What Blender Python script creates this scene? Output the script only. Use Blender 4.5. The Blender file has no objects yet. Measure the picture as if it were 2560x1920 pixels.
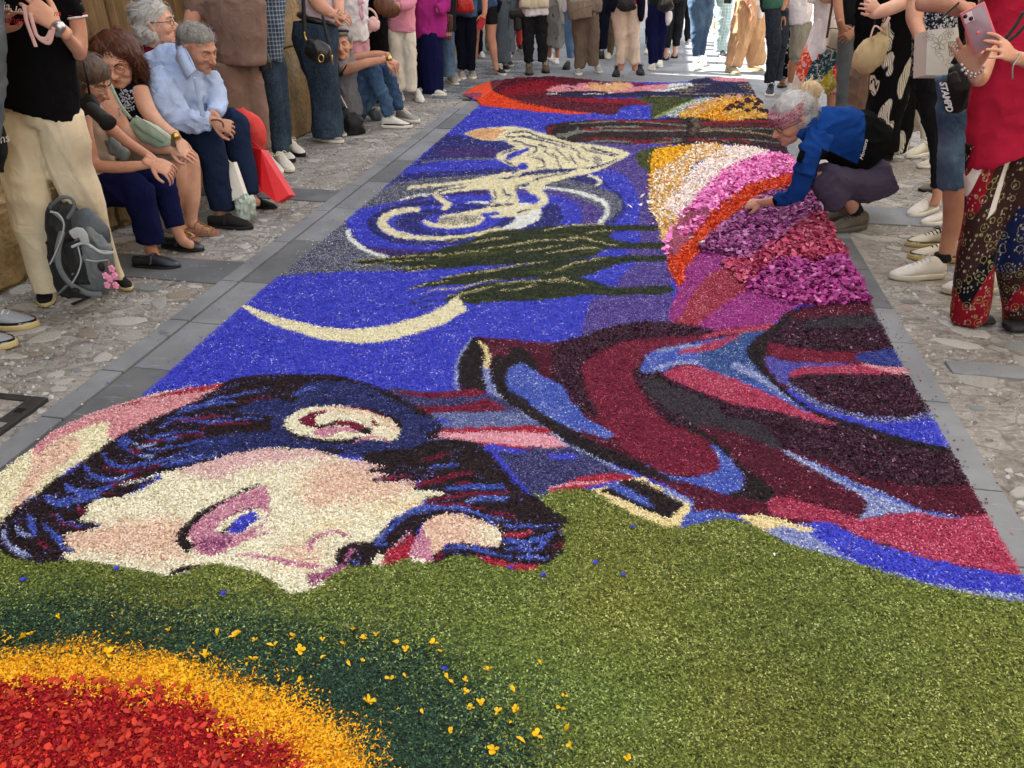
import bpy, bmesh, math, random
import numpy as np
from mathutils import Vector, Matrix, Euler, noise as mnoise
random.seed(7); RS = np.random.RandomState(11)
PI = math.pi
# ------------------------------------------------------------------ camera
FPX, HC = 1923.0, 1.55                      # focal length in photo pixels (2560 wide), lens height
PITCH = math.atan(1106.0 / FPX)
cp, sp = math.cos(PITCH), math.sin(PITCH)
scn = bpy.context.scene
cam = bpy.data.cameras.new('camera'); camo = bpy.data.objects.new('camera', cam)
scn.collection.objects.link(camo); scn.camera = camo
camo.location = (0, 0, HC); camo.rotation_euler = (PI / 2 - PITCH, 0, 0)
cam.sensor_width = 36; cam.lens = 36 * FPX / 2560; cam.clip_start = 0.05; cam.clip_end = 400
# ------------------------------------------------------------------ light
SUN_AZ = math.radians(-69)                  # azimuth of the sun from +Y towards +X (negative = left)
SUN_EL = math.radians(50)
w = bpy.data.worlds.new('World'); scn.world = w; w.use_nodes = True
nt = w.node_tree; nt.nodes.clear()
sky = nt.nodes.new('ShaderNodeTexSky'); sky.sky_type = 'NISHITA'; sky.sun_disc = False
sky.sun_elevation = SUN_EL; sky.sun_rotation = SUN_AZ; sky.air_density = 1.0; sky.dust_density = 2.5; sky.ozone_density = 0.6
hs = nt.nodes.new('ShaderNodeHueSaturation'); hs.inputs['Saturation'].default_value = 0.3
bg = nt.nodes.new('ShaderNodeBackground'); bg.inputs['Strength'].default_value = 0.15
wo = nt.nodes.new('ShaderNodeOutputWorld')
nt.links.new(sky.outputs[0], hs.inputs['Color']); nt.links.new(hs.outputs[0], bg.inputs[0]); nt.links.new(bg.outputs[0], wo.inputs[0])
sun = bpy.data.lights.new('sun', 'SUN'); suno = bpy.data.objects.new('sun', sun); scn.collection.objects.link(suno)
sun.energy = 4.5; sun.angle = math.radians(0.6); sun.color = (1, 0.95, 0.86)
sd = Vector((math.sin(SUN_AZ) * math.cos(SUN_EL), math.cos(SUN_AZ) * math.cos(SUN_EL), math.sin(SUN_EL)))
suno.rotation_euler = sd.to_track_quat('Z', 'Y').to_euler()
suno.location = (-6, 4, 12)
vs = scn.view_settings
vs.view_transform = 'Standard'; vs.look = 'None'; vs.gamma = 1; vs.use_curve_mapping = False; vs.exposure = 2.4
scn.cycles.max_bounces = 6; scn.cycles.diffuse_bounces = 4
scn.cycles.use_denoising = True
# ------------------------------------------------------------------ photo <-> place
def G(px, py, z=0.0):
    """point of the horizontal plane at height z that photo pixel (px,py) looks at"""
    u, v = (px - 1280) / FPX, (960 - py) / FPX
    d = (u, cp + v * sp, v * cp - sp); t = (z - HC) / d[2]
    return Vector((d[0] * t, d[1] * t, z))
def P(px, py, Y):
    """point at forward distance Y along pixel (px,py)"""
    u, v = (px - 1280) / FPX, (960 - py) / FPX
    d = (u, cp + v * sp, v * cp - sp); t = Y / d[1]
    return Vector((d[0] * t, Y, HC + d[2] * t))
def proj(X, Y, Z):
    zc = Y * cp + (HC - Z) * sp; yc = (Z - HC) * cp + Y * sp
    return 1280 + FPX * X / zc, 960 - FPX * yc / zc
SA = math.atan2(402, math.hypot(FPX, 1106))       # the street runs this much to the right of straight ahead
sv = np.array([math.sin(SA), math.cos(SA)]); su = np.array([math.cos(SA), -math.sin(SA)])
def ST(u, v, z=0.0):                              # street frame: u across (right), v along
    p = su * u + sv * v; return Vector((p[0], p[1], z))
def UV(p): return float(p[0] * su[0] + p[1] * su[1]), float(p[0] * sv[0] + p[1] * sv[1])
# ------------------------------------------------------------------ the flower carpet's drawing
FR = dict(A=(1140,180,2.6976), B=(860,280,2.765), C=(1500,350,3.16), D=(0,900,2.765), E=(700,900,2.765),
          F=(1100,780,2.765), K=(1760,780,2.304), M=(0,1440,1.3825), V=(0,0,.86406), S=(0,0,1.0))
def pts(s):
    out = []; f = FR['S']
    for t in s.split():
        if ',' in t:
            a, b = t.split(','); out.append((f[0] + float(a) / f[2], f[1] + float(b) / f[2]))
        else: f = FR[t]
    return np.array(out), f[2]
def crom(P_, closed, n=6):
    P_ = np.asarray(P_, float); m = len(P_); out = []
    rng = range(m if closed else m - 1)
    for i in rng:
        if closed: a, b, c, d = P_[(i-1) % m], P_[i], P_[(i+1) % m], P_[(i+2) % m]
        else: a, b, c, d = P_[max(i-1, 0)], P_[i], P_[i+1], P_[min(i+2, m-1)]
        for k in range(n):
            t = k / n
            out.append(.5*((2*b) + (c-a)*t + (2*a-5*b+4*c-d)*t*t + (3*b-a-3*c+d)*t**3))
    if not closed: out.append(P_[-1])
    return np.array(out)
GX0, GY0, GX1, GY1 = -1100, 120, 3500, 2900
GW, GH = (GX1 - GX0) // 2, (GY1 - GY0) // 2
LAB = np.zeros((GH, GW), np.uint8); PRT = np.zeros((GH, GW), np.uint8)
LABS, PRTS = ['none'], ['none']
curpart = 'night_sky'
def part(n):
    global curpart; curpart = n
def fill(poly, lab):
    if lab not in LABS: LABS.append(lab)
    if curpart not in PRTS: PRTS.append(curpart)
    li, pi_ = LABS.index(lab), PRTS.index(curpart)
    q = (poly - (GX0, GY0)) / 2; x, y = q[:, 0], q[:, 1]; x2, y2 = np.roll(x, -1), np.roll(y, -1)
    for r in range(max(0, int(y.min())), min(GH, int(y.max()) + 2)):
        c = r + .5; m = (y <= c) != (y2 <= c)
        if not m.any(): continue
        xs = np.sort(x[m] + (c - y[m]) * (x2[m] - x[m]) / (y2[m] - y[m]))
        for i in range(0, len(xs) - 1, 2):
            a, b = int(round(xs[i])), int(round(xs[i+1]))
            a = max(a, 0); b = min(b, GW)
            if b > a: LAB[r, a:b] = li; PRT[r, a:b] = pi_
def S(lab, s, smooth=True):
    p, _ = pts(s); fill(crom(p, True) if smooth else p, lab)
def L(lab, s, *ws):
    p, sc = pts(s); c = crom(p, False); n = len(c)
    wd = np.interp(np.linspace(0, 1, n), np.linspace(0, 1, max(len(ws), 2)), ws if len(ws) > 1 else (ws[0],) * 2) / sc / 2
    t = np.gradient(c, axis=0); t /= np.linalg.norm(t, axis=1)[:, None] + 1e-9
    nn = np.stack([-t[:, 1], t[:, 0]], 1) * wd[:, None]
    fill(np.concatenate([c + nn, (c - nn)[::-1]]), lab)
# outline of the whole carpet
OUT = 'S 1868,204 2038,510 2171,758 2235,886 2376,1136 2554,1455 2900,2075 3200,2800 -1000,2800 -900,1900 D -400,1250 0,830 100,740 240,640 350,540 480,470 720,370 960,290 S 353,1003 608,773 870,555 1195,272 A 165,238 150,205 90,182 35,160 130,100 250,62 430,48 640,38 900,60 1010,74 1180,78 1460,82 1560,74 1620,54 1750,48 1900,50 1965,58'
S('blue', OUT, False)
part('hooded_figure')
S('orange', 'A 35,160 130,100 250,62 430,48 640,60 520,120 460,150 580,200 780,240 960,285 800,297 600,285 400,265 165,238 150,205 90,182')
S('plum', 'A 35,160 90,150 170,152 160,180 90,185')
S('maroonspk', 'A 250,62 430,48 640,38 900,60 1010,74 1180,78 1100,130 800,180 1000,190 1290,235 1200,240 1110,262 1070,300 900,290 700,268 500,225 340,180 260,140 238,100')
S('crimson', 'A 300,135 420,90 560,70 700,85 760,105 620,140 590,160 440,172 350,180')
S('crimson', 'A 640,190 900,190 1220,190 1325,232 1100,226 900,222 740,200', False)
L('black', 'A 262,60 238,100 260,140 340,180 450,220 560,248', 5)
L('black', 'A 470,112 590,150', 3); L('black', 'A 330,130 420,105 560,75', 3); L('black', 'A 340,180 440,165 600,155', 4); L('black', 'A 470,170 560,240', 3)
S('indigo', 'A 1560,74 1620,54 1750,48 1965,58 2030,190 1640,186 1200,186 900,182 640,160 1100,150 1300,130 1540,120 1590,95')
S('indigo', 'A 610,152 760,142 1000,152 1180,142 1300,182 900,184 700,175')
S('facepink', 'A 640,150 618,130 690,103 760,96 840,88 960,80 1100,79 1180,84 1200,100 1150,135 1100,150 1000,152 900,140 760,142')
S('tanpeach', 'A 880,95 1100,83 1190,95 1190,112 1100,135 950,138')
S('crimson', 'A 1180,84 1300,95 1480,88 1400,108 1250,118 1200,125 1200,100')
S('facepink', 'A 1215,112 1450,88 1480,100 1400,136 1250,138 1120,152 1160,130')
S('whitegrey', 'A 1440,96 1560,84 1598,96 1580,112 1450,136 1310,139 1420,120')
L('greymix', 'A 1390,130 1480,112 1560,100', 8)
L('black', 'A 595,150 640,152 800,147 900,145 1010,151', 10); L('white', 'A 608,160 800,162 1000,157 1080,150', 4)
L('black', 'A 735,122 765,116 790,124 770,132', 5); L('maroon', 'A 960,93 1010,88 1055,90', 10); L('white', 'A 1010,88 1035,97 1020,106', 6)
L('maroon', 'A 760,100 830,94', 8); L('maroon', 'A 870,92 920,96', 6)
S('facepink', 'A 1720,53 1800,47 1960,58 1965,73 1850,74 1740,66')
for k, yy in enumerate((92, 108, 124, 140, 158, 172)): L('tanline', f'A {1600-k*60},{yy+4} 1800,{yy} {1985+k*6},{yy+3}', 2.5)
part('green_field')
S('olive', 'A 1220,188 1640,188 1560,225 1430,290 1340,322 1305,318 1312,260 1290,240 1325,232')
S('lgreen', 'A 1330,322 1450,260 1560,212 1620,190 1670,188 1600,222 1500,262 1400,312')
S('whitedark', 'A 1420,302 1450,272 1560,220 1650,188 1750,190 1650,232 1560,272 1500,312 1440,317')
part('golden_flowers')
S('goldmix', 'A 1495,314 1560,270 1700,215 1820,183 1920,185 2035,198 2110,330 1900,336 1750,342 1600,322')
S('gold', 'A 1660,300 1760,250 1850,222 1950,235 1840,260 1800,300 1900,336 1750,342 1640,322')
part('night_sky')
S('blue', 'A 1070,302 1110,258 1180,241 1260,236 1310,260 1312,312 1280,324 1000,322')
part('dark_sleeve')
S('brownstripe', 'A 598,395 620,375 750,350 980,335 1200,335 1450,325 1550,318 1700,330 1800,345 2104,325 2150,400 2230,560 2250,640 2100,592 1960,540 1830,520 1560,512 1300,500 1000,500 740,490 640,455')
S('black', 'A 640,400 700,380 800,375 830,390 760,410 680,430 620,420')
for s_, w_ in (('A 830,385 800,415 700,440 650,450',9),('A 700,455 850,410 1000,385 1250,385',9),('A 740,480 760,440 900,415 1250,410 1560,408',11),('A 760,365 1000,350 1300,355 1560,380',7),('A 850,500 1000,478 1300,495 1520,480 1400,462',10),('A 1600,500 1750,470 1850,500',9),('A 1900,470 2050,480 2180,500',7),('A 1650,400 1900,395 2140,400',6),('A 1990,545 2100,560 2200,600',10)): L('greygreen', s_, w_)
for s_, w_ in (('A 660,390 620,400 640,440',12),('A 900,340 1200,345 1500,345',9),('A 860,470 1000,462 1300,480 1440,465 1400,500 1200,490',9),('A 860,400 1200,395 1540,395',8),('A 1650,360 1850,350 2110,345',16),('A 1660,378 1900,372 2130,380',8),('A 1560,470 1700,480 1740,500 1650,510',12),('A 1760,475 1900,475 1970,510 1860,528',12)): L('crimson', s_, w_)
L('tanbrown', 'A 1590,325 1625,360 1610,400 1580,430', 40)
L('tanline', 'A 1640,415 1800,412 2000,425 2180,455', 12)
S('darkpurple', 'A 2010,560 2000,530 2060,505 2180,505 2240,600 2150,590')
L('black', 'A 1560,322 1575,370 1560,430', 22)
# swirling sky
part('night_sky')
S('dblue', 'B 700,178 1000,205 1190,255 1050,330 700,340 480,390 600,280'); S('violetmix', 'B 640,285 900,250 1090,290 1040,320 700,320')
L('greymix', 'B 540,365 750,345 1040,340', 16)
S('dblue', 'B 370,455 700,430 1150,405 1180,440 700,470 320,515')
S('greymix', 'B 310,530 480,488 900,452 1180,452 1150,500 760,555 640,600 400,640 200,675 60,715 20,780 50,880 150,980 300,1020 600,1010 850,960 880,1080 600,1100 300,1120 -60,1130 -360,1150 -640,1180 -420,1010 -200,900 20,740')
S('dblue', 'B 1500,490 1680,448 1760,540 1600,520')
S('greymix', 'B 1180,470 1450,470 1600,495 1750,530 1900,600 1935,680 1860,770 1780,810 1200,700 1150,520')
S('blue', 'B 1735,440 1850,425 1950,480 2020,570 2035,700 2025,805 1800,805 1905,720 1935,650 1885,560 1790,500')
S('dblue', 'B 1740,470 1800,500 1900,580 1950,680 1900,760 1820,805 1780,805 1890,720 1920,650 1860,570')
S('purple', 'B 1540,232 2090,245 2020,310 2115,420 2120,600 2190,915 2030,912 2040,650 1960,480 1860,425 1740,430 1850,360 1985,300')
part('sky_swirl')
S('blue', 'B 15,780 80,705 300,655 600,610 900,590 1300,550 1500,590 1650,700 1620,800 1200,850 900,890 880,940 700,975 500,975 300,1015 150,955 50,870')
S('violetmix', 'B 60,860 130,930 280,965 500,975 720,965 600,1005 350,1015 220,1005 100,940')
L('violetmix', 'B 660,590 800,575 1000,575', 30); L('violetmix', 'B 420,640 560,610 640,600', 20)
S('dblue', 'B 160,780 250,700 420,650 700,622 1000,640 1180,720 1150,800 900,870 850,925 600,948 350,925 215,870')
S('blue', 'B 240,790 330,705 520,672 700,665 1000,690 1150,740 800,870 500,890 300,870')
S('dblue', 'B 350,790 430,720 600,690 800,680 1000,690 1170,730 1150,790 1000,852 800,878 550,872 420,842')
S('blue', 'B 520,785 620,730 800,712 1000,700 1110,740 1060,790 900,845 700,855 580,832')
S('blue', 'B 700,610 900,590 1000,600 1010,650 760,650')
S('purple', 'B 1205,552 1400,550 1640,620 1780,700 1790,765 1740,800 1600,805 1645,740 1600,650 1480,600 1350,600 1230,600')
S('blue', 'B 1350,640 1450,600 1600,650 1645,740 1600,805 1290,830 1370,720'); S('blue', 'B 1200,590 1330,590 1350,640 1290,660 1220,640')
S('dblue', 'B 1370,690 1450,650 1500,700 1490,790 1240,835 1340,760')
L('cream', 'B 525,690 400,705 300,740 265,790 330,850 450,882 600,893 800,885 950,860 1080,830', 26, 34, 50, 62, 44, 34, 26, 24, 26, 30)
S('white', 'B 1060,835 1180,765 1170,690 1290,652 1362,690 1345,760 1260,805 1180,835 1000,855')
S('white', 'B 1060,700 1150,655 1270,650 1180,720 1120,730')
S('creamspeck', 'B 640,775 700,735 800,725 920,735 940,765 880,795 760,810 670,805')
L('cream', 'B 548,775 600,797 720,815 880,802 958,762 925,728 800,724 660,745', 26, 26, 26, 22, 18, 12)
L('cream', 'B 760,728 900,712 1050,685 1180,640', 14, 24, 40, 60)
L('white', 'B 35,835 45,890 130,960 220,1003 310,1018', 30, 34, 30, 24, 12)
L('white', 'B 385,632 480,600 600,585', 6, 12, 14)
L('white', 'B 1200,540 1400,545 1550,560 1700,600 1795,645 1822,695 1800,750 1755,795', 8, 16, 20, 26, 34, 34, 30, 26)
L('white', 'B 840,645 920,640 1000,650', 4, 14, 24)
part('flowing_figure')
S('cream', 'B 835,165 900,138 1000,124 1200,118 1330,150 1450,185 1560,225 1700,240 1850,262 1975,300 1920,340 1800,402 1700,440 1500,485 1395,520 1370,555 1405,600 1410,645 1340,690 1180,740 1010,750 1130,700 1330,650 1340,612 1265,560 1285,510 1195,530 1190,580 1212,640 1190,690 1020,710 900,722 1015,660 1020,600 975,550 800,562 680,585 665,600 700,620 742,660 712,692 668,692 686,660 615,600 635,570 700,545 900,500 1050,465 1180,440 1200,410 1100,370 1050,330 1080,295 1190,260 1150,240 1100,215 980,212 900,192')
L('cream', 'B 440,558 480,540 700,517 900,490 1160,445', 10, 20, 20, 22, 34)
L('cream', 'B 680,582 800,560 980,548', 14); L('cream', 'B 1688,455 1745,475 1772,505 1740,530', 14, 20, 20, 14)
S('tanpeach', 'B 845,165 900,143 1000,128 1120,135 1090,160 1050,200 980,205 900,190')
S('blue', 'B 1122,325 1160,298 1240,272 1290,262 1240,300 1165,335 1130,348'); S('blue', 'B 1195,390 1240,370 1278,398 1240,420 1205,412')
S('dblue', 'B 1230,440 1400,415 1560,408 1620,400 1560,430 1400,445 1250,460')
for s_ in ('B 1120,165 1250,150 1350,190 1450,212 1600,262','B 1110,190 1240,185 1330,205 1440,232 1540,262','B 1250,240 1330,262 1310,300 1260,320','B 1340,240 1400,262 1390,290 1440,330','B 1460,252 1480,285 1520,320 1560,372','B 1420,300 1470,330 1480,380 1500,402','B 1300,330 1370,350 1380,395 1330,410','B 1560,262 1620,290 1630,330 1690,360','B 1640,250 1690,282 1760,300 1880,320','B 1700,262 1800,290 1900,315','B 1640,400 1730,400 1850,360 1900,330','B 1100,350 1150,375 1190,400','B 1080,310 1130,290 1200,272','B 1060,482 1200,465 1350,440','B 1100,545 1112,590 1150,600 1110,660','B 1030,560 1050,600 1040,650','B 1290,500 1380,470 1560,440','B 1010,670 1180,655','B 1190,715 1290,690','B 640,590 700,560 860,530','B 1560,300 1580,350 1620,390','B 1160,215 1230,225 1260,250'): L('dbluef', s_, 7, 14, 11, 6)
S('creamspeck', 'B 1720,330 1760,320 1790,345 1760,385 1725,370')
part('cypress_tree')
S('purple', 'B 1880,1230 1950,1130 2060,1040 2240,1035 2240,1235 2000,1235'); S('purple', 'B 1640,1570 1680,1400 1725,1320 1900,1285 2240,1270 2270,1490 2000,1505 1800,1560')
S('purple', 'B 2035,850 2200,845 2200,925 2035,925'); S('purple', 'B 1990,975 2230,960 2230,1020 1980,1015')
S('cypress', 'B 60,1062 300,1022 600,988 700,955 850,925 1000,850 1300,822 1550,800 1880,800 2240,812 2240,838 1920,850 1840,885 2000,925 2240,925 2240,968 1900,968 1780,980 1740,1012 1500,1050 1200,1072 900,1092 600,1112 320,1125 480,1085 300,1080')
S('cypress', 'B 445,1247 640,1185 900,1120 1200,1080 1500,1050 1800,1020 2240,1012 2240,1050 1950,1062 1800,1110 1650,1162 1400,1172 1150,1182 900,1210 700,1225')
S('cypress', 'B 700,1330 800,1260 1000,1205 1300,1180 1500,1165 1650,1172 1880,1232 2240,1222 2240,1280 1900,1292 1650,1298 1300,1332 1100,1332 860,1352')
for s_, w_ in (('B 360,1375 480,1350 600,1330 720,1320',8),('B 500,1385 650,1365 780,1345',8),('B 460,1330 600,1300 760,1265',8),('B 420,1130 620,1095 800,1080',6),('B 330,1100 560,1060 720,1040',8),('B 280,1080 500,1035 640,1020',8)): L('cypress', s_, w_)
for s_, w_ in (('B 70,1058 250,1030 450,1018 700,1000',6),('B 110,1088 300,1060 560,1040',5),('B 340,1115 480,1100 640,1085',4),('B 425,1130 520,1115 600,1108',5),('B 640,1175 800,1150 1000,1120 1200,1080 1400,1060',7),('B 450,1247 600,1210 720,1190',5),('B 510,1290 640,1255 800,1240 950,1200 1100,1175',9),('B 720,1298 860,1270 1000,1235 1140,1200 1280,1190',12),('B 700,925 820,890 1000,850 1150,830',7),('B 870,930 1000,905 1150,890',8),('B 950,965 1150,945 1300,915 1450,905 1600,910',8),('B 1380,840 1550,805 1800,800',8),('B 1660,865 1740,845 1860,845',8),('B 1380,1140 1500,1100 1620,1060 1820,1025',10),('B 1400,1000 1560,975 1700,960 1780,965',8),('B 1500,900 1620,890 1740,912 1880,945',7),('B 1240,1205 1400,1185 1560,1165',8),('B 1060,1250 1200,1250 1340,1215',9),('B 1400,1200 1560,1190 1700,1240',6),('B 640,1018 850,990 1000,980',6),('B 1180,990 1350,970 1500,940',6)): L('creamtan', s_, 3, w_, w_, 3)
for s_, w_ in (('B 560,1062 750,1020 1000,1000 1300,960',14),('B 1300,880 1550,870 1800,900 2100,930',12),('B 1500,1020 1650,990 1800,970',12),('B 900,1240 1100,1215 1300,1190',12),('B 1250,1140 1500,1110 1700,1070',10),('B 700,905 900,885 1100,865',10),('B 1500,1180 1650,1200 1800,1240',10)): L('olive', s_, 3, w_, w_, 3)
S('blue', 'B 1860,852 1950,850 2032,856 2034,922 1900,912 1850,888')
part('crescent_moon')
L('cream', 'V 524,668 600,702 700,727 780,734 860,722 940,697 1000,662', 7, 20, 27, 31, 34, 32, 40)
# heap of large petals
part('petal_mound')
S('purplepet', 'C 700,900 1000,560 1500,340 1560,230 1760,640 1400,800')
S('magfine', 'C 540,960 600,940 760,860 900,800 1200,700 1700,520 1950,960 2112,1292 1900,1312 1600,1330 1480,1400 1300,1500 1000,1548 800,1512 565,1470 565,1330 610,1200 545,1000')
S('rosefine', 'C 700,1290 800,1150 950,1050 1150,1000 1300,990 1160,1200 1000,1310 880,1400 740,1500 590,1465 650,1400')
S('olive', 'C 285,130 400,78 560,68 440,120 410,200 392,275 300,205')
S('yellow', 'C 395,300 402,180 440,110 560,73 710,68 730,90 600,200 470,260 430,400 392,460')
S('whiteyel', 'C 450,270 600,195 720,88 860,60 995,100 870,165 740,225 650,400 520,560 420,600 392,430')
S('goldpet', 'C 440,620 560,590 610,690 555,760 545,830 485,825 465,720')
S('whiteyel', 'C 420,590 480,550 670,580 610,700 480,700')
S('whitepink', 'C 985,100 1080,90 1200,100 1330,150 1100,235 900,362 760,505 620,650 560,600 500,560 650,400 740,270 870,170')
L('goldmix', 'C 900,180 1000,165', 30); L('goldmix', 'C 700,380 770,420 780,440', 18); L('goldmix', 'C 560,540 640,500', 26)
S('pinkmag', 'C 1325,150 1430,153 1545,230 1530,330 1170,445 1000,565 830,720 750,795 620,840 530,960 530,820 620,655 760,500 900,360 1100,230')
S('dustypink', 'C 550,790 640,640 740,590 880,600 830,700 740,790 700,860 590,950 530,960')
L('pinkmag', 'C 620,770 700,740 760,700 830,650', 40)
S('purplepet', 'C 780,900 850,780 960,680 1100,560 1300,440 1500,350 1600,340 1690,500 1770,640 1600,690 1450,800 1250,950 1100,985 950,930')
S('rosepet', 'C 1100,985 1250,950 1450,800 1600,690 1765,640 1950,975 1700,1010 1400,1010 1150,1185 1050,1085 960,1010')
S('magpet', 'C 1150,1185 1400,1010 1700,1010 1945,965 2112,1290 1900,1312 1600,1335 1400,1290 1250,1230')
S('orangepet', 'C 535,990 600,935 740,785 790,715 890,610 1045,480 1190,405 1500,300 1570,310 1550,420 1300,490 1110,620 970,725 860,815 750,940 665,1060 640,1170 595,1160')
# coat
part('coat')
S('maroon', 'F 240,200 500,215 800,245 900,240 1100,150 1350,100 1560,90 1700,110 1960,170 K 0,130 400,95 530,10 S 2176,776 2295,1002 2560,1503 2620,1620 K 1830,1560 1500,1500 1200,1420 1000,1370 840,1300 600,1250 400,1235 200,1195 0,1195 F 2050,1430 1740,1400 1750,1330 1600,1250 1300,1120 1000,900 700,750 450,640 330,440 300,330', False)
S('darkpurple', 'F 800,250 1000,185 1250,110 1560,90 1960,175 1800,200 1500,200 1300,222 1150,280 1000,370 980,450 1000,560 1080,700 1110,745 960,700 880,560 780,500 780,350')
S('maroonred', 'F 990,380 1150,280 1400,210 1700,195 2000,172 1700,240 1500,290 1400,340 1350,430 1400,600 1600,770 1780,880 1870,980 1915,1060 1900,1130 1760,1162 1600,1152 1450,1082 1300,1000 1200,900 1100,760 1050,640 980,470')
S('medblue', 'F 1390,1075 1500,1130 1620,1162 1780,1162 1905,1130 1920,1055 1870,950 1960,1000 2030,1080 2095,1160 2080,1250 2000,1292 1850,1252 1700,1205 1550,1190')
S('darkpurple', 'F 1335,440 1480,425 1800,590 2212,690 K 200,555 460,620 740,665 900,700 1100,760 1410,815 1515,985 1320,1032 1100,1012 880,962 620,862 440,800 250,730 0,650 F 1820,800 1600,810 1450,660')
S('darkgrey', 'F 1400,500 1480,470 1600,540 1900,650 K 100,610 260,645 400,745 455,825 250,748 100,695 0,685 F 1950,860 1750,800 1560,690 1430,580')
S('pinkred', 'F 1540,450 1700,398 1800,410 2000,480 2212,555 K 300,448 500,528 742,655 700,670 460,612 200,562 0,492 F 1850,590 1650,520')
S('medblue', 'F 1395,390 1450,310 1600,260 1850,220 2212,150 K 340,128 300,170 250,240 262,300 330,355 400,425 480,515 650,605 550,585 400,505 200,425 0,352 F 1780,395 1650,380 1560,430 1400,450')
S('steelblue', 'F 1800,310 2000,222 K 0,232 150,160 345,128 262,220 272,320 400,432 480,512 300,442 100,382 0,342')
L('lilac', 'K 150,330 260,370 400,460 500,530', 40, 46, 30, 12)
S('pinkred', 'F 1640,300 1800,250 1950,208 2080,180 1900,280 1700,312'); S('pinkred', 'K 0,152 150,118 410,88 380,120 100,152 0,182')
L('lilac', 'F 1470,430 1600,385 1790,368', 26); L('lilac', 'F 1500,300 1640,268 1800,262', 20)
S('darkpurple', 'K 520,5 990,-20 1092,248 900,242 700,247 500,225 360,190 400,110')
S('maroon', 'K 560,-6 975,-25 1010,20 700,50 480,66'); S('darkgrey', 'K 600,82 800,50 1015,48 1035,100 800,112 560,112')
S('maroonred', 'K 355,195 500,228 700,250 1092,246 1130,295 870,292 880,312 600,312 400,282')
S('navyblue', 'K 868,290 900,260 1094,245 1142,342 1000,332 900,312'); S('facepink', 'K 900,320 1000,330 1142,350 1178,388 1050,372 930,337')
S('blueviolet', 'K 355,275 500,310 850,322 700,336 540,345 490,390 515,450 440,430 370,350')
S('pinkred', 'K 495,372 560,345 800,333 910,330 1060,370 1186,402 1100,402 900,387 700,382 520,402')
S('darkpurple', 'K 488,402 700,380 900,385 1190,402 1315,645 1150,645 950,622 800,592 650,522 520,452')
L('lilacmix', 'K 485,440 600,530 750,592 950,640 1150,645 1310,620', 30, 50, 46, 40, 44, 50)
S('blue', 'K 488,470 620,560 800,620 1000,662 1322,655 1405,808 1200,762 980,695 760,635 600,575 500,505')
S('black', 'K 345,135 420,85 545,5 500,62 385,160 352,250 345,330 420,425 505,505 640,590 780,642 1000,702 1200,762 1408,808 1430,850 1200,805 1000,745 750,665 620,605 480,515 380,425 280,322 243,260 270,190')
S('black', 'K 0,715 90,795 180,880 270,950 340,1000 397,1060 372,1112 300,1114 150,1084 210,1042 232,970 160,885 60,795 0,752 F 1700,840 1690,815')
L('black', 'F 1700,800 1850,890 2000,1010', 30)
S('lilac', 'K 448,815 560,868 750,950 900,1018 1100,1098 1300,1180 1580,1222 1400,1218 1200,1187 1060,1182 1010,1205 890,1215 925,1150 892,1082 760,1005 600,922 480,852')
L('medblue', 'K 620,890 900,1040 1150,1132 1350,1192 1580,1222', 8, 20, 20, 14, 6)
S('pinkred', 'K 1060,1190 1200,1180 1400,1212 1642,1218 1835,1555 1600,1512 1300,1452 1000,1355 820,1290 860,1225 1000,1212')
S('rosefine2', 'K 400,1085 600,1130 860,1212 820,1262 550,1225 380,1190')
S('blue', 'K 590,1250 700,1238 830,1290 1000,1370 1300,1460 1600,1520 1835,1560 1900,1690 1700,1645 1500,1622 1200,1545 900,1475 750,1405 620,1312')
S('lilac', 'K 355,1270 500,1268 620,1312 750,1405 900,1482 1200,1562 1500,1622 1850,1665 1900,1720 1400,1622 1100,1548 800,1455 500,1362 400,1315')
S('creamyel', 'K 190,1198 320,1198 500,1240 628,1280 600,1297 450,1267 330,1275 270,1245'); L('creamyel', 'K 320,1265 400,1325', 16)
S('medblue', 'F 1630,1500 1720,1405 1900,1400 K 0,1165 195,1190 150,1212 0,1218 F 1900,1472')
# collar
part('collar')
S('black', 'F 240,200 268,222 315,330 292,420 322,590 160,582 128,470 148,330 200,232')
L('lilac', 'F 225,200 150,310 108,450 122,575', 10, 20, 26, 26)
L('lilac', 'F 315,420 340,520 400,620 480,690 620,775 760,870 900,960 1050,1042 1200,1112 1370,1190', 40, 46, 44, 42, 40, 40, 36, 36, 36, 30)
L('creamyel', 'F 268,228 312,280 330,340 315,420', 14, 30, 38, 36)
S('black', 'F 345,400 380,340 470,325 480,290 560,268 622,300 642,350 690,435 610,420 560,380 480,410 450,480 500,570 400,500')
L('black', 'F 400,400 410,490 480,610 650,720 820,835 1000,950 1200,1040 1400,1120 1600,1200', 100, 100, 96, 90, 90, 92, 90, 70, 30)
S('medblue', 'F 455,480 490,400 560,378 640,420 700,470 780,500 870,560 900,640 960,700 1000,760 1190,870 1150,912 1050,872 950,852 820,792 700,722 560,615 480,565')
S('creamyel', 'F 1055,1270 1160,1225 1280,1190 1380,1172 1560,1258 1745,1350 1722,1392 1640,1512 1560,1512 1380,1442 1200,1352', False)
S('black', 'F 1110,1268 1230,1210 1300,1190 1380,1200 1520,1270 1685,1352 1640,1402 1580,1457 1450,1412 1250,1325', False)
S('medblue', 'F 1150,1240 1210,1213 1300,1250 1400,1310 1482,1378 1400,1362 1250,1295'); L('lilac', 'F 1540,1258 1640,1302 1742,1352', 34)
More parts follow.
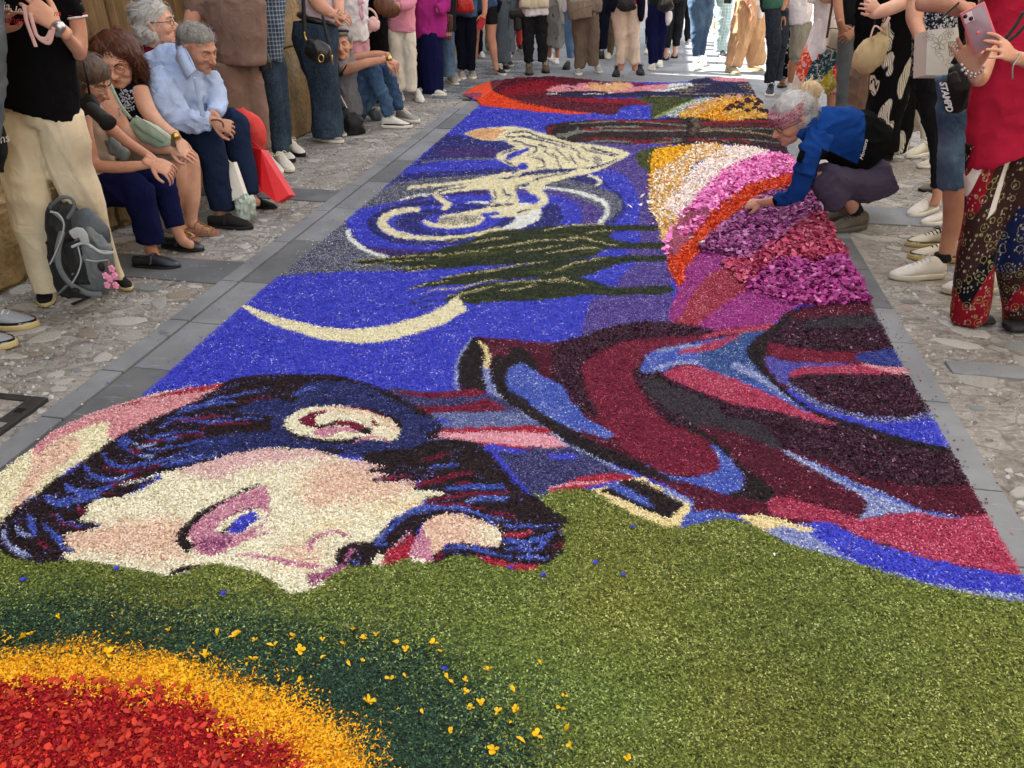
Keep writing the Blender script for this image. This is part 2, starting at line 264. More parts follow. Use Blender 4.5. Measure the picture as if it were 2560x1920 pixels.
# neck
part('neck')
S('navyviolet', 'E 750,235 1000,245 1200,250 F 120,575 330,598 450,650 620,772 880,952 1200,1112 1330,1172 1200,1182 1000,1192 830,1262 700,1285 600,1292 E 1720,955 1600,800 1400,620 1000,580 850,480')
S('maroonred', 'E 790,245 1100,250 1350,228 1445,262 1300,282 1000,285'); S('maroonred', 'E 840,345 1100,348 1350,318 1440,305 1562,372 1500,388 1200,390 1050,402 900,372')
S('lilacnavy', 'E 1000,402 1300,395 1600,388 1720,430 1810,495 1500,497 1200,502 950,472')
S('redrose', 'E 1080,522 1300,500 1780,490 1862,535 1500,545 1200,545')
S('pink', 'E 510,602 700,588 900,570 1100,540 1400,528 1830,540 1972,615 1900,635 1600,622 1300,592 1100,572 900,602 700,618')
L('redrose', 'E 1250,592 1500,618 1750,645', 12, 18, 12)
for s_ in ('E 1420,620 1600,638 1710,682 1500,662','E 1850,680 2000,678 2060,712 1900,712','E 930,452 1100,438 1160,468 950,472'): S('blue', s_)
S('redrose', 'F 740,1275 850,1222 1000,1170 1180,1148 1340,1182 1150,1212 1000,1252 850,1275'); L('pink', 'F 730,1262 900,1225 1170,1205', 20, 20, 16); L('navyviolet', 'F 880,1160 1050,1140', 30)
# halo / background left of the head
part('pale_backdrop')
S('cream', 'D 960,290 1300,220 1560,188 1350,312 950,502 620,702 370,872 100,1082 0,1182 -400,1500 -700,1500 -400,1250 0,830 240,640 480,470')
S('pinkhalo', 'D 950,288 1100,265 1300,220 1560,186 1450,262 1350,312 1100,422 950,502 800,582 750,532 745,450 500,540 350,622 262,692 238,640 350,540 480,470 720,370')
L('redrose', 'D 1060,285 1300,240 1565,196', 8, 26, 30); L('redrose', 'D 850,345 980,310', 10)
S('peach', 'D 250,702 400,602 520,560 570,622 450,752 300,852 200,1002 90,1062 190,852')
# hair
part('hair')
S('hairdark', 'D -60,1240 100,1080 220,990 370,870 500,800 620,700 800,580 950,500 1150,400 1350,310 1500,220 1640,150 1900,125 2180,120 E 250,125 450,145 600,190 750,235 900,330 1100,450 1100,560 900,620 600,660 380,700 D 2212,680 2000,655 1850,650 1600,690 1400,750 1150,812 1000,905 850,982 700,1000 640,1030 620,1080 560,1140 710,1175 560,1225 480,1240 470,1270 530,1340 460,1380 475,1415 300,1437 100,1402 0,1335 -60,1290')
S('navyhair', 'D 1650,362 1800,308 1950,308 2110,372 2000,425 1700,395'); S('navyhair', 'D 1330,602 1500,560 1900,520 2000,560 2212,602 E 600,620 900,590 600,650 300,640 D 2212,655 1850,642 1600,682 1400,722 1200,782 1150,742 1250,692')
S('navyhair', 'E 130,300 190,190 400,175 600,205 720,265 950,400 1100,470 1000,560 860,560 850,470 760,400 600,362 400,352 190,362 100,330'); S('navyhair', 'D 1950,390 2050,380 1990,470 2000,540 2080,580 1900,540 1880,460')
for s_, w_ in (('D 1390,340 1500,300 1650,270 1840,240',18),('D 1230,410 1300,370 1500,330 1650,320',34),('D 1160,440 1350,430 1600,420',14),('D 1100,500 1250,450 1500,460 1700,430 1850,440',18),('D 1020,540 1060,580 1200,535 1420,530',20),('D 1150,590 1290,550',26),('D 820,600 900,570 880,640 960,680 1080,690',26),('D 900,560 830,640',40),('D 720,670 760,740 900,770 1100,730 1250,690',32),('D 600,760 660,840 800,860 950,810',36),('D 460,880 520,930 650,950 780,900',50),('D 330,960 400,1010 560,990 700,960',56),('D 210,1100 240,1200 260,1240',50),('D 310,1170 400,1250 450,1330 520,1350',40),('D 420,1120 500,1170 600,1190',24),('D 1100,660 1200,630',12),('D 900,930 1020,880',14),('D 1120,760 1300,720 1500,690',26),('D 450,1020 500,1060',14),('D 1000,660 1150,640 1400,600 1650,590',14),('D 2020,280 2120,230 2212,230',30)): L('bluehair', s_, w_*.4, w_, w_*.8, w_*.4)
for s_, w_ in (('D 35,1200 60,1290 130,1350 230,1390',40),('D 125,1180 170,1230 230,1250',26),('D 920,600 990,630 1090,600',22),('D 980,690 1060,700',18),('D 1100,510 1150,490',10),('D 800,850 900,830',12)): L('lilac', s_, w_*.5, w_, w_, w_*.4)
for s_, w_ in (('D 1200,460 1400,430 1580,415',16),('D 1380,495 1600,465 1750,465',14),('D 900,640 940,670 990,650',26),('D 1000,600 1150,580',18),('D 1200,560 1430,545',16),('D 700,770 850,800 1000,790 1130,750',18),('D 760,880 850,890 1000,830',24),('D 280,1270 320,1310 360,1350',26),('D 380,1090 440,1150 560,1210',22),('D 560,1040 580,1100',34),('D 680,950 800,945',10),('D 1640,320 1850,290 1900,300',10)): L('maroonred', s_, w_*.4, w_, w_, w_*.4)
part('face')
S('creamface', 'D 475,1412 450,1372 530,1340 455,1272 475,1235 620,1215 710,1170 560,1140 620,1080 620,1030 700,990 850,975 960,940 1110,850 1140,812 1400,740 1600,680 1850,642 2212,660 E 380,695 520,730 600,772 650,800 740,832 650,870 950,902 1150,945 1010,1005 900,1080 780,1130 720,1200 650,1280 500,1300 400,1370 390,1440 350,1530 270,1612 100,1642 D 2000,1640 1850,1540 1700,1480 1450,1440 1300,1500 1190,1518 1000,1490 750,1440 560,1415')
L('white', 'D 850,895 950,870 1140,820', 14)
L('hairdark', 'D 780,965 900,925 1110,852', 26, 20, 6)
S('facepinkl', 'D 1250,790 1400,742 1600,682 1850,642 2150,690 2000,742 1700,782 1500,862 1350,832'); S('facepinkl', 'E 0,660 200,655 380,690 300,720 0,700')
S('peach', 'E 200,800 420,740 600,790 700,880 900,920 700,1002 400,1022 200,1052 150,950'); S('facepinkl', 'E 380,740 640,735 900,800 1000,830 900,900 750,900 600,800')
S('peach', 'D 478,1252 700,1202 900,1152 1200,1120 1300,1202 1250,1350 1300,1402 1000,1402 700,1352 500,1332')
L('ochrel', 'E 100,1260 300,1195 550,1125', 20, 50, 40); L('ochrel', 'E 640,1090 800,1050 1000,1005', 40, 70, 40)
S('peach', 'E 0,1350 200,1290 280,1400 250,1500 100,1450 0,1450')
S('mauvepink', 'D 1830,898 1862,930 1866,1080 1830,1180 1700,1280 1500,1382 1370,1362 1340,1292 1310,1212 1400,1112 1550,1012 1700,942')
S('creamface', 'D 1500,1202 1600,1120 1750,1060 1832,1068 1832,1152 1700,1212 1560,1222')
L('maroon', 'D 1540,1152 1640,1085 1780,1050', 8, 10, 6); S('blue', 'D 1588,1212 1630,1142 1720,1085 1792,1090 1752,1162 1680,1212 1620,1222'); L('black', 'D 1545,1225 1620,1160', 20, 14)
S('mauve', 'D 1380,1282 1600,1240 1560,1322 1420,1352'); L('mauvepink', 'D 1700,1275 1850,1222 1930,1188', 20, 20, 6); L('mauvepink', 'D 1640,1378 1800,1392 2000,1430 2120,1455', 8, 30, 30, 10)
L('black', 'D 1800,890 1700,930 1550,1010 1420,1090 1330,1160 1285,1220 1275,1280 1330,1352', 8, 14, 24, 36, 52, 72, 92, 70)
L('black', 'D 1180,1508 1280,1478 1430,1452', 24, 36, 6)
L('mauvepink', 'E 210,1350 230,1280 320,1235 420,1228 510,1265', 40, 30, 26, 26, 20)
S('mauve', 'E 240,1600 300,1560 400,1520 482,1460 400,1450 300,1500 200,1530'); L('mauvepink', 'E 0,1420 150,1440 300,1460', 30)
part('beard')
S('hairdark', 'E 600,802 750,768 900,720 1000,640 1150,588 1250,580 1400,620 1560,800 1700,950 1790,980 1870,1060 1992,1130 1950,1200 1975,1270 1960,1350 1860,1430 1750,1490 1600,1482 1450,1442 1350,1392 1200,1382 1080,1442 1045,1405 1130,1332 1250,1302 1400,1322 1500,1322 1532,1252 1500,1192 1400,1152 1250,1102 1100,1112 1000,1162 950,1252 880,1402 750,1452 540,1455 500,1445 392,1442 400,1362 500,1298 650,1282 720,1202 800,1122 920,1072 1020,1022 1010,985 1150,950 940,922 1000,872 640,872 750,832')
for s_, w_ in (('E 650,1302 760,1205 850,1112 950,1072 1100,1050 1250,1062 1400,1112 1500,1180',40),('E 1140,1350 1250,1328 1400,1350 1500,1378 1600,1390',26),('E 1530,1285 1700,1290 1900,1222',40),('E 1560,1340 1760,1330 1880,1260',30),('E 1640,1385 1840,1402',30),('E 1150,925 1350,905 1560,915',36),('E 1020,780 1150,765 1240,760',20),('E 1280,1010 1400,985 1590,990',34),('E 1550,1180 1750,1180 1900,1170',16),('E 480,620 700,650 900,620 1050,590',10),('E 1270,1080 1450,1120 1600,1150',16)): L('bluehair', s_, w_*.5, w_, w_, w_*.4)
for s_, w_ in (('E 560,722 800,715 1000,682 1170,645',20),('E 1280,1005 1360,990',20)): L('lilac', s_, w_*.5, w_, w_*.6)
for s_, w_ in (('E 650,868 780,850 900,838',16),('E 900,905 1100,860 1330,800',34),('E 1020,1000 1300,960 1600,948',24),('E 1010,1030 1250,1030 1420,1065',22),('E 1430,1090 1650,1115',18),('E 1000,720 1160,685',18),('E 980,650 1150,598 1300,600',16),('E 1130,1362 1080,1420',50),('E 1900,1330 1960,1300',30),('E 1200,880 1330,880',20)): L('maroonred', s_, w_*.4, w_, w_, w_*.5)
L('redrose', 'E 1540,1230 1640,1240 1740,1205', 20, 40, 14); L('redrose', 'E 1350,1378 1480,1430 1620,1468 1800,1468', 14, 40, 50, 30)
L('navyhair', 'E 480,1430 560,1440', 30); L('bluehair', 'E 660,1310 740,1300', 20)
L('mauve', 'E 450,1430 490,1370 500,1340', 30)
S('navyhair', 'E 560,560 850,540 1000,560 1060,600 900,640 700,680 560,700 440,680')
S('black', 'E 560,700 700,660 900,640 1050,590 1300,590 1200,660 900,730 700,770')
part('face')
S('creamface', 'E 652,1462 662,1402 700,1368 742,1402 732,1460'); S('redrose', 'E 735,1455 735,1382 800,1322 860,1300 905,1245 935,1280 882,1422 820,1455')
S('mauvepink', 'E 885,1392 960,1252 1000,1188 1050,1252 1062,1352 1030,1442 930,1422'); L('creamface', 'E 900,1400 1000,1425', 26)
S('peach', 'E 1000,1162 1100,1108 1250,1108 1400,1150 1500,1190 1532,1260 1500,1320 1400,1320 1250,1300 1150,1312 1060,1372 1040,1292'); S('creamface', 'E 1370,1182 1500,1190 1535,1260 1480,1312 1380,1262')
L('pink', 'E 740,1350 820,1300 900,1220', 14)
part('ear')
S('creamface', 'E 28,465 100,402 250,352 450,356 600,378 740,430 832,512 812,572 700,588 550,562 400,582 200,562 80,522')
L('peach', 'E 250,372 450,368 640,400 770,480 800,540', 14, 30, 40, 36, 20); L('maroonred', 'E 480,358 620,378 740,425', 10)
S('maroonred', 'E 138,452 200,402 345,374 260,422 262,482 350,472 430,440 550,462 602,502 560,522 450,482 350,492 230,502')
S('mauvepink', 'E 250,512 450,490 560,532 450,520 330,560 250,550'); L('black', 'E 250,492 330,480 412,448', 14, 16, 12); S('black', 'E 550,512 625,498 628,545 580,535')
S('creamface', 'E 262,432 330,408 450,395 560,400 620,450 560,455 430,425 340,462 270,478'); L('maroonred', 'E 640,450 690,490', 20)
L('pinkhalo', 'E 520,600 640,560 760,585', 16)
# green ground and glowing disc
part('green_ground')
S('green', 'S -1000,2800 -900,1700 D -700,1520 -60,1300 0,1335 100,1402 300,1437 475,1415 560,1415 750,1440 1000,1490 1190,1520 1300,1500 1450,1442 1700,1482 1850,1542 2000,1642 E 100,1644 270,1614 350,1530 480,1455 640,1460 760,1455 880,1400 1000,1440 1080,1440 1200,1380 1350,1390 1450,1442 1600,1482 1750,1490 1860,1430 1960,1350 1975,1270 1950,1200 1990,1130 1870,1060 1790,975 1720,955 F 700,1290 830,1265 1000,1252 1060,1270 1200,1352 1380,1442 1560,1512 1640,1512 1900,1472 K 0,1216 150,1212 280,1248 400,1318 500,1362 800,1458 1100,1550 1400,1625 1850,1700 S 2600,1580 2900,2150 3200,2800', False)
L('black', 'D 1180,1508 1280,1478 1430,1452', 24, 36, 6)
part('dark_green_ring')
S('dgreen', 'M -1500,230 -400,120 0,110 300,80 500,110 700,130 1000,170 1200,200 1450,250 1600,350 1750,480 1850,664 1900,1300 1800,1900 -1500,1900')
part('yellow_ring')
S('yellowchip', 'M -1500,430 -400,300 0,262 300,240 500,265 700,310 850,370 1000,440 1150,520 1260,640 1320,1100 1200,1900 -1500,1900')
part('red_disc')
S('redchip', 'M -1500,520 -400,400 0,372 250,362 400,380 650,410 760,480 900,570 1040,664 1100,1100 1000,1900 -1500,1900')
# trim to the outline, carry the drawing right up to the kerb
_l, _p = LAB.copy(), PRT.copy(); LAB[:] = 0; curpart = 'none'; LABS[0] = 'none'
q_, _ = pts(OUT); LABS.append('mask'); fill(q_, 'mask'); _m = LAB > 0; LABS.pop()
for r in range(GH):
    k = np.nonzero(_m[r])[0]
    if len(k) and 180 < GY0 + 2 * r < 1500:
        e = k[-1]; c = max(k[0], e - 9); _l[r, c:e+1] = _l[r, c]; _p[r, c:e+1] = _p[r, c]
_r, _c = np.mgrid[0:GH, 0:GW]; _leak = (_l == LABS.index('blue')) & (_p == PRTS.index('night_sky')) & (GY0 + 2 * _r > 1385) & (GX0 + 2 * _c < 1100)
_l[_leak] = LABS.index('green'); _p[_leak] = PRTS.index('green_ground')
LAB[:] = np.where(_m, _l, 0); PRT[:] = np.where(_m, _p, 0)
def sr(h):
    c = [int(h[i:i+2], 16) / 255 for i in (0, 2, 4)]
    return [x / 12.92 if x <= .04045 else ((x + .055) / 1.055) ** 2.4 for x in c]
# the colours of the chopped petals (hex = sRGB of the petal itself, weight)
PAL = dict(blue='3c42c8 6,4a52d4 3,2f34a8 3,6a72dc 1,b8bcec .12', dblue='2a2e78 5,3438a0 4,23244e 4,5a5c98 1,c0c0d8 .15', dbluef='2e3060 3,50507c 1', indigo='1c1a30 5,28284e 3,38388c 1.4,120e18 3,6a64a0 .3',
 purple='4c3c92 4,3a2c6c 3,7466b4 2,a49cd0 .7,6a50a8 2', violetmix='4a2c70 3,30285e 3,603a90 1,8a7aa0 .5,3a3a90 2', greymix='6c7084 4,40445a 3,9a9ea8 2,2c2e3c 2,b8bac0 1,4a5090 1',
 cream='eae4c0 6,f6f2dc 3,d6cfa4 2,b0a67c .3', creamspeck='ece6c8 3,55556a 2,8c8c84 2', white='f0f2ee 6,dfe6e0 3,c4ccc8 1', whitegrey='e8eee8 4,b8c0bc 1', black='20161a 6,2e2228 3,120c0e 3,55444c .3', hairdark='24181c 6,33242a 2,140c10 3,5a3c48 .4,6a6cc0 .12',
 darkpurple='301224 6,421c36 3,220c1a 3,64304e .8,8a6480 .2', darkgrey='38323a 4,2a2630 3,4a444c 1.5', maroon='4e1028 5,641834 3,340a1c 3,8a3450 .8,c08090 .15', maroonspk='561020 5,6a1630 4,3c0a18 2,a04468 .8', maroonred='701634 5,86203e 3,4e0e26 3,b04c64 .8', crimson='8c1028 6,a0182e 3,6c0c20 2', plum='8a3050 3,60284c 2,b06080 1',
 pinkred='a83254 4,c04c6c 3,86203e 2,d8849a .8', redrose='a82038 4,8a1830 3,c84860 1.6,d88890 .3', orange='e84c1c 6,d83c14 3,f07038 1,b42c10 1', orangepet='e04a20 6,f06a3a 3,b42e10 2,7c1c0c 1', medblue='4258b8 5,546cc8 3,34449a 2,90a4dc 1,c4d0ee .4', navyblue='34408c 4,2a3278 3,6070b0 1', steelblue='34508e 4,2a4078 2,4a6aae 2,a0b4d0 .6',
 navyhair='282e62 4,202450 3,3c4690 2.4,14141c 1.4,707cb8 .4', bluehair='3c50b0 5,5068c4 3,2a3070 1.6,98a8dc .6', navyviolet='363a6e 4,282a58 3,5a5a90 2,7a70a0 1,1c1a30 1', lilacnavy='5c689c 4,7c88b8 3,404a80 2,a8b0cc 1', lilac='8490c0 5,a4aed4 3,5c6cb0 2,d0d6e8 1', lilacmix='707cc0 2,b8bcd0 1.4,301428 3,4450b0 1.4', blueviolet='4c50b0 3,6a5cb0 2,38388c 2,8c84c0 .6',
 pink='e0a0b0 5,ecb8c4 2,c88498 1', facepink='d8909c 5,e6aab0 3,b86c80 1.4', facepinkl='dcb4b8 4,e8d4c8 3,c898a4 1.4', tanpeach='e0b480 5,ecc8a0 2,c89068 1', tanline='a8946c 3,60504c 1', tanbrown='6a5848 3,403430 2,8c7a60 1', creamtan='ccc08c 4,e0d8b0 2,908850 1', creamyel='ead9a0 5,f4ebc4 2,cbb678 1', creamface='eae6cc 6,f6f4e4 3,d4cfa8 2,b8b088 .4', peach='e4c4ac 5,ecd6c4 3,ceA890 1.6', ochrel='e8d09c 3,eee4c4 5,dcb878 1', pinkhalo='d49098 5,e4acb0 3,b8707c 1.5,f0d4d0 .7', mauvepink='c4809c 4,d8a4b4 3,a05c80 1.6,ecccd0 .8', mauve='8c4470 4,b06c94 2,c898b0 1.4,602c4c 1',
 green='667432 4,546028 3,84924a 2.6,38421f 2.4,a8b272 .6', olive='4a5226 4,38401e 3,62702e 1', lgreen='8c9848 4,a4b05c 2', dgreen='2c4434 5,20342a 4,3c5c44 2,141f1a 2,5a7c64 .4', cypress='2e3a24 5,232c1e 4,44502c 2,18180f 3,5a5c28 1,6a7050 .3', greygreen='8c9488 4,6a7068 2', brownstripe='2c1c1c 5,3c2426 3,181010 3,5c2430 .8', whitedark='e8f0ea 3,1c3424 2,7c9484 1',
 goldmix='d8a838 4,e8c468 3,c08820 2,ecd8a4 1', gold='e0a010 5,d08c0c 2,ecb43c 2', yellow='eeb80c 5,f4cc30 3,d49408 2', goldpet='dfae3c 4,ecd088 2,f4ecd8 1', whiteyel='f6f0e2 3,dca028 2.4,f0e0b4 1,c88c18 1', whitepink='f8ece6 6,f2d8d4 2,fdf8f2 3,e8c8a0 .5', pinkmag='e67cc0 5,f09cd0 3,d054a4 3,f6c4e0 1', dustypink='a8506c 4,c06c88 3,88384c 2', purplepet='8a3a74 4,a45090 3,6c2a5a 2,bc7cb0 1.4', rosepet='a83458 4,c04c6c 3,8a2444 3,d4788c 1', magpet='982c78 4,b04490 3,7c2060 3,c870b0 1', magfine='9c2c84 5,b04898 3,742060 3,d08cc4 .8', rosefine='a03048 4,842038 3,bc5068 2,d89098 .6', rosefine2='a83050 4,842040 3,c86480 2',
 yellowchip='eca814 6,f4be34 4,d88c08 3,b87008 .6', redchip='9c101c 6,b81a1e 3,780a18 4,e04424 1.2')
def jit(n, s): return RS.randn(n) * s
NG = RS.rand(256, 256).astype(np.float32)
def vnoise(x, y):
    xi, yi = np.floor(x).astype(int), np.floor(y).astype(int); fx, fy = x - xi, y - yi
    fx = fx * fx * (3 - 2 * fx); fy = fy * fy * (3 - 2 * fy)
    a, b = NG[yi & 255, xi & 255], NG[yi & 255, (xi + 1) & 255]; c, d = NG[(yi + 1) & 255, xi & 255], NG[(yi + 1) & 255, (xi + 1) & 255]
    return (a * (1 - fx) + b * fx) * (1 - fy) + (c * (1 - fx) + d * fx) * fy
def look(px, py):
    i = np.clip(((px - GX0) / 2).astype(int), 0, GW - 1); j = np.clip(((py - GY0) / 2).astype(int), 0, GH - 1)
    return LAB[j, i], PRT[j, i]
def petal_labels(X, Y, Z=0.0):
    """drawing label, part and photo position for ground points, with ragged hand-laid borders"""
    px, py = proj(X, Y, Z); n = len(px)
    sc = FPX / (Y * cp + HC * sp)                 # photo pixels per metre here
    w1 = (vnoise(X * 30, Y * 30) - .5) * .010 + (vnoise(X * 90 + 7, Y * 90) - .5) * .008
    w2 = (vnoise(X * 30 + 90, Y * 30 + 50) - .5) * .010 + (vnoise(X * 90 + 70, Y * 90 + 9) - .5) * .008
    s = .0025 + .0005 * Y
    s = np.where(RS.rand(n) < .10, s * 3.0, s)
    ox = (jit(n, 1) * s + w1) * sc; oy = (jit(n, 1) * s + w2) * sc * .5
    ins, pi0 = look(px, py)
    l, p = look(px + ox, py + oy)
    s3 = .012 + .05 * vnoise(X * 14, Y * 14)      # the loose ring of chips in front
    lf, pf = look(px + jit(n, 1) * s3 * sc, py + jit(n, 1) * s3 * sc * .6 + (vnoise(X * 6 + 31, Y * 6) - .5) * .07 * sc)
    ring = [LABS.index(k) for k in ('green', 'dgreen', 'yellowchip', 'redchip')]
    gd = [LABS.index('green'), LABS.index('dgreen')]; s4 = .05 + .12 * vnoise(X * 5 + 9, Y * 5)
    l4, p4 = look(px + jit(n, 1) * s4 * sc, py + jit(n, 1) * s4 * sc * .7); g4 = np.isin(lf, gd) & np.isin(l4, gd); lf = np.where(g4, l4, lf); pf = np.where(g4, p4, pf)
    fc = [LABS.index(q) for q in ('creamface', 'peach', 'facepinkl', 'ochrel')]; s5 = .018 + .03 * vnoise(X * 12, Y * 12)
    l5, p5 = look(px + jit(n, 1) * s5 * sc, py + jit(n, 1) * s5 * sc * .6); g5 = np.isin(l, fc) & np.isin(l5, fc); l = np.where(g5, l5, l)
    fm = np.isin(ins, ring) & np.isin(lf, ring) & (py > 1400); l = np.where(fm, lf, l); p = np.where(fm, pf, p)
    l2, p2 = look(px, py); bad = (l == 0); l = np.where(bad, l2, l); p = np.where(bad, p2, p)
    l = np.where(ins == 0, 0, l)
    return l, p, px, py
def petal_colors(lab, X, Y):
    n = len(lab); C = np.zeros((n, 3), np.float32); r = RS.rand(n)
    u = X * su[0] + Y * su[1]; v = X * sv[0] + Y * sv[1]
    cl = vnoise(u * 22, v * 22) * .6 + vnoise(u * 60, v * 60) * .4     # clumps
    stripe = vnoise(u * 4, v * 60)
    for i, name in enumerate(LABS):
        if i == 0: continue
        m = lab == i
        if not m.any(): continue
        en = [e.split() for e in PAL[name].split(',')]
        cols = np.array([sr(e[0]) for e in en]); ws = np.array([float(e[1]) for e in en]); cw = np.cumsum(ws) / ws.sum()
        rr = r[m]
        if name in ('indigo', 'brownstripe', 'cypress'): rr = np.clip(rr * .35 + stripe[m] * .65, 0, .999)
        else: rr = np.clip(rr + (cl[m] - .5) * .25, 0, .999)
        C[m] = cols[np.minimum(np.searchsorted(cw, rr), len(cols) - 1)]
    gm = np.isin(lab, [LABS.index(q) for q in ('green', 'dgreen')])   # batches of chopped leaves: browner and darker patches
    b1 = vnoise(u * 2.1 + 5, v * 2.1)[gm]; b2 = vnoise(u * 3.3 + 50, v * 3.3 + 9)[gm]
    C[gm] *= (.94 + .28 * b1)[:, None] * np.stack([1 + .22 * (b2 - .4), np.ones(gm.sum()), 1 - .1 * b2], 1)
    return C * (.90 + .20 * RS.rand(n, 1))
# ------------------------------------------------------------------ materials
def nodes(m):
    m.use_nodes = True; return m.node_tree, m.node_tree.nodes, m.node_tree.links
def _mix(nt, fac, a, b, mode='MIX'):
    n = nt.nodes.new('ShaderNodeMix'); n.data_type = 'RGBA'; n.blend_type = mode
    for k, v in ((0, fac), (6, a), (7, b)):
        if isinstance(v, (int, float)): n.inputs[k].default_value = v
        elif isinstance(v, (tuple, list)): n.inputs[k].default_value = tuple(v[:3]) + (1,)
        else: nt.links.new(v, n.inputs[k])
    return n.outputs[2]
def _noise(nt, vec, scale, detail=4, rough=.6, dist=0):
    n = nt.nodes.new('ShaderNodeTexNoise'); n.inputs['Scale'].default_value = scale; n.inputs['Detail'].default_value = detail
    n.inputs['Roughness'].default_value = rough; n.inputs['Distortion'].default_value = dist
    nt.links.new(vec, n.inputs['Vector']); return n.outputs['Fac']
def _ramp(nt, fac, *st, const=False):
    n = nt.nodes.new('ShaderNodeValToRGB'); e = n.color_ramp.elements
    if const: n.color_ramp.interpolation = 'CONSTANT'
    while len(e) < len(st): e.new(.5)
    for k, (p, c) in enumerate(st):
        e[k].position = p; e[k].color = (c, c, c, 1) if isinstance(c, (int, float)) else tuple(c[:3]) + (1,)
    nt.links.new(fac, n.inputs[0]); return n.outputs[0]
def _math(nt, op, a, b=0.0, c=None):
    n = nt.nodes.new('ShaderNodeMath'); n.operation = op
    for k, v in enumerate((a, b) if c is None else (a, b, c)):
        if isinstance(v, (int, float)): n.inputs[k].default_value = v
        else: nt.links.new(v, n.inputs[k])
    return n.outputs[0]
def _map(nt, vec, sc=(1, 1, 1), rot=(0, 0, 0), loc=(0, 0, 0)):
    n = nt.nodes.new('ShaderNodeMapping'); n.inputs['Scale'].default_value = sc; n.inputs['Rotation'].default_value = rot; n.inputs['Location'].default_value = loc
    nt.links.new(vec, n.inputs[0]); return n.outputs[0]
MATS = {}
def mat(name, col, rough=.8, var=.18, vscale=6, bump=.25, bscale=90, spec=.3, metal=0, pattern=None, sss=0, coord='Object', bdist=.003, sheen=0, trans=0, alpha=1, coat=0, wrinkle=0):
    if name in MATS: return MATS[name]
    m = bpy.data.materials.new(name); nt, N, K = nodes(m); b = N['Principled BSDF']
    tc = N.new('ShaderNodeTexCoord'); v = tc.outputs[coord]
    c = sr(col) if isinstance(col, str) else col
    base = tuple(c) if pattern is None else pattern(nt, v)
    f = _noise(nt, v, vscale, 5, .6)
    fac = _ramp(nt, f, (.3, 1 - var), (.7, 1 + var * .6))
    out = _mix(nt, 1.0, base, fac, 'MULTIPLY')
    K.new(out, b.inputs['Base Color'])
    b.inputs['Roughness'].default_value = rough; b.inputs['Specular IOR Level'].default_value = spec; b.inputs['Metallic'].default_value = metal
    if sss: b.inputs['Subsurface Weight'].default_value = sss; b.inputs['Subsurface Radius'].default_value = (.012, .005, .003); b.inputs['Subsurface Scale'].default_value = .6
    if sheen: b.inputs['Sheen Weight'].default_value = sheen
    if coat: b.inputs['Coat Weight'].default_value = coat
    if trans: b.inputs['Transmission Weight'].default_value = trans
    if alpha < 1: b.inputs['Alpha'].default_value = alpha
    if bump:
        bn = N.new('ShaderNodeBump'); bn.inputs['Strength'].default_value = bump; bn.inputs['Distance'].default_value = bdist
        h = _noise(nt, v, bscale, 6, .65)
        if wrinkle:
            r1 = _math(nt, 'ABSOLUTE', _math(nt, 'SUBTRACT', _noise(nt, v, wrinkle, 3, .5, 1.0), .5)); r2 = _math(nt, 'ABSOLUTE', _math(nt, 'SUBTRACT', _noise(nt, _map(nt, v, (1, 1, .5), (.3, .5, .4)), wrinkle * 2.3, 2, .5, .8), .5))
            h = _math(nt, 'ADD', _math(nt, 'MULTIPLY', h, .10), _math(nt, 'SUBTRACT', _math(nt, 'MULTIPLY', _math(nt, 'POWER', r2, .7), -.5), _math(nt, 'POWER', r1, .6)))
        K.new(h, bn.inputs['Height']); K.new(bn.outputs[0], b.inputs['Normal'])
    MATS[name] = m; return m
def attr_mat(name, rough=.7, spec=.25, sheen=0):
    m = bpy.data.materials.new(name); nt, N, K = nodes(m); b = N['Principled BSDF']
    a = N.new('ShaderNodeAttribute'); a.attribute_name = 'col'; K.new(a.outputs['Color'], b.inputs['Base Color'])
    b.inputs['Roughness'].default_value = rough; b.inputs['Specular IOR Level'].default_value = spec
    return m
# ------------------------------------------------------------------ objects
COL = scn.collection
def link(name, me, parent=None, m=None, smooth=False):
    o = bpy.data.objects.new(name, me); COL.objects.link(o)
    if m is not None and me is not None and not me.materials: me.materials.append(m)
    if smooth and me is not None: me.shade_smooth()
    if parent is not None: o.parent = parent
    return o
def mesh(name, V, F):
    me = bpy.data.meshes.new(name); me.from_pydata([tuple(v) for v in V], [], F); me.update(); return me
def npmesh(name, V, F, col=None, mats=None):
    """V (n,3), F (m,k) arrays -> mesh, fast"""
    me = bpy.data.meshes.new(name); V = np.ascontiguousarray(V, np.float32); F = np.ascontiguousarray(F, np.int32); k = F.shape[1]
    me.vertices.add(len(V)); me.vertices.foreach_set('co', V.ravel())
    me.loops.add(F.size); me.loops.foreach_set('vertex_index', F.ravel())
    me.polygons.add(len(F)); me.polygons.foreach_set('loop_start', np.arange(0, F.size, k, dtype=np.int32))
    me.update(calc_edges=True)
    if col is not None:
        a = me.attributes.new('col', 'FLOAT_COLOR', 'POINT'); c = np.ones((len(V), 4), np.float32); c[:, :3] = col
        a.data.foreach_set('color', c.ravel())
    return me
def empty(name, loc=(0, 0, 0), rz=0):
    o = bpy.data.objects.new(name, None); COL.objects.link(o); o.location = loc; o.rotation_euler = (0, 0, rz); o.empty_display_size = .1; return o
def tag(o, label=None, cat=None, group=None, kind=None):
    if label: o['label'] = label
    if cat: o['category'] = cat
    if group: o['group'] = group
    if kind: o['kind'] = kind
    return o
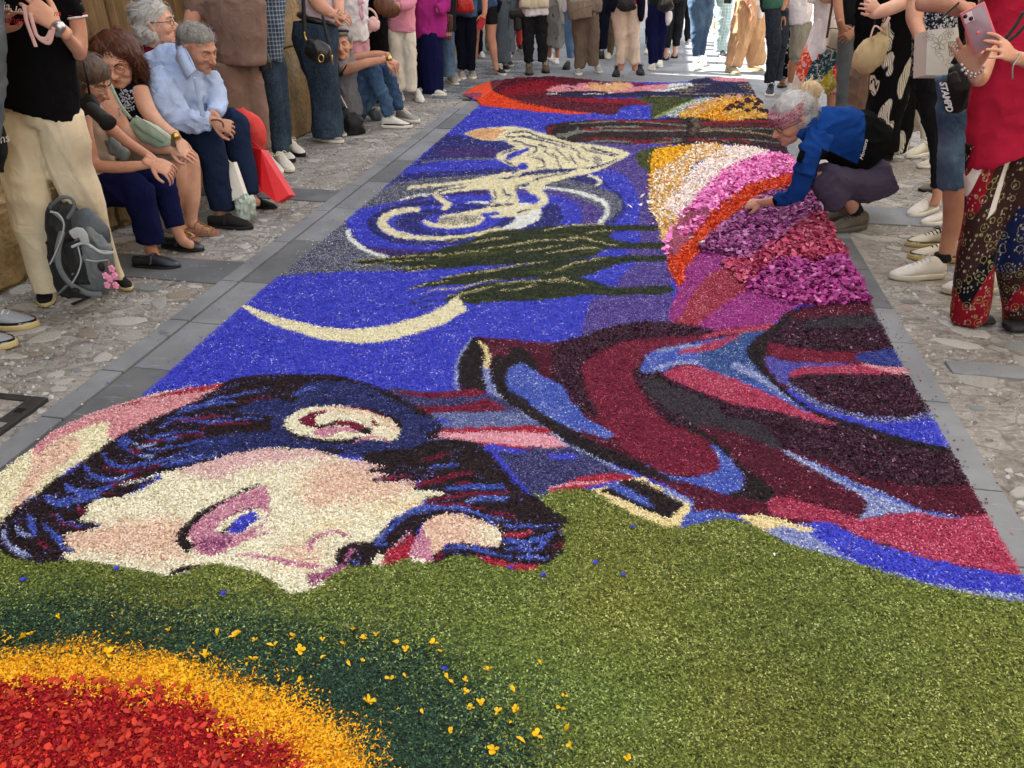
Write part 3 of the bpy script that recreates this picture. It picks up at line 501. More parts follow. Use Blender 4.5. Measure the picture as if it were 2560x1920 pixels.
def boxm(name, x0, x1, y0, y1, z0, z1, bev=0.0, T=None):
    bm = bmesh.new(); bmesh.ops.create_cube(bm, size=1)
    for v in bm.verts: v.co = Vector((x0 + (v.co.x + .5) * (x1 - x0), y0 + (v.co.y + .5) * (y1 - y0), z0 + (v.co.z + .5) * (z1 - z0)))
    if bev: bmesh.ops.bevel(bm, geom=bm.edges[:], offset=bev, segments=2, affect='EDGES', profile=.6)
    if T is not None: bm.transform(T)
    me = bpy.data.meshes.new(name); bm.to_mesh(me); bm.free(); return me
ROTS = Matrix.Rotation(-SA, 4, 'Z')              # street frame -> world
# ------------------------------------------------------------------ setting: street, kerbs, cobbles
def cobble_pat(nt, v):
    a = _noise(nt, v, 3.2, 6, .7); b_ = _noise(nt, v, 38, 8, .75, .4); c = _noise(nt, _map(nt, v, (1, 2.2, 1), (0, 0, .5)), 9, 5, .7, 1.2)
    col = _ramp(nt, c, (.3, sr('5e5a55')), (.45, sr('8e8b86')), (.58, sr('b3b0aa')), (.72, sr('8a8078')))
    col = _mix(nt, _ramp(nt, a, (.35, 0.0), (.7, .75)), col, sr('7a7066'))
    col = _mix(nt, _ramp(nt, b_, (.52, 0.0), (.7, .8)), col, sr('c6c3be'))
    w_ = nt.nodes.new('ShaderNodeMix'); w_.data_type = 'RGBA'; w_.blend_type = 'LINEAR_LIGHT'; w_.inputs[0].default_value = .07
    ns = nt.nodes.new('ShaderNodeTexNoise'); ns.inputs['Scale'].default_value = 6; ns.inputs['Detail'].default_value = 4; nt.links.new(v, ns.inputs['Vector']); nt.links.new(_map(nt, v, (1, 1.7, 1)), w_.inputs[6]); nt.links.new(ns.outputs['Color'], w_.inputs[7])
    e = nt.nodes.new('ShaderNodeTexVoronoi'); e.feature = 'DISTANCE_TO_EDGE'; e.inputs['Scale'].default_value = 5.2; nt.links.new(w_.outputs[2], e.inputs['Vector'])
    f = nt.nodes.new('ShaderNodeTexVoronoi'); f.inputs['Scale'].default_value = 5.2; nt.links.new(w_.outputs[2], f.inputs['Vector'])
    col = _mix(nt, _math(nt, 'MULTIPLY', _ramp(nt, f.outputs['Color'], (.2, 0.0), (.8, 1.0)), .45), col, sr('807a72'))
    return _mix(nt, _ramp(nt, e.outputs['Distance'], (.0, .55), (.05, 0.0)), col, sr('5c5852'))
def slab_pat(c0='62656a', c1='84878a', dark='3a3e42'):
    def f(nt, v):
        a = _noise(nt, v, 2.3, 6, .65, .3); b_ = _noise(nt, v, 60, 6, .8); d = _noise(nt, _map(nt, v, (1, 5, 1)), 7, 5, .7, .6)
        col = _ramp(nt, a, (.25, sr(c0)), (.75, sr(c1)))
        col = _mix(nt, _ramp(nt, d, (.6, 0.0), (.75, .5)), col, sr('9b9fa2'))
        col = _mix(nt, _ramp(nt, b_, (.62, 0.0), (.8, .6)), col, sr('a9a9a6'))
        return _mix(nt, _ramp(nt, _noise(nt, v, 5.5, 3, .5), (.68, 0.0), (.74, .7)), col, sr(dark))
    return f
def stone_pat(c0, c1, c2):
    def f(nt, v):
        a = _noise(nt, v, 2.0, 7, .7, .5); b_ = _noise(nt, v, 24, 8, .8)
        col = _ramp(nt, a, (.3, sr(c0)), (.55, sr(c1)), (.75, sr(c2)))
        return _mix(nt, _ramp(nt, b_, (.35, .55), (.6, 0.0)), col, sr('4c3f33'))
    return f
M_cob = mat('cobble_mortar', '888480', .85, .2, 1.2, 1.0, 20, pattern=cobble_pat, bdist=.03)
M_slab = mat('grey_slab', '62676a', .7, .12, 2, .35, 60, pattern=slab_pat())
M_slabd = mat('dark_grey_slab', '45494c', .75, .15, 2, .35, 60, pattern=slab_pat('4e5154', '6a6d6f', '333537'))
M_pave = mat('far_paving', '7d8083', .75, .15, 1.4, .3, 50, pattern=slab_pat('6c6f72', '868a8d', '505457'))
M_grout = mat('slab_grout', '8f8d88', .95, .2, 12, .5, 120)
STM = [mat('stone_%s' % k, c, .75, .28, 9, .6, 60) for k, c in dict(grey='8f8d89', pale='a5a29c', rose='92807b', brown='847a6d', dark='6a6966', slate='787b7b').items()]
def sheet(name, u0, u1, v0, v1, z, m, nu=1, nv=1, rough=0):
    V, F = [], []
    for j in range(nv + 1):
        for i in range(nu + 1):
            u = u0 + (u1 - u0) * i / nu; v = v0 + (v1 - v0) * j / nv
            V.append(ST(u, v, z + (mnoise.noise(Vector((u * 3, v * 3, 0))) * rough + mnoise.noise(Vector((u * 11, v * 11, 5))) * rough * .5 if rough else 0)))
    for j in range(nv):
        for i in range(nu):
            a = j * (nu + 1) + i; F.append((a, a + 1, a + nu + 2, a + nu + 1))
    return link(name, mesh(name, V, F), None, m)
g = sheet('ground', -40, 40, -12, 110, -.03, M_pave); tag(g, kind='structure')
cob_l = sheet('cobbled_pavement', -3.9, -2.186, -1.0, 9.0, -.004, M_cob, 60, 260, .006); tag(cob_l, kind='structure')
cob_r = sheet('cobbled_pavement', 1.216, 5.5, -1.0, 12.6, -.004, M_cob, 110, 260, .006); tag(cob_r, kind='structure')
street = sheet('street_paving', -5, 9, 8.9, 60, -.012, M_grout); tag(street, kind='structure')
bedbase = sheet('street_paving', -2.2, 1.23, -1.0, 9.0, -.012, M_grout); tag(bedbase, kind='structure')
def slab(par, u0, u1, v0, v1, m, top=0.0, name='slab', bev=.004):
    me = boxm(name, u0, u1, v0, v1, -.05, top, bev, ROTS); return link(name, me, par, m)
def vat(px, py): return UV(G(px, py))[1]
# kerb slabs right of the carpet
kr = [-.9, -.45, .1, .62, 1.15]
kr += [vat(2500, 1414), vat(2450, 1225), vat(2330, 1005), vat(2240, 857), vat(2190, 770), vat(2140, 674)]
while kr[-1] < 10.7: kr.append(kr[-1] + .52)
for a, b in zip(kr, kr[1:]): slab(bedbase, 1.085, 1.214, a + .003, b - .003, M_slabd if 3.4 < a < 4.6 else M_slab, .004)
# left kerb and gutter slabs
kl = [-.9, -.3, .3, .9, 1.45, vat(180, 1050), vat(240, 924), vat(454, 801), vat(560, 702)]
while kl[-1] < 8.4: kl.append(kl[-1] + .62)
for a, b in zip(kl, kl[1:]): slab(bedbase, -2.185, -2.088, a + .004, b - .004, M_slab, .004)
gl = [-.9, 0, .8, 1.6, vat(330, 917), vat(480, 805), vat(600, 703)]
while gl[-1] < 8.9: gl.append(gl[-1] + .66)
for k, (a, b) in enumerate(zip(gl, gl[1:])): slab(bedbase, -2.076, -1.50, a + .003, b - .003, M_slab if k % 3 else M_slabd, 0)
me = boxm('manhole_frame', -2.06, -1.7, 7.35, 7.9, 0, .006, .002, ROTS)
mh = link('inspection_cover', me, None, M_slabd); tag(mh, 'grey stone inspection cover let into the gutter slabs beside the blue petals', 'cover')
# dark cross slabs in the cobbles
for u0, u1, v0, v1 in ((-3.2, -2.186, vat(420, 700), vat(420, 643)), (-3.2, -2.186, vat(680, 497), vat(680, 468)), (1.216, 3.2, vat(2200, 560), vat(2200, 518)), (1.3, 1.62, vat(2400, 935), vat(2400, 905))):
    slab(cob_l if u0 < 0 else cob_r, u0, u1, v0, v1, M_slab if u0 > 1.2 else M_slabd, .004)
# far paving: rows of dark blocks on the left, slabs on the right
k = 0
for i in range(10):
    for j in range(26):
        v0 = 8.95 + j * .12; u0 = -3.2 + i * .16 - (j % 2) * .08
        if v0 > 12 or u0 > -1.7: continue
        me = boxm('paving_block', u0 + .004, u0 + .153, v0 + .004, v0 + .113, -.04, .001 + RS.rand() * .005, .003, ROTS)
        link('paving_block', me, street, M_slabd if RS.rand() < .4 else M_slab); k += 1
for j in range(30):
    v0 = 9.02 + j * .42; u = -1.62 - (j % 3) * .17
    if j > 7: u = -3.4 + (j % 3) * .17
    while u < 8.4:
        w_ = .5 + .3 * RS.rand(); me = boxm('slab', u + .003, u + w_ - .003, v0 + .003, v0 + .417, -.05, 0, .003, ROTS)
        link('slab', me, street, M_pave if RS.rand() < .7 else M_slab); u += w_
        if j > 16: u += 0
# embedded river stones
def stone_mesh(seed, n=11):
    r = random.Random(seed); V, F = [], []; ph = [r.uniform(0, 6.28) for _ in range(3)]
    def rad(t): return 1 + .14 * math.sin(2 * t + ph[0]) + .13 * math.sin(3 * t + ph[1]) + .08 * math.sin(5 * t + ph[2]) + r.uniform(-.08, .08)
    R_ = [rad(2 * PI * k / n) for k in range(n)]
    for s, z in ((1.0, -.25), (.97, .25), (.88, .8), (.55, .95)):
        for k in range(n):
            t = 2 * PI * k / n; V.append((math.cos(t) * R_[k] * s, math.sin(t) * R_[k] * s, z + (r.uniform(-.06, .06) if z > .3 else 0)))
    V.append((0, 0, 1.0))
    for q in range(3):
        for k in range(n): a = q * n + k; b = q * n + (k + 1) % n; F.append((a, b, b + n, a + n))
    for k in range(n): F.append((3 * n + k, 3 * n + (k + 1) % n, 4 * n))
    me = mesh('stone', V, F); me.shade_smooth(); me.materials.append(STM[0]); return me
STONES = [stone_mesh(s) for s in range(10)]
def scatter_stones(par, u0, u1, v0, v1, n, smin, smax, seed):
    r = random.Random(seed); pl = []; tries = 0
    while len(pl) < n and tries < 60000:
        tries += 1; v = v0 + (v1 - v0) * r.random() ** 1.5; u = r.uniform(u0, u1); s = (smin + (smax - smin) * r.random() ** 1.6)
        asp = r.uniform(.5, .85)
        if u - s < u0 or u + s > u1: continue
        if any((u - a) ** 2 + (v - b) ** 2 < (s + c) ** 2 * .62 for a, b, c in pl): continue
        pl.append((u, v, s)); o = bpy.data.objects.new('stone', r.choice(STONES)); COL.objects.link(o); o.parent = par
        o.location = ST(u, v, -.004); o.rotation_euler = (r.uniform(-.04, .04), r.uniform(-.04, .04), r.gauss(0.2, .6) - SA)
        o.scale = (s, s * asp, r.uniform(.003, .0075))
        o.material_slots[0].link = 'OBJECT'; o.material_slots[0].material = r.choices(STM, (6, 7, .8, 1.6, .5, 3))[0]
scatter_stones(cob_l, -3.3, -2.2, .9, 8.8, 290, .03, .10, 3)
scatter_stones(cob_r, 1.23, 3.0, 1.2, 8.0, 290, .035, .12, 5)
def gravel(par, u0, u1, v0, v1, n, seed):
    r = np.random.RandomState(seed); u = r.uniform(u0, u1, n); v = v0 + (v1 - v0) * r.rand(n) ** 1.3; s = .004 + .016 * r.rand(n) ** 3 * 1.0; k = 6
    X = u * su[0] + v * sv[0]; Y = u * su[1] + v * sv[1]; th = r.rand(n) * 6.28; V = np.zeros((n, k + 1, 3)); asp = .4 + .5 * r.rand(n)
    for j in range(k):
        a = 2 * PI * j / k; rr = s * (.75 + .5 * r.rand(n)); x, y = np.cos(a) * rr, np.sin(a) * rr * asp
        V[:, j] = np.stack([X + x * np.cos(th) - y * np.sin(th), Y + x * np.sin(th) + y * np.cos(th), np.full(n, -.006)], 1)
    V[:, k] = np.stack([X, Y, .002 + s * .35 * r.rand(n)], 1)
    F = np.array([(j, (j + 1) % k, k) for j in range(k)])[None] + (np.arange(n) * (k + 1))[:, None, None]
    g_ = .10 + .35 * r.rand(n, 1); c = np.concatenate([g_ * 1.03, g_, g_ * .95], 1); me = npmesh('gravel', V.reshape(-1, 3), F.reshape(-1, 3), np.repeat(c, k + 1, 0)); me.materials.append(attr_mat('gravel', .85, .3))
    o = link('gravel', me, par); o['kind'] = 'stuff'
gravel(cob_l, -3.3, -2.19, .8, 8.9, 9000, 1); gravel(cob_r, 1.22, 3.4, 1.0, 9.5, 12000, 2)
# metal-framed inspection cover bottom left
M_iron = mat('dark_iron', '2b2b2b', .5, .2, 20, .3, 150, spec=.5)
cv = empty('inspection_cover', G(20, 1050)); tag(cv, 'square inspection cover with dark metal rim in the pavement at the lower left', 'cover')
cxu, cxv = UV(G(122, 1000)); ins_ = Matrix.Translation(-cv.location) @ ROTS
for (a, b, c, d) in ((-.07, 0, -.8, 0), (-.8, -.07, -.035, 0), (-.8, -.735, -.8, -.035)):
    link('rim', boxm('rim', cxu + a, cxu + b, cxv + c, cxv + d, -.03, .012, .003, ins_), cv, M_iron)
link('plate', boxm('plate', cxu - .733, cxu - .073, cxv - .8, cxv - .037, -.03, .007, .003, ins_), cv, M_cob)
for q in (.12, .22): link('lifting_hole', boxm('lifting_hole', cxu - .055, cxu - .02, cxv - q, cxv - q + .03, .0, .0135, .001, ins_), cv, M_slab if q > .2 else mat('black_hole', '080808', .9))
# ------------------------------------------------------------------ houses on the left: stone wall, door, bench
M_wall = mat('sandstone_wall', 'a08a6c', .9, .2, 2, 1.0, 18, pattern=stone_pat('9a8058', 'b89c72', 'd0b894'), bdist=.03)
M_wall2 = mat('pale_stone_wall', 'b5a68e', .9, .2, 2, 1.0, 18, pattern=stone_pat('a08e74', 'b8a98f', 'cfc4b0'), bdist=.03)
M_bench = mat('ochre_bench_stone', '9c8358', .9, .25, 3, 1.0, 12, pattern=stone_pat('77623f', '9a8257', 'b7a27a'), bdist=.03)
M_dark = mat('dark_wall', '5b5147', .9, .2, 2, 1.0, 14, pattern=stone_pat('4a4138', '6a5d4f', '8a7c6b'), bdist=.03)
def wood_pat(nt, v):
    a = _noise(nt, _map(nt, v, (30, 30, 1.2)), 1.0, 8, .75, .8); b_ = _noise(nt, v, 3, 5, .6)
    return _mix(nt, _ramp(nt, b_, (.3, 0.0), (.7, .6)), _ramp(nt, a, (.3, sr('33261a')), (.5, sr('6b543a')), (.7, sr('957b58'))), sr('8c7048'))
M_wood = mat('weathered_wood', '6b543a', .85, .2, 3, .8, 30, pattern=wood_pat, bdist=.01)
def rough_box(name, u0, u1, v0, v1, z0, z1, m, par, amp=.015, cut=6, bev=.012):
    bm = bmesh.new(); bmesh.ops.create_cube(bm, size=1)
    for v in bm.verts: v.co = Vector((u0 + (v.co.x + .5) * (u1 - u0), v0 + (v.co.y + .5) * (v1 - v0), z0 + (v.co.z + .5) * (z1 - z0)))
    bmesh.ops.bevel(bm, geom=bm.edges[:], offset=bev, segments=2, affect='EDGES')
    bmesh.ops.subdivide_edges(bm, edges=bm.edges[:], cuts=cut, use_grid_fill=True)
    for v in bm.verts:
        q = v.co * 6 + Vector((u0 * 9, v0 * 7, z0 * 5)); k = mnoise.noise(q) * amp + mnoise.noise(q * 3) * amp * .5
        v.co += v.normal * k
    bm.transform(ROTS); me = bpy.data.meshes.new(name); bm.to_mesh(me); bm.free(); me.shade_smooth(); me.set_sharp_from_angle(angle=math.radians(22))
    return link(name, me, par, m)
house = empty('house'); tag(house, 'old sandstone house with weathered wooden door behind the seated people on the left', 'house')
tag(link('core', boxm('core', -12, -3.75, -6, 11.9, -.1, 12, 0, ROTS), house, M_dark))
# ashlar blocks: the wall in front of the core, leaving the door recess open between v 4.3 and 6.2
def ashlar(par, u0, u1, v0, v1, z0, z1, bh, bl, m, seed, amp=.012):
    r = random.Random(seed); z = z0
    while z < z1 - .02:
        h = min(bh * r.uniform(.85, 1.15), z1 - z); h = z1 - z if z1 - z - h < .12 else h; v = v0
        while v < v1 - .02:
            l_ = bl * r.uniform(.7, 1.3); l_ = v1 - v if v1 - v - l_ < bl * .4 else l_
            rough_box('block', u0, u1 + r.uniform(-.012, .012), v + .004, v + l_ - .004, z + .004, z + h - .004, m, par, amp, 4)
            v += l_
        z += h
ashlar(house, -3.8, -3.36, -1.2, 3.9, 0, 2.2, .36, .55, M_wall, 1, .02)
link('upper_wall', boxm('upper_wall', -3.8, -3.36, -6, 11.9, 2.9, 12, 0, ROTS), house, M_wall)
link('upper_wall', boxm('upper_wall', -3.8, -3.38, -6, -1.2, -.1, 2.9, 0, ROTS), house, M_wall)
ashlar(house, -3.8, -3.30, 6.05, 6.6, 0, 2.9, .8, .6, M_wall, 4, .008)
ashlar(house, -3.8, -3.18, 6.6, 11.9, 0, 2.9, .8, 1.3, M_wall, 7, .008)
door = empty('door'); door.parent = house
for k in range(9):
    v0 = 3.92 + k * .235
    d_ = link('board', boxm('board', -3.72, -3.66 + (k % 2) * .012, v0 + .003, v0 + .232, .42, 2.9, .006, ROTS), door, M_wood)
for z_ in (.62, 1.45, 2.3): link('rail', boxm('rail', -3.66, -3.62, 3.93, 6.04, z_, z_ + .12, .01, ROTS), door, M_wood)
bench = empty('stone_bench'); tag(bench, 'rough ochre stone ledge along the wall that three people sit on', 'bench')
for k in range(5):
    v0 = 2.9 + k * .62; rough_box('stone', -3.75, -3.22 + RS.rand() * .03, v0 + .003, v0 + .616, 0, .40, M_bench, bench, .03, 5, .03)
low = empty('house'); tag(low, 'lower pale house further down the street beyond the sandstone one', 'house')
link('wall', boxm('wall', -12, -3.2, 12.0, 60, -.1, 4.35, 0, ROTS), low, M_wall2)

# the house across the street, behind the right-hand row of people
hr = empty('house'); tag(hr, 'pale plastered house on the right side of the street behind the onlookers', 'house')
link('wall', boxm('wall', 4.7, 12, -8, 11.6, -.1, 8.5, 0, ROTS), hr, M_wall2)
# ------------------------------------------------------------------ the carpet in petals
M_pet = attr_mat('petal_chips', .75, .2)
M_big = attr_mat('petals', .6, .3)
carpet = empty('flower_carpet', (0, 0, 0)); tag(carpet, 'long flower petal carpet with a sideways face, dark coat, moon and swirling sky', 'flower carpet')
q_, _ = pts('C 530,970 600,940 760,860 900,640 1000,560 1500,330 1530,200 1320,150 1100,95 900,60 700,66 440,110 395,300 400,500 470,720 540,900')
big_poly = crom(q_, True); q2, _ = pts('C 760,870 1100,620 1500,480 1690,500 1960,960 2112,1292 1700,1330 1400,1290 1180,1200 1000,1000')
def inpoly(px, py, poly):
    ins = np.zeros(len(px), bool); x, y = poly[:, 0], poly[:, 1]; x2, y2 = np.roll(x, -1), np.roll(y, -1)
    for a, b, c, d in zip(x, y, x2, y2):
        m = (b <= py) != (d <= py); xx = a + (py - b) * (c - a) / ((d - b) if d != b else 1e-9); ins ^= m & (px < xx)
    return ins
HEAP = [LABS.index(k) for k in ('whiteyel', 'whitepink', 'pinkmag', 'orangepet', 'purplepet', 'rosepet', 'magpet', 'yellow', 'goldmix', 'gold')]
hm_c = [(UV(G(*p_))[0], UV(G(*p_))[1]) for p_ in ((1750, 470), (1900, 500), (2000, 640), (1880, 640), (1800, 420))]
def bedh(X, Y):
    u = X * su[0] + Y * su[1]; v = X * sv[0] + Y * sv[1]
    h = .012 + .006 * vnoise(u * 9, v * 9) + .004 * vnoise(u * 40, v * 40)
    r = np.exp(-(((u - .75) / .42) ** 2 + ((v - 5.6) / 1.3) ** 2)) * .035
    return h + r * (.6 + .6 * vnoise(u * 7 + 3, v * 7))
def petal_cloud(n_mult):
    """positions: density falls with distance"""
    vs_, us_, ss_ = [], [], []
    v = .55
    while v < 10.9:
        dv = .05 + .01 * v; Yc = v; s = max(.0036, .0012 * Yc) if Yc < 3 else .0036 + (Yc - 3) * .00075
        u0, u1 = (-3.1, 1.35) if v < 1.9 else (-2.3, 1.13) if v < 9.0 else (-1.95, 1.13)
        n = int(n_mult * (u1 - u0) * dv / (s * s))
        us_.append(RS.uniform(u0, u1, n)); vs_.append(RS.uniform(v, v + dv, n)); ss_.append(np.full(n, s)); v += dv
    return np.concatenate(us_), np.concatenate(vs_), np.concatenate(ss_)
uu, vv, ss = petal_cloud(1.05)
Xp = uu * su[0] + vv * sv[0]; Yp = uu * su[1] + vv * sv[1]
lab, prt, ppx, ppy = petal_labels(Xp, Yp)
ok = (lab > 0) & (ppx > -160) & (ppx < 2720) & (ppy < 2080)
Xp, Yp, ss, lab, prt, uu, vv = Xp[ok], Yp[ok], ss[ok], lab[ok], prt[ok], uu[ok], vv[ok]
colp = petal_colors(lab, Xp, Yp); Zp = bedh(Xp, Yp) + RS.rand(len(Xp)) * .004
long_ = np.where(np.isin(lab, [LABS.index(k) for k in ('cream', 'creamface', 'peach', 'bluehair', 'blue', 'yellowchip', 'lilac', 'magfine', 'redrose')]), 1.5, 1.15)
th = RS.rand(len(Xp)) * 2 * PI; tilt = RS.randn(len(Xp)) * .36; L_ = ss * long_ * (.75 + .5 * RS.rand(len(Xp))); W_ = ss * .62 * (.7 + .6 * RS.rand(len(Xp)))
dx, dy = np.cos(th), np.sin(th)
ctr = np.stack([Xp, Yp, Zp], 1); ax = np.stack([dx * np.cos(tilt), dy * np.cos(tilt), np.sin(tilt)], 1) * L_[:, None]; roll = RS.randn(len(Xp)) * .32
bx = np.stack([-dy * np.cos(roll), dx * np.cos(roll), np.sin(roll)], 1) * W_[:, None]
for pn in PRTS[1:]:
    m = prt == PRTS.index(pn)
    if m.sum() < 50: continue
    c_, a_, b_ = ctr[m], ax[m], bx[m]; n = len(c_)
    V = np.empty((n, 3, 3), np.float32); V[:, 0] = c_ + a_; V[:, 1] = c_ - a_ * .8 + b_; V[:, 2] = c_ - a_ * .8 - b_
    V[:, :, 2] = np.maximum(V[:, :, 2], .003)
    me = npmesh(pn, V.reshape(-1, 3), np.arange(n * 3).reshape(-1, 3), np.repeat(colp[m], 3, axis=0))
    me.materials.append(M_pet); o = link(pn, me, carpet); o['kind'] = 'stuff'
# bed under the chips
nu, nv = 300, 900
vg = .5 + 10.4 * (np.linspace(0, 1, nv) ** 1.6); ug = np.linspace(-3.1, 1.14, nu)
UU, VV = np.meshgrid(ug, vg); UU, VV = UU.ravel(), VV.ravel()
Xb = UU * su[0] + VV * sv[0]; Yb = UU * su[1] + VV * sv[1]
pxb, pyb = proj(Xb, Yb, 0); lb, _ = look(pxb, pyb); cb = petal_colors(lb, Xb, Yb) * .8
zb = bedh(Xb, Yb) - .004
idx = np.arange(nu * nv).reshape(nv, nu); F = np.stack([idx[:-1, :-1], idx[:-1, 1:], idx[1:, 1:], idx[1:, :-1]], -1).reshape(-1, 4)
okf = (lb[F] > 0).all(1) ; F = F[okf]; used = np.unique(F); rm = np.full(nu * nv, -1); rm[used] = np.arange(len(used))
me = npmesh('petal_bed', np.stack([Xb, Yb, zb], 1)[used], rm[F], cb[used]); me.materials.append(M_pet); me.shade_smooth()
tag(link('petal_bed', me, carpet), kind='stuff')
# whole petals: curved leaf-shaped sheets of 8 triangles
def petals(name, X, Y, Z, size, col, par, kind='stuff', m=None, curl=.35, asp=.7, tiltS=.45):
    n = len(X)
    prof = np.array([(-1, 0, .1), (-.45, -.75, .25), (-.45, .75, .25), (.35, -.95, .1), (.35, .95, .1), (1, -.25, .35), (1, .25, .35), (0, 0, -.15)])
    fc = np.array([(0, 1, 7), (1, 3, 7), (3, 5, 7), (5, 6, 7), (6, 4, 7), (4, 2, 7), (2, 0, 7)])
    th = RS.rand(n) * 2 * PI; t1 = RS.randn(n) * tiltS; t2 = RS.randn(n) * tiltS
    e1 = np.stack([np.cos(th) * np.cos(t1), np.sin(th) * np.cos(t1), np.sin(t1)], 1)
    e2 = np.stack([-np.sin(th) * np.cos(t2), np.cos(th) * np.cos(t2), np.sin(t2)], 1)
    e3 = np.cross(e1, e2); s = size[:, None, None] if hasattr(size, '__len__') else size
    pr = prof[None] * (1 + .2 * RS.randn(n, 8, 1))
    V = np.stack([X, Y, Z], 1)[:, None] + s * (pr[..., 0:1] * e1[:, None] + asp * pr[..., 1:2] * e2[:, None] + curl * pr[..., 2:3] * e3[:, None] * (.6 + RS.rand(n, 1, 1)))
    V[..., 2] = np.maximum(V[..., 2], .004)
    F = (fc[None] + (np.arange(n) * 8)[:, None, None]).reshape(-1, 3)
    cc = col[:, None] * (.9 + .2 * RS.rand(n, 8, 1)); me = npmesh(name, V.reshape(-1, 3), F, cc.reshape(-1, 3)); me.materials.append(m or M_big); me.shade_smooth()
    o = link(name, me, par); o['kind'] = kind; return o
def big_petals(name, labels, n, size, lo=0.0, hi=.014, curl=.35, asp=.7, tilt=.45, tint=None):
    ids = [LABS.index(k) for k in labels]; X_, Y_, L2 = [], [], []
    m = 60 * n; u = RS.uniform(-1.9, 1.12, m); v = RS.uniform(.7, 10.6, m)
    X = u * su[0] + v * sv[0]; Y = u * su[1] + v * sv[1]; px, py = proj(X, Y, 0); l, _ = look(px + RS.randn(m) * 4, py + RS.randn(m) * 3)
    l0, _ = look(px, py)
    k = np.nonzero(np.isin(l, ids) & (l0 > 0) & (px > -60) & (px < 2620) & (py < 1990))[0][:n]; X, Y, l = X[k], Y[k], l[k]
    col = petal_colors(l, X, Y) if tint is None else np.array(sr(tint))[None] * (.6 + .8 * RS.rand(len(X), 1)); Z = bedh(X, Y) + lo + RS.rand(len(k)) * (hi - lo)
    return petals(name, X, Y, Z, size * (.7 + .6 * RS.rand(len(k))), col, carpet, curl=curl, asp=asp, tiltS=tilt)
big_petals('hydrangea_petal_heap', ('magpet', 'rosepet', 'purplepet'), 9000, .017, .004, .03)
big_petals('rose_petal_heap', ('pinkmag',), 4200, .016, .004, .022, asp=.75)
big_petals('white_petal_heap', ('whitepink', 'whiteyel'), 9000, .014, .003, .018, asp=.4)
big_petals('orange_petal_heap', ('orangepet',), 4200, .010, .003, .018, asp=.5, tilt=.8)
big_petals('scattered_red_petals', ('redchip',), 1300, .0088, .002, .009, asp=.65, tilt=.35, tint='b4301e')
big_petals('yellow_petal_heap', ('yellow', 'goldmix', 'gold'), 4500, .012, .002, .014, asp=.6, tilt=.6)
big_petals('purple_leaf_heap', ('darkpurple',), 6000, .0065, .001, .007, asp=.6, tilt=.6)

# whole blossoms lying loose on the carpet
M_yel = mat('yellow_broom', 'e8b80a', .5, .15, 40, .2, 200); M_corn = mat('cornflower', '3a3fc0', .6, .15, 40, .2, 200); M_wpet = mat('white_petal', 'e8e4dc', .5, .08, 40, .1, 200)
def blossom_mesh(name, m, k, r, seed, cup=.5):
    rr = random.Random(seed); V, F = [], []
    for q in range(k):
        a = 2 * PI * q / k + rr.uniform(-.5, .5); L0 = r * rr.uniform(.7, 1.15); w0 = r * rr.uniform(.28, .5); up = rr.uniform(.1, cup); n = len(V)
        for t, ww in ((0, .15), (.35, .9), (.7, 1.0), (1.0, .35)):
            z = up * r * t * 1.4 + .15 * r * math.sin(t * 3); c = Vector((math.cos(a) * L0 * t, math.sin(a) * L0 * t, z)); s = Vector((-math.sin(a), math.cos(a), rr.uniform(-.3, .3))) * w0 * ww
            V += [c - s, c + Vector((0, 0, -.12 * r)), c + s]
        for t in range(3):
            for j in range(2): F.append((n + t * 3 + j, n + t * 3 + j + 1, n + t * 3 + j + 4, n + t * 3 + j + 3))
    me = mesh(name, V, F); me.shade_smooth(); me.materials.append(m); return me
BL = [blossom_mesh('blossom', M_yel, k, .013, k * 3 + s) for k in (3, 4, 2, 3, 5) for s in (1, 2)]
SING = [blossom_mesh('petal', M_yel, 1, .016, s, .9) for s in range(4)]
yb = """10,235 45,237 97,230 120,222 205,270 278,305 210,163 590,207 755,225 822,228 888,243 378,288 435,225 716,298 635,333 676,332 740,345 578,362 672,365 650,388 628,372 950,262 1023,233 1040,278 1130,294 1196,258 1258,236 1303,222 1358,247 1222,208 1404,274 1118,242 1215,332 1253,315 1350,375 1405,372 972,373 1047,380 925,428 880,312 865,308 1500,254 1526,284 1686,348 1872,327 1550,377 1608,383 1607,424 1780,422 1628,477 1662,462 1720,492 1772,524 1780,484 1950,434 1937,476 1950,556 1855,573 1557,558 1705,622 1815,597 1970,610 2165,650 1275,458 1465,498""".split()
for i, t in enumerate(yb):
    p = GG('M ' + t) if 'GG' in globals() else G(*pts('M ' + t)[0][0]); o = bpy.data.objects.new('yellow_blossom', (BL if i % 4 else SING)[i % (10 if i % 4 else 4)]); COL.objects.link(o)
    o.location = (p.x, p.y, .022); o.rotation_euler = (RS.randn() * .3, RS.randn() * .3, RS.rand() * 6.28); s = .6 + .6 * RS.rand(); o.scale = (s, s * (.6 + .5 * RS.rand()), s * 1.3)
    wh = {'green': 'olive green petals outside the dark ring', 'dgreen': 'dark green ring', 'yellowchip': 'golden yellow ring', 'redchip': 'edge of the red disc'}.get(LABS[look(*[np.array([q]) for q in proj(p.x, p.y, 0)])[0][0]], 'dark green ring')
    tag(o, ('yellow open blossom' if i % 4 else 'single folded yellow petal') + ' lying loose on the ' + wh, 'flower', 'yellow blossoms scattered at the front of the carpet')
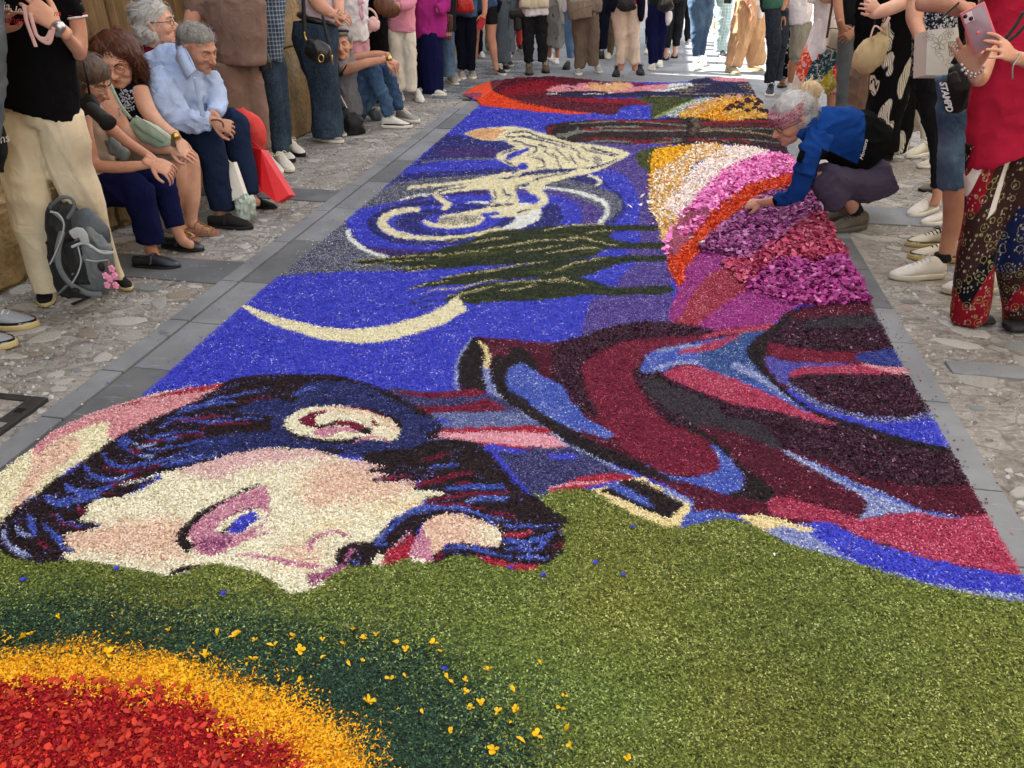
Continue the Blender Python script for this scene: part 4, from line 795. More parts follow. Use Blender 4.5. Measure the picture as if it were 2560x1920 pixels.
for i, t in enumerate('92,35 778,84 1538,342 1878,19 2150,16 600,1405'.split()[:5] + ['E 2175,1442', 'E 1818,1532', 'E 1594,1478', 'K 400,1437', 'D 820,1482', 'D 180,1562', 'D 1555,1652', 'F 1325,1525']):
    p = G(*pts((t if ' ' in t else 'M ' + t))[0][0]); wht = t.startswith('K'); o = bpy.data.objects.new('white_petal' if wht else 'blue_blossom', blossom_mesh('petal' if wht else 'blossom', M_wpet if wht else M_corn, 1 if wht else 6, .0085, i + 50)); COL.objects.link(o)
    o.location = (p.x, p.y, .022); o.rotation_euler = (0, 0, i)
    if wht: tag(o, 'single white petal lying on the olive green ground below the coat', 'petal')
    else: tag(o, 'small blue cornflower head dropped on the plain green part of the carpet', 'flower', 'blue cornflower heads dropped on the green')
# pompon flower heads in the golden field
def pompon(name, m, r, seed, n=90):
    rr = np.random.RandomState(seed); V, F = [], []
    for q in range(n):
        d = rr.randn(3); d[2] = abs(d[2]) * .9; d /= np.linalg.norm(d); t = np.cross(d, rr.randn(3)); t /= np.linalg.norm(t); b_ = np.cross(d, t); c = d * r * .75; k = len(V)
        V += [c - t * r * .28, c + d * r * .3 - b_ * .1 * r, c + t * r * .28, c + d * r * .15 + b_ * r * .25]; F.append((k, k + 1, k + 2, k + 3))
    o = len(V)
    for i in range(5):
        for j in range(10): a, b = PI / 2 * i / 4.5, 2 * PI * j / 10; V.append(np.array([math.cos(b) * math.sin(a + .1), math.sin(b) * math.sin(a + .1), math.cos(a)]) * r * .8)
    for i in range(4):
        for j in range(10): F.append((o + i * 10 + j, o + i * 10 + (j + 1) % 10, o + (i + 1) * 10 + (j + 1) % 10, o + (i + 1) * 10 + j))
    me = mesh(name, V, F); me.materials.append(m); return me
M_pp = mat('dark_purple_flower', '3c2434', .7, .2, 60, .2, 200); M_ppk = mat('pale_pink_flower', 'e0a8a4', .7, .15, 60, .2, 200)
PU = [pompon('flower_head', M_pp, .038, s) for s in range(3)]; PK = [pompon('flower_head', M_ppk, .036, s + 9) for s in range(3)]
for t in '1895,228 1925,242 1856,255 1913,265 1962,208 2030,205 2025,240 1962,283 2052,283 2012,267 1826,277 1900,262 2045,225 1960,225 1985,222 2080,290'.split():
    p = G(*pts('A ' + t)[0][0]); o = bpy.data.objects.new('purple_flower_head', random.choice(PU)); COL.objects.link(o); o.location = (p.x, p.y, .018); o.rotation_euler[2] = random.random() * 6; s = random.uniform(.8, 1.25); o.scale = (s, s, s)
    tag(o, 'dark purple pompon flower head set among the golden petals at the far right', 'flower', 'dark purple pompon flower heads on the golden petals')
for t in '1838,185 1905,186 1770,198 1720,215 1700,225 1760,205 1690,240 1660,240 1715,230 1650,262 1600,262 1660,282 1680,270 1575,270 1610,240'.split():
    p = G(*pts('A ' + t)[0][0]); o = bpy.data.objects.new('pink_flower_head', random.choice(PK)); COL.objects.link(o); o.location = (p.x, p.y, .016); s = random.uniform(.5, 1.1) * (1.3 if t.startswith(('1838', '1905')) else .9); o.scale = (s, s, s)
    tag(o, 'pale pink pompon flower head along the upper edge of the golden petals', 'flower', 'pale pink pompon flower heads on the golden petals')
for i, t in enumerate('315,480 378,528 322,545 255,565 440,655 395,697 690,810 775,852 815,868 655,375 1065,243'.split()):
    p = G(*pts('C ' + t)[0][0]); pk = t in ('395,697', '655,375', '1065,243'); o = bpy.data.objects.new('loose_petal', blossom_mesh('petal', M_ppk if pk else M_wpet, 1, .034, i + 5, .6)); COL.objects.link(o); o.location = (p.x, p.y, .03 if pk else .022); o.rotation_euler[2] = i
    tag(o, *(('pink rose petal fallen apart from the heap of white and yellow petals', 'petal', 'stray pink petals near the petal heap') if pk else ('white petal fallen on the blue and orange next to the big petal heap', 'petal', 'stray white petals near the petal heap')))
# chips spilled on the stones
n = 900; u = np.where(RS.rand(n) < .5, -1.9 - RS.exponential(.10, n), 1.12 + RS.exponential(.05, n)); v = RS.uniform(.8, 10, n); X = u * su[0] + v * sv[0]; Y = u * su[1] + v * sv[1]
l, _ = look(*proj(X + np.sign(-u) * .25, Y, 0)); l[l == 0] = 1; m_ = (np.abs(u) < 3)
o = petals('spilled_chips', X[m_], Y[m_], np.full(m_.sum(), .007), .0045, petal_colors(l, X, Y)[m_], carpet, tiltS=.2)
# ------------------------------------------------------------------ figure kit
WORK = bpy.data.scenes.new('work')
with bpy.context.temp_override(scene=WORK, view_layer=WORK.view_layers[0]): DG = bpy.context.evaluated_depsgraph_get()
def remesh(V, F, voxel, smooth=3, sub=0):
    me = bpy.data.meshes.new('tmp'); me.from_pydata([tuple(v) for v in V], [], F); me.update()
    o = bpy.data.objects.new('tmp', me); WORK.collection.objects.link(o)
    if voxel:
        r = o.modifiers.new('r', 'REMESH'); r.mode = 'VOXEL'; r.voxel_size = voxel; r.adaptivity = 0
    if smooth:
        s = o.modifiers.new('s', 'SMOOTH'); s.factor = .5; s.iterations = smooth
    dg = DG; DG.update()
    e = o.evaluated_get(dg); m2 = e.to_mesh()
    n = len(m2.vertices); co = np.empty(n * 3, np.float32); m2.vertices.foreach_get('co', co)
    no = np.empty(n * 3, np.float32); m2.vertices.foreach_get('normal', no)
    fs = [tuple(p.vertices) for p in m2.polygons]
    e.to_mesh_clear(); bpy.data.objects.remove(o); bpy.data.meshes.remove(me)
    return co.reshape(-1, 3), no.reshape(-1, 3), fs
def loft(rings, cap=True):
    """rings: list of equal-length point lists"""
    V = [p for r in rings for p in r]; n = len(rings[0]); F = []
    for i in range(len(rings) - 1):
        for k in range(n):
            a = i * n + k; b = i * n + (k + 1) % n; F.append((a, b, b + n, a + n))
    if cap: F.append(tuple(range(n))[::-1]); F.append(tuple(range((len(rings) - 1) * n, len(rings) * n)))
    return V, F
def tube(C, rx, ry=None, n=14, round_ends=True, side=None, view=Vector((0, 1, 0))):
    """tapered tube through centres C (Vectors); rx sideways in the picture plane, ry in depth"""
    C = [Vector(c) for c in C]; ry = ry or rx
    if len(C) > 2:
        A = crom(np.array([list(c) for c in C]), False, 4); R1 = crom(np.array([[r, 0] for r in rx]), False, 4)[:, 0]; R2 = crom(np.array([[r, 0] for r in ry]), False, 4)[:, 0]
        C = [Vector(a) for a in A]; rx, ry = list(R1), list(R2)
    m = len(C); rings = []
    for i in range(m):
        t = (C[min(i + 1, m - 1)] - C[max(i - 1, 0)]);
        if t.length < 1e-7: t = Vector((0, 0, 1))
        t.normalize(); s = side.copy() if side is not None else t.cross(view)
        if s.length < .2: s = t.cross(Vector((1, 0, 0)))
        s = (s - t * s.dot(t)).normalized(); q = s.cross(t).normalized()
        def ring(c, k): return [c + s * math.cos(2 * PI * j / n) * rx[i] * k + q * math.sin(2 * PI * j / n) * ry[i] * k for j in range(n)]
        if round_ends and i == 0:
            r0 = min(rx[i], ry[i], .03); rings.append(ring(C[i] - t * r0 * .75, .6)); rings.append(ring(C[i] - t * r0 * .45, .88))
        rings.append(ring(C[i], 1))
        if round_ends and i == m - 1:
            r0 = min(rx[i], ry[i], .03); rings.append(ring(C[i] + t * r0 * .45, .88)); rings.append(ring(C[i] + t * r0 * .75, .6))
    return loft(rings)
def ball(c, rx, ry, rz, R=None, n=16, m=10):
    V, F = [], []
    for i in range(1, m):
        for k in range(n):
            a, b = PI * i / m, 2 * PI * k / n; v = Vector((rx * math.sin(a) * math.cos(b), ry * math.sin(a) * math.sin(b), rz * math.cos(a)))
            V.append(v)
    V += [Vector((0, 0, rz)), Vector((0, 0, -rz))]; N_ = (m - 1) * n
    for i in range(m - 2):
        for k in range(n): F.append((i * n + k, (i + 1) * n + k, (i + 1) * n + (k + 1) % n, i * n + (k + 1) % n))
    for k in range(n): F.append((N_, k, (k + 1) % n)); F.append((N_ + 1, (m - 2) * n + (k + 1) % n, (m - 2) * n + k))
    if R is not None: V = [R @ v for v in V]
    return [Vector(c) + v for v in V], F
def joinp(parts):
    V, F = [], []
    for v, f in parts:
        o = len(V); V += list(v); F += [tuple(i + o for i in q) for q in f]
    return V, F
def ppm(Y, Z=.8): return FPX / (Y * cp + (HC - Z) * sp)
FR.update(Z1=(0,0,2.765), Z2=(600,0,2.765), Z3=(1200,0,2.765), Z4=(1760,0,2.765), Z5=(1760,400,2.765), Z6=(0,400,2.765))
for _i, _x in enumerate((0, 300, 600, 900, 1200, 1500, 1800, 2160)): FR['Y%d' % (_i + 1)] = (_x, 0, 5.53)
def xy(s_): return tuple(pts(s_)[0][0])
def PP(s_, Y): a = xy(s_); return P(a[0], a[1], Y)
def GG(s_): a = xy(s_); return G(a[0], a[1])
def Rf(f, up=(0, 0, 1), roll=0):
    f = Vector(f).normalized(); u_ = Vector(up); z = (u_ - f * u_.dot(f)).normalized(); x = f.cross(z); M = Matrix((x, f, z)).transposed()
    return M @ Matrix.Rotation(roll, 3, 'Y')
class Fig:
    """a person; photo pixels at forward distance Y give positions, the widths in pixels give radii"""
    def __init__(s, label, Y, base=None, cat='person', group=None, name='person'):
        s.Y = Y; s.o = empty(name, base if base is not None else (0, Y, 0)); tag(s.o, label, cat, group); s.loc = Vector(s.o.location); s.core = []; s.skin = []
    def T(s, spec, k=.85, grow=1.0, n=14, ends=True):
        """'x,y,w[,dy[,k]] ...' -> tube"""
        C, rx, ry = [], [], []; f = FR['S']
        for t in spec.split():
            if ',' not in t: f = FR[t]; continue
            a = [float(q) for q in t.split(',')]; a[0] = f[0] + a[0] / f[2]; a[1] = f[1] + a[1] / f[2]; a[2] /= f[2]; Yq = s.Y + (a[3] if len(a) > 3 else 0); kk = a[4] if len(a) > 4 else k
            c = P(a[0], a[1], Yq); r = a[2] / 2 / ppm(Yq, c.z) * grow; C.append(c); rx.append(r); ry.append(r * kk)
        return tube(C, rx, ry, n, ends)
    def put(s, name, V, F, m, smooth=True, parent=None, label=None):
        me = mesh(name, [Vector(v) - s.loc for v in V], F); me.materials.append(m)
        if smooth: me.shade_smooth()
        o = link(name, me, parent or s.o)
        if label: o['label'] = label
        return o
    def cloth(s, name, m, specs, voxel=.012, smooth=2, fold=.006, ff=14, dirs=(1, 1, .45), core=True, parent=None, label=None, extra=(), clampz=.002, hemfold=0):
        parts = [s.T(q, ends=False) if isinstance(q, str) else (s.T(q[0], **{'ends': False, **q[1]}) if isinstance(q[1], dict) else q) for q in specs] + list(extra)
        if core:
            for q in specs:
                if isinstance(q, str): s.core.append(s.T(q, grow=.55, ends=False))
                elif isinstance(q[1], dict): s.core.append(s.T(q[0], **{**q[1], 'grow': .55 * q[1].get('grow', 1), 'ends': False}))
        co, no, fs = remesh(*joinp(parts), voxel, smooth)
        if fold:
            ph = (sum(map(ord, name)) * 7 + int(s.Y * 100)) % 97
            x, y, z = co[:, 0] * ff * dirs[0], co[:, 1] * ff * dirs[1], co[:, 2] * ff * dirs[2]
            w_ = vnoise(x * .6 + 40 + ph, z * .8 + 20 + y * .5) * 2.2
            a = vnoise(x + y * .7 + w_ + ph, z + w_ * .8); b_ = vnoise(x * 2.1 + w_ * 1.3 + 3, z * 1.7 + y + 7 + ph); c_ = vnoise(x * 1.3 - z * 1.1 + 11, z * 1.4 + x * .9 + w_ + ph)
            rg = lambda q: (1 - np.abs(q * 2 - 1)) ** 4
            d = rg(a) * 1.5 + rg(b_) * .8 + rg(c_) * 1.1 - 1.0
            co = co + no * (d * fold)[:, None]
        co[:, 2] = np.maximum(co[:, 2], clampz)
        return s.put(name, co, fs, m, parent=parent, label=label)
    def solid(s, name, m, parts, voxel=.006, smooth=2, parent=None, label=None):
        co, no, fs = remesh(*joinp(parts), voxel, smooth); return s.put(name, co, fs, m, parent=parent, label=label)
    def raw(s, name, m, parts, parent=None, smooth=True, label=None):
        V, F = joinp(parts); return s.put(name, V, F, m, smooth, parent, label)
    def body(s, m, voxel=.012, hands=()):
        """one continuous skin surface: everything bare plus the hidden core under the clothes, hands welded in"""
        parts = [s.T(q) if isinstance(q, str) else q for q in s.skin] + s.core
        V, F = [], []
        if parts:
            co, no, fs = remesh(*joinp(parts), voxel, 3); V, F = list(map(Vector, co)), fs
        for h in hands:
            co, no, fs = h; o = len(V); V += list(map(Vector, co)); F = F + [tuple(i + o for i in q) for q in fs]
        return s.put('body', V, F, m)
def hand(wrist, tip, back, L=.18, left=False, curl=(.35, .5, .4), spread=.20, thumb=.7, voxel=.0038, grip=0):
    """wrist/tip: points giving the direction of the hand; back: normal of the back of the hand"""
    w0 = Vector(wrist); d = (Vector(tip) - w0).normalized(); bk = Vector(back); bk = (bk - d * bk.dot(d)).normalized()
    sx = d.cross(bk).normalized()                 # towards the thumb for a right hand seen from its back... mirrored by left
    if not left: sx = -sx
    S_ = L / .18
    def W(x, y, z): return w0 + (sx * x + d * y + bk * z) * S_
    parts = [tube([W(0, -.035, 0), W(0, .01, 0), W(.002, .05, .002), W(0, .088, .002)], [.024 * S_, .026 * S_, .038 * S_, .040 * S_], [.020 * S_, .017 * S_, .015 * S_, .012 * S_], 12, side=sx)]
    for k, (x0, ln, r) in enumerate(((.031, .074, .0080), (.0105, .082, .0084), (-.010, .076, .0080), (-.0295, .060, .0070))):
        a = 0; p = Vector((x0, .082 - abs(x0) * .12, .002)); C = [Vector((x0 * .8, .05, .001)), p.copy()]; rr = [r * 1.15, r * 1.05]
        for q, sg in enumerate((.46, .30, .24)):
            a += curl[q] * (1 + .12 * k) + grip; dx_ = (x0 / .03) * spread * (1 - q * .3)
            p = p + Vector((dx_ * ln * sg, math.cos(a) * ln * sg, -math.sin(a) * ln * sg)); C.append(p.copy()); rr.append(r * (1 - .1 * (q + 1)))
        parts.append(tube([W(*c) for c in C], [t * S_ for t in rr], None, 8))
    tp = [Vector((.018, .012, -.004)), Vector((.040, .034, -.012)), Vector((.040 + .026 * thumb, .062, -.020 - .012 * (1 - thumb))), Vector((.038 + .034 * thumb, .092, -.026 - .016 * (1 - thumb)))]
    parts.append(tube([W(*c) for c in tp], [.013 * S_, .0125 * S_, .0100 * S_, .0082 * S_], None, 8))
    return remesh(*joinp(parts), voxel, 2)
# ---- shoes
M_sole = mat('white_rubber', 'd8d4ca', .6, .12, 20, .1); M_lace = mat('white_lace', 'd6d2c8', .9); M_sock = mat('black_sock', '141416', .95, .1, 20, .2, 300)
M_soleb = mat('black_rubber', '1a1a1a', .6, .1, 20, .1); M_soletan = mat('cream_rubber', 'b9a878', .6, .15, 20, .1); M_lacek = mat('dark_lace', '2a2a2a', .9)
SH = dict(
 sneaker=dict(w=[.22, .29, .31, .30, .33, .38, .36, .26, .07], h=[.30, .36, .39, .38, .31, .235, .185, .14, .08], sole=.095, toe=.02),
 loafer=dict(w=[.20, .27, .28, .27, .32, .36, .34, .24, .06], h=[.22, .23, .22, .24, .27, .22, .17, .12, .06], sole=.06, toe=.01),
 boot=dict(w=[.26, .34, .36, .34, .36, .40, .39, .30, .10], h=[.62, .66, .66, .58, .42, .32, .27, .21, .12], sole=.09, toe=.02),
 slip=dict(w=[.21, .29, .31, .31, .34, .38, .36, .26, .07], h=[.28, .31, .30, .29, .28, .23, .19, .14, .07], sole=.08, toe=.02))
def shoe(F_, heel, toe, m, style='sneaker', msole=None, mlace=M_lace, laces=True, L=None, z=0.0, name='shoe', lift=0, trim=None, label=None):
    """heel and toe are photo pixels on the ground (or points)"""
    h = GG(heel) if isinstance(heel, str) else Vector(heel); t = GG(toe) if isinstance(toe, str) else Vector(toe)
    d = t - h; L = L or min(d.length, .30); d.normalize(); h = t - d * L; side = Vector((d.y, -d.x, 0)); sp_ = SH[style]; rt = math.radians(lift)
    up = Vector((0, 0, 1)) * math.cos(rt) - d * math.sin(rt) if lift else Vector((0, 0, 1)); fd = d * math.cos(rt) + Vector((0, 0, -1)) * math.sin(rt) if False else d
    def W(x, y, zz): return h + side * x * L + d * y * L + Vector((0, 0, zz * L + z + (math.tan(rt) * (1 - y) * L * .6 if lift else 0)))
    ts = [0, .07, .18, .32, .48, .66, .80, .93, 1.0]; n = 16; R_ = []; so = sp_['sole']
    for q, tt in enumerate(ts):
        wq, hq = sp_['w'][q] / 2 * .84, sp_['h'][q]; ring = []
        for k in range(n):
            a = 2 * PI * k / n; cx, cz = math.cos(a), math.sin(a)
            xx = math.copysign(abs(cx) ** .8, cx) * wq * (1 - max(0, cz) * .32); zz = so * .6 + (hq - so * .6) * (.5 + .5 * math.copysign(abs(cz) ** .75, cz))
            ring.append(W(xx, .02 + tt * .96, zz))
        R_.append(ring)
    root = F_.o
    sh = link(name, None, root); sh.empty_display_size = .05
    if label: sh['label'] = label
    def sub(nm, V, Fc, mm, smooth=True):
        me = mesh(nm, [Vector(v) - F_.loc for v in V], Fc); me.materials.append(mm)
        if smooth: me.shade_smooth()
        return link(nm, me, sh)
    V, Fc = loft(R_); co, no, fs = remesh(V, Fc, max(.0055, L * .02), 2); sub('upper', co, fs, m)
    rings = []
    for zz, g_ in ((0, .94), (so * .25, 1.0), (so * .85, 1.0), (so, .95)):
        ring = []
        for k in range(24):
            a = 2 * PI * k / 24; yy = .5 - .5 * math.cos(a); wq = np.interp(yy, ts, sp_['w']) / 2
            ring.append(W(math.copysign(1, math.sin(a)) * wq * g_ * (abs(math.sin(a)) ** .35 if 0 < k < 24 and k != 12 else 0), .5 + (yy - .5) * (1.0 + .02 * g_), zz + sp_['toe'] * max(0, yy - .75) * 3 * (1 if zz < so * .5 else .5)))
        rings.append(ring)
    V, Fc = loft(rings); sub('sole', V, Fc, msole or M_sole)
    if laces and style in ('sneaker', 'boot'):
        ps = []
        for q in range(5):
            yy = .34 + q * .065; hh = np.interp(yy, ts, sp_['h']) - .005 - q * .002; ww = .10 - q * .006
            ps.append(tube([W(-ww, yy, hh - .03), W(0, yy + .012, hh + .012), W(ww, yy, hh - .03)], [L * .012] * 3, None, 6))
        b0 = W(0, .33, np.interp(.33, ts, sp_['h']) + .01)
        for sx_ in (-1, 1): ps.append(tube([b0, b0 + side * sx_ * L * .10 + Vector((0, 0, L * .03)), b0 + side * sx_ * L * .15 + d * L * .05 - Vector((0, 0, L * .05)), b0 + side * sx_ * L * .03], [L * .009] * 4, None, 6))
        V, Fc = joinp(ps); sub('lace', V, Fc, mlace)
    if style == 'loafer':
        yy = .46; V, Fc = tube([W(-.19, yy, .12), W(-.1, yy, .25), W(0, yy, .275), W(.1, yy, .25), W(.19, yy, .12)], [L * .035] * 5, [L * .012] * 5, 8, side=d); sub('strap', V, Fc, m)
    if trim:
        V, Fc = loft([[W(math.copysign(np.interp(.5 - .5 * math.cos(2 * PI * k / 24), ts, sp_['w']) / 2 * .9, math.sin(2 * PI * k / 24) + 1e-9) * (abs(math.sin(2 * PI * k / 24)) ** .35), .02 + (.5 - .5 * math.cos(2 * PI * k / 24)) * (.96), zz) for k in range(24)] for zz in (so, so + .045)], False); sub('trim', V, Fc, trim)
    return sh
# ---- heads
def skinmat(name, c, var=.12):
    def pat(nt, v):
        a = _noise(nt, v, 14, 5, .6); b_ = _noise(nt, v, 160, 3, .6); cc = sr(c)
        red = (min(1, cc[0] * 1.02), cc[1] * .76, cc[2] * .70)
        col = _mix(nt, _ramp(nt, a, (.42, 0.0), (.7, .6)), cc, red)
        return _mix(nt, _ramp(nt, b_, (.6, 0.0), (.8, .25)), col, (cc[0] * .6, cc[1] * .5, cc[2] * .45))
    return mat(name, c, .55, .16, 11, .55, 130, spec=.3, pattern=pat, sss=.10, bdist=.003)
SK_light = skinmat('skin_light', 'd2a690'); SK_tan = skinmat('skin_tan', 'bb8c74'); SK_warm = skinmat('skin_warm', 'c6967e'); SK_dark = skinmat('skin_deep', 'a0745c')
M_eye = mat('eye_white', 'd8d4cc', .2, .03, bump=0); M_iris = mat('eye_dark', '2a1d14', .15, .02, bump=0); M_lip = skinmat('lips', 'a8625a'); M_brow = mat('brow_hair', '5a4636', .9)
def head(F_, c, R, m, size=1.0, male=True, wide=1.0, old=0, brow=M_brow, ears=True, lips=M_lip, frown=0, neck=None):
    """c centre of the head, R rotation (face looks along local +y), returns transform"""
    k = size; X = lambda x, y, z: Vector(c) + R @ Vector((x * k * wide, y * k, z * k))
    Rm = R; global HEADREF; HEADREF = (X, R, k, wide)
    def B(x, y, z, a, b_, d): return ball(X(x, y, z), a * k * wide, b_ * k, d * k, Rm)
    pr = [B(0, -.012, .035, .074, .092, .085), B(0, .02, .0, .068, .074, .09), B(0, .032, -.062, .05, .052, .048), B(0, .062, -.088, .026, .024, .021),
          B(-.034, .05, -.022, .028, .03, .03), B(.034, .05, -.022, .028, .03, .03), B(0, .068, .032, .048, .022, .014), B(0, .074, -.056, .026, .019, .016)]
    pr.append(tube([X(0, .084, .018), X(0, .100, -.006), X(0, .112, -.026), X(0, .092, -.036)], [.0065 * k, .0078 * k, .0105 * k, .0085 * k], None, 10))
    for s_ in (-1, 1): pr.append(B(s_ * .0115, .093, -.030, .0075, .009, .007))
    if ears:
        for s_ in (-1, 1):
            pr.append(tube([X(s_ * .070, -.006, -.03), X(s_ * .080, -.016, .0), X(s_ * .082, -.018, .022), X(s_ * .074, -.002, .028)], [.009 * k, .012 * k, .010 * k, .006 * k], [.006 * k] * 4, 8))
    pr.append(tube([X(0, -.03, -.04), neck if neck is not None else X(0, -.055, -.15)], [.056 * k * (1.05 if male else .92)] * 2, None, 14))
    co, no, fs = remesh(*joinp(pr), .0048 * k, 3)
    Ri = np.array(Rm.transposed()); q = (co - np.array(Vector(c))) @ np.array(Rm) / k; x, y, z = q[:, 0] / wide, q[:, 1], q[:, 2]
    g_ = lambda cx, cz, sx_, sz_: np.exp(-((np.abs(x) - cx) / sx_) ** 2 - ((z - cz) / sz_) ** 2) * (y > .03)
    d = -.012 * g_(.031, .010, .017, .011) - .0045 * g_(0, -.050, .022, .0022) + .0028 * g_(.003, -.0445, .013, .0035) + .003 * g_(0, -.0565, .012, .004) - .003 * g_(0, -.070, .02, .005)
    d += -.003 * np.exp(-((np.abs(x) - (.024 + (-.024 - z) * .5)) / .004) ** 2) * (z < -.02) * (z > -.06) * (y > .04) * (1 + old)
    d += -.0012 * old * np.sin(z * 900) * (z > .04) * (z < .075) * (y > .05)
    d += .003 * g_(.03, -.004 - .012, .014, .006) * (1 + old)
    co = co + (no * (d * k)[:, None])
    hd = F_.put('head', co, fs, m)
    for s_ in (-1, 1):
        e = X(s_ * .031, .066, .009); V, Fc = ball(e, .0125 * k, .0125 * k, .0125 * k, None, 12, 8); F_.put('eye', V, Fc, M_eye, parent=hd)
        V, Fc = ball(X(s_ * .031, .0728, .0085), .006 * k, .006 * k, .006 * k, None, 10, 6); F_.put('iris', V, Fc, M_iris, parent=hd)
        for up_, zz, ang in ((1, .0165, .9), (-1, .0015, -.6)):   # lids
            V, Fc = tube([X(s_ * .017, .072, .0085), X(s_ * .024, .078, zz - .001 * up_), X(s_ * .033, .0785, zz), X(s_ * .041, .074, zz - .003 * up_), X(s_ * .046, .066, .008)], [.0035 * k, .0045 * k, .0048 * k, .0045 * k, .003 * k], None, 8)
            F_.put('eyelid', V, Fc, m, parent=hd)
        V, Fc = tube([X(s_ * .014, .090, .028 - frown * .006), X(s_ * .03, .089, .036), X(s_ * .047, .074, .031)], [.0035 * k, .0038 * k, .002 * k], [.0025 * k] * 3, 8); F_.put('eyebrow', V, Fc, brow, parent=hd)
    V, Fc = tube([X(-.021, .083, -.051 - frown * .003), X(-.010, .0915, -.0478), X(0, .094, -.0485), X(.010, .0915, -.0478), X(.021, .083, -.051 - frown * .003)], [.0015 * k, .0035 * k, .004 * k, .0035 * k, .0015 * k], [.002 * k, .0035 * k, .004 * k, .0035 * k, .002 * k], 8); F_.put('lip', V, Fc, lips, parent=hd)
    V, Fc = tube([X(-.018, .083, -.0525), X(0, .0925, -.0565), X(.018, .083, -.0525)], [.0015 * k, .0045 * k, .0015 * k], [.002 * k, .0045 * k, .002 * k], 8); F_.put('lip', V, Fc, lips, parent=hd)
    return X, Rm, hd
def HB(x, y, z, a, b_, c):
    X, R, k, w_ = HEADREF; return ball(X(x, y, z), a * k * w_, b_ * k, c * k, R)
def glasses(F_, X, m, par, k=1, rim=.0012):
    ps = []
    for s_ in (-1, 1):
        ps.append(tube([X(s_ * .032 + .021 * math.cos(t), .092 - .006 * abs(math.cos(t) * s_ + 1) * .5, .004 + .014 * math.sin(t)) for t in np.linspace(0, 2 * PI, 15)], [rim] * 15, None, 6))
        ps.append(tube([X(s_ * .053, .088, .010), X(s_ * .078, .03, .012), X(s_ * .082, -.01, .012)], [rim] * 3, None, 6))
    ps.append(tube([X(-.012, .096, .008), X(0, .100, .010), X(.012, .096, .008)], [rim] * 3, None, 6))
    return F_.raw('glasses', m, ps, par)
def hairdo(F_, shells, m, n=2200, width=.0022, seed=1, flow=None, length=.05, drop=.6, voxel=.008, lift=.003, part_x=None, name='hair'):
    """shell volumes (tubes / balls) remeshed, then thousands of strands laid along the surface"""
    co, no, fs = remesh(*joinp(shells), voxel, 2); n = int(n * 1.6); width *= .62
    rs = np.random.RandomState(seed); idx = rs.randint(0, len(co), n); p = co[idx]; nn = no[idx]
    if flow is None: flow = lambda q, nv: np.array([0, 0, -1.0]) + 0 * q
    f = np.array([flow(a, b) for a, b in zip(p, nn)]); f += rs.randn(n, 3) * .25; fly = 1 + 2.2 * (rs.rand(n) > .9)
    steps = 6; pts_ = [p + nn * lift * rs.rand(n, 1)]; cur = pts_[0].copy(); nrm = nn.copy()
    from mathutils.kdtree import KDTree
    kd = KDTree(len(co)); [kd.insert(Vector(c), i) for i, c in enumerate(co)]; kd.balance()
    for s_ in range(steps - 1):
        t = f - nrm * (f * nrm).sum(1, keepdims=True); t /= np.linalg.norm(t, axis=1, keepdims=True) + 1e-9
        cur = cur + t * length / steps
        for i in range(n):
            c_, j, _ = kd.find(Vector(cur[i])); nrm[i] = no[j]; cur[i] = np.array(c_) + no[j] * (lift * fly[i] * (.3 + 1.1 * rs.rand())) if (Vector(cur[i]) - c_).length < .012 else cur[i]
        pts_.append(cur.copy())
    V, F = [], []; Pn = np.stack(pts_, 1)
    sd_ = np.cross(Pn[:, 1] - Pn[:, 0], nn); sd_ /= np.linalg.norm(sd_, axis=1, keepdims=True) + 1e-9
    w_ = width * np.array([.6, 1, 1, .9, .6, .1])
    A_ = Pn + sd_[:, None] * w_[None, :, None]; B_ = Pn - sd_[:, None] * w_[None, :, None] + nn[:, None] * .0006
    V = np.concatenate([co.reshape(-1, 3), np.concatenate([A_, B_], 1).reshape(-1, 3)]); o = len(co); F = list(fs)
    for i in range(n):
        b0 = o + i * 12
        for s_ in range(5): F.append((b0 + s_, b0 + s_ + 1, b0 + 6 + s_ + 1, b0 + 6 + s_))
    return F_.put(name, V, F, m)
def hairmat(name, a, b_, c, scale=60):
    def pat(nt, v):
        f = _noise(nt, _map(nt, v, (1, 1, .35)), scale, 5, .7, .5); g_ = _noise(nt, v, 9, 3, .6)
        col = _ramp(nt, f, (.3, sr(a)), (.5, sr(b_)), (.72, sr(c)))
        return col
    return mat(name, b_, .45, .15, 10, .5, 180, spec=.5, pattern=pat, bdist=.002)
def text(name, s_, loc, rot, size, m, parent=None, shear=0, ext=.0006, loc0=Vector((0, 0, 0)), bold=0):
    c = bpy.data.curves.new(name, 'FONT'); c.body = s_; c.size = size; c.shear = shear; c.extrude = ext; c.offset = bold; c.align_x = 'CENTER'; c.align_y = 'CENTER'; c.resolution_u = 3
    o = bpy.data.objects.new('t', c); WORK.collection.objects.link(o); DG.update()
    me = bpy.data.meshes.new_from_object(o.evaluated_get(DG)); bpy.data.objects.remove(o)
    me.transform(Matrix.Translation(Vector(loc) - loc0) @ rot.to_4x4()); me.materials.clear(); me.materials.append(m); me.name = name
    return link(name, me, parent)
def facing(px, nrm, up=(0, 0, 1)):
    """rotation matrix for flat text: local z = nrm, local y = up"""
    z = Vector(nrm).normalized(); u_ = Vector(up); y = (u_ - z * u_.dot(z)).normalized(); x = y.cross(z)
    return Matrix((x, y, z)).transposed()
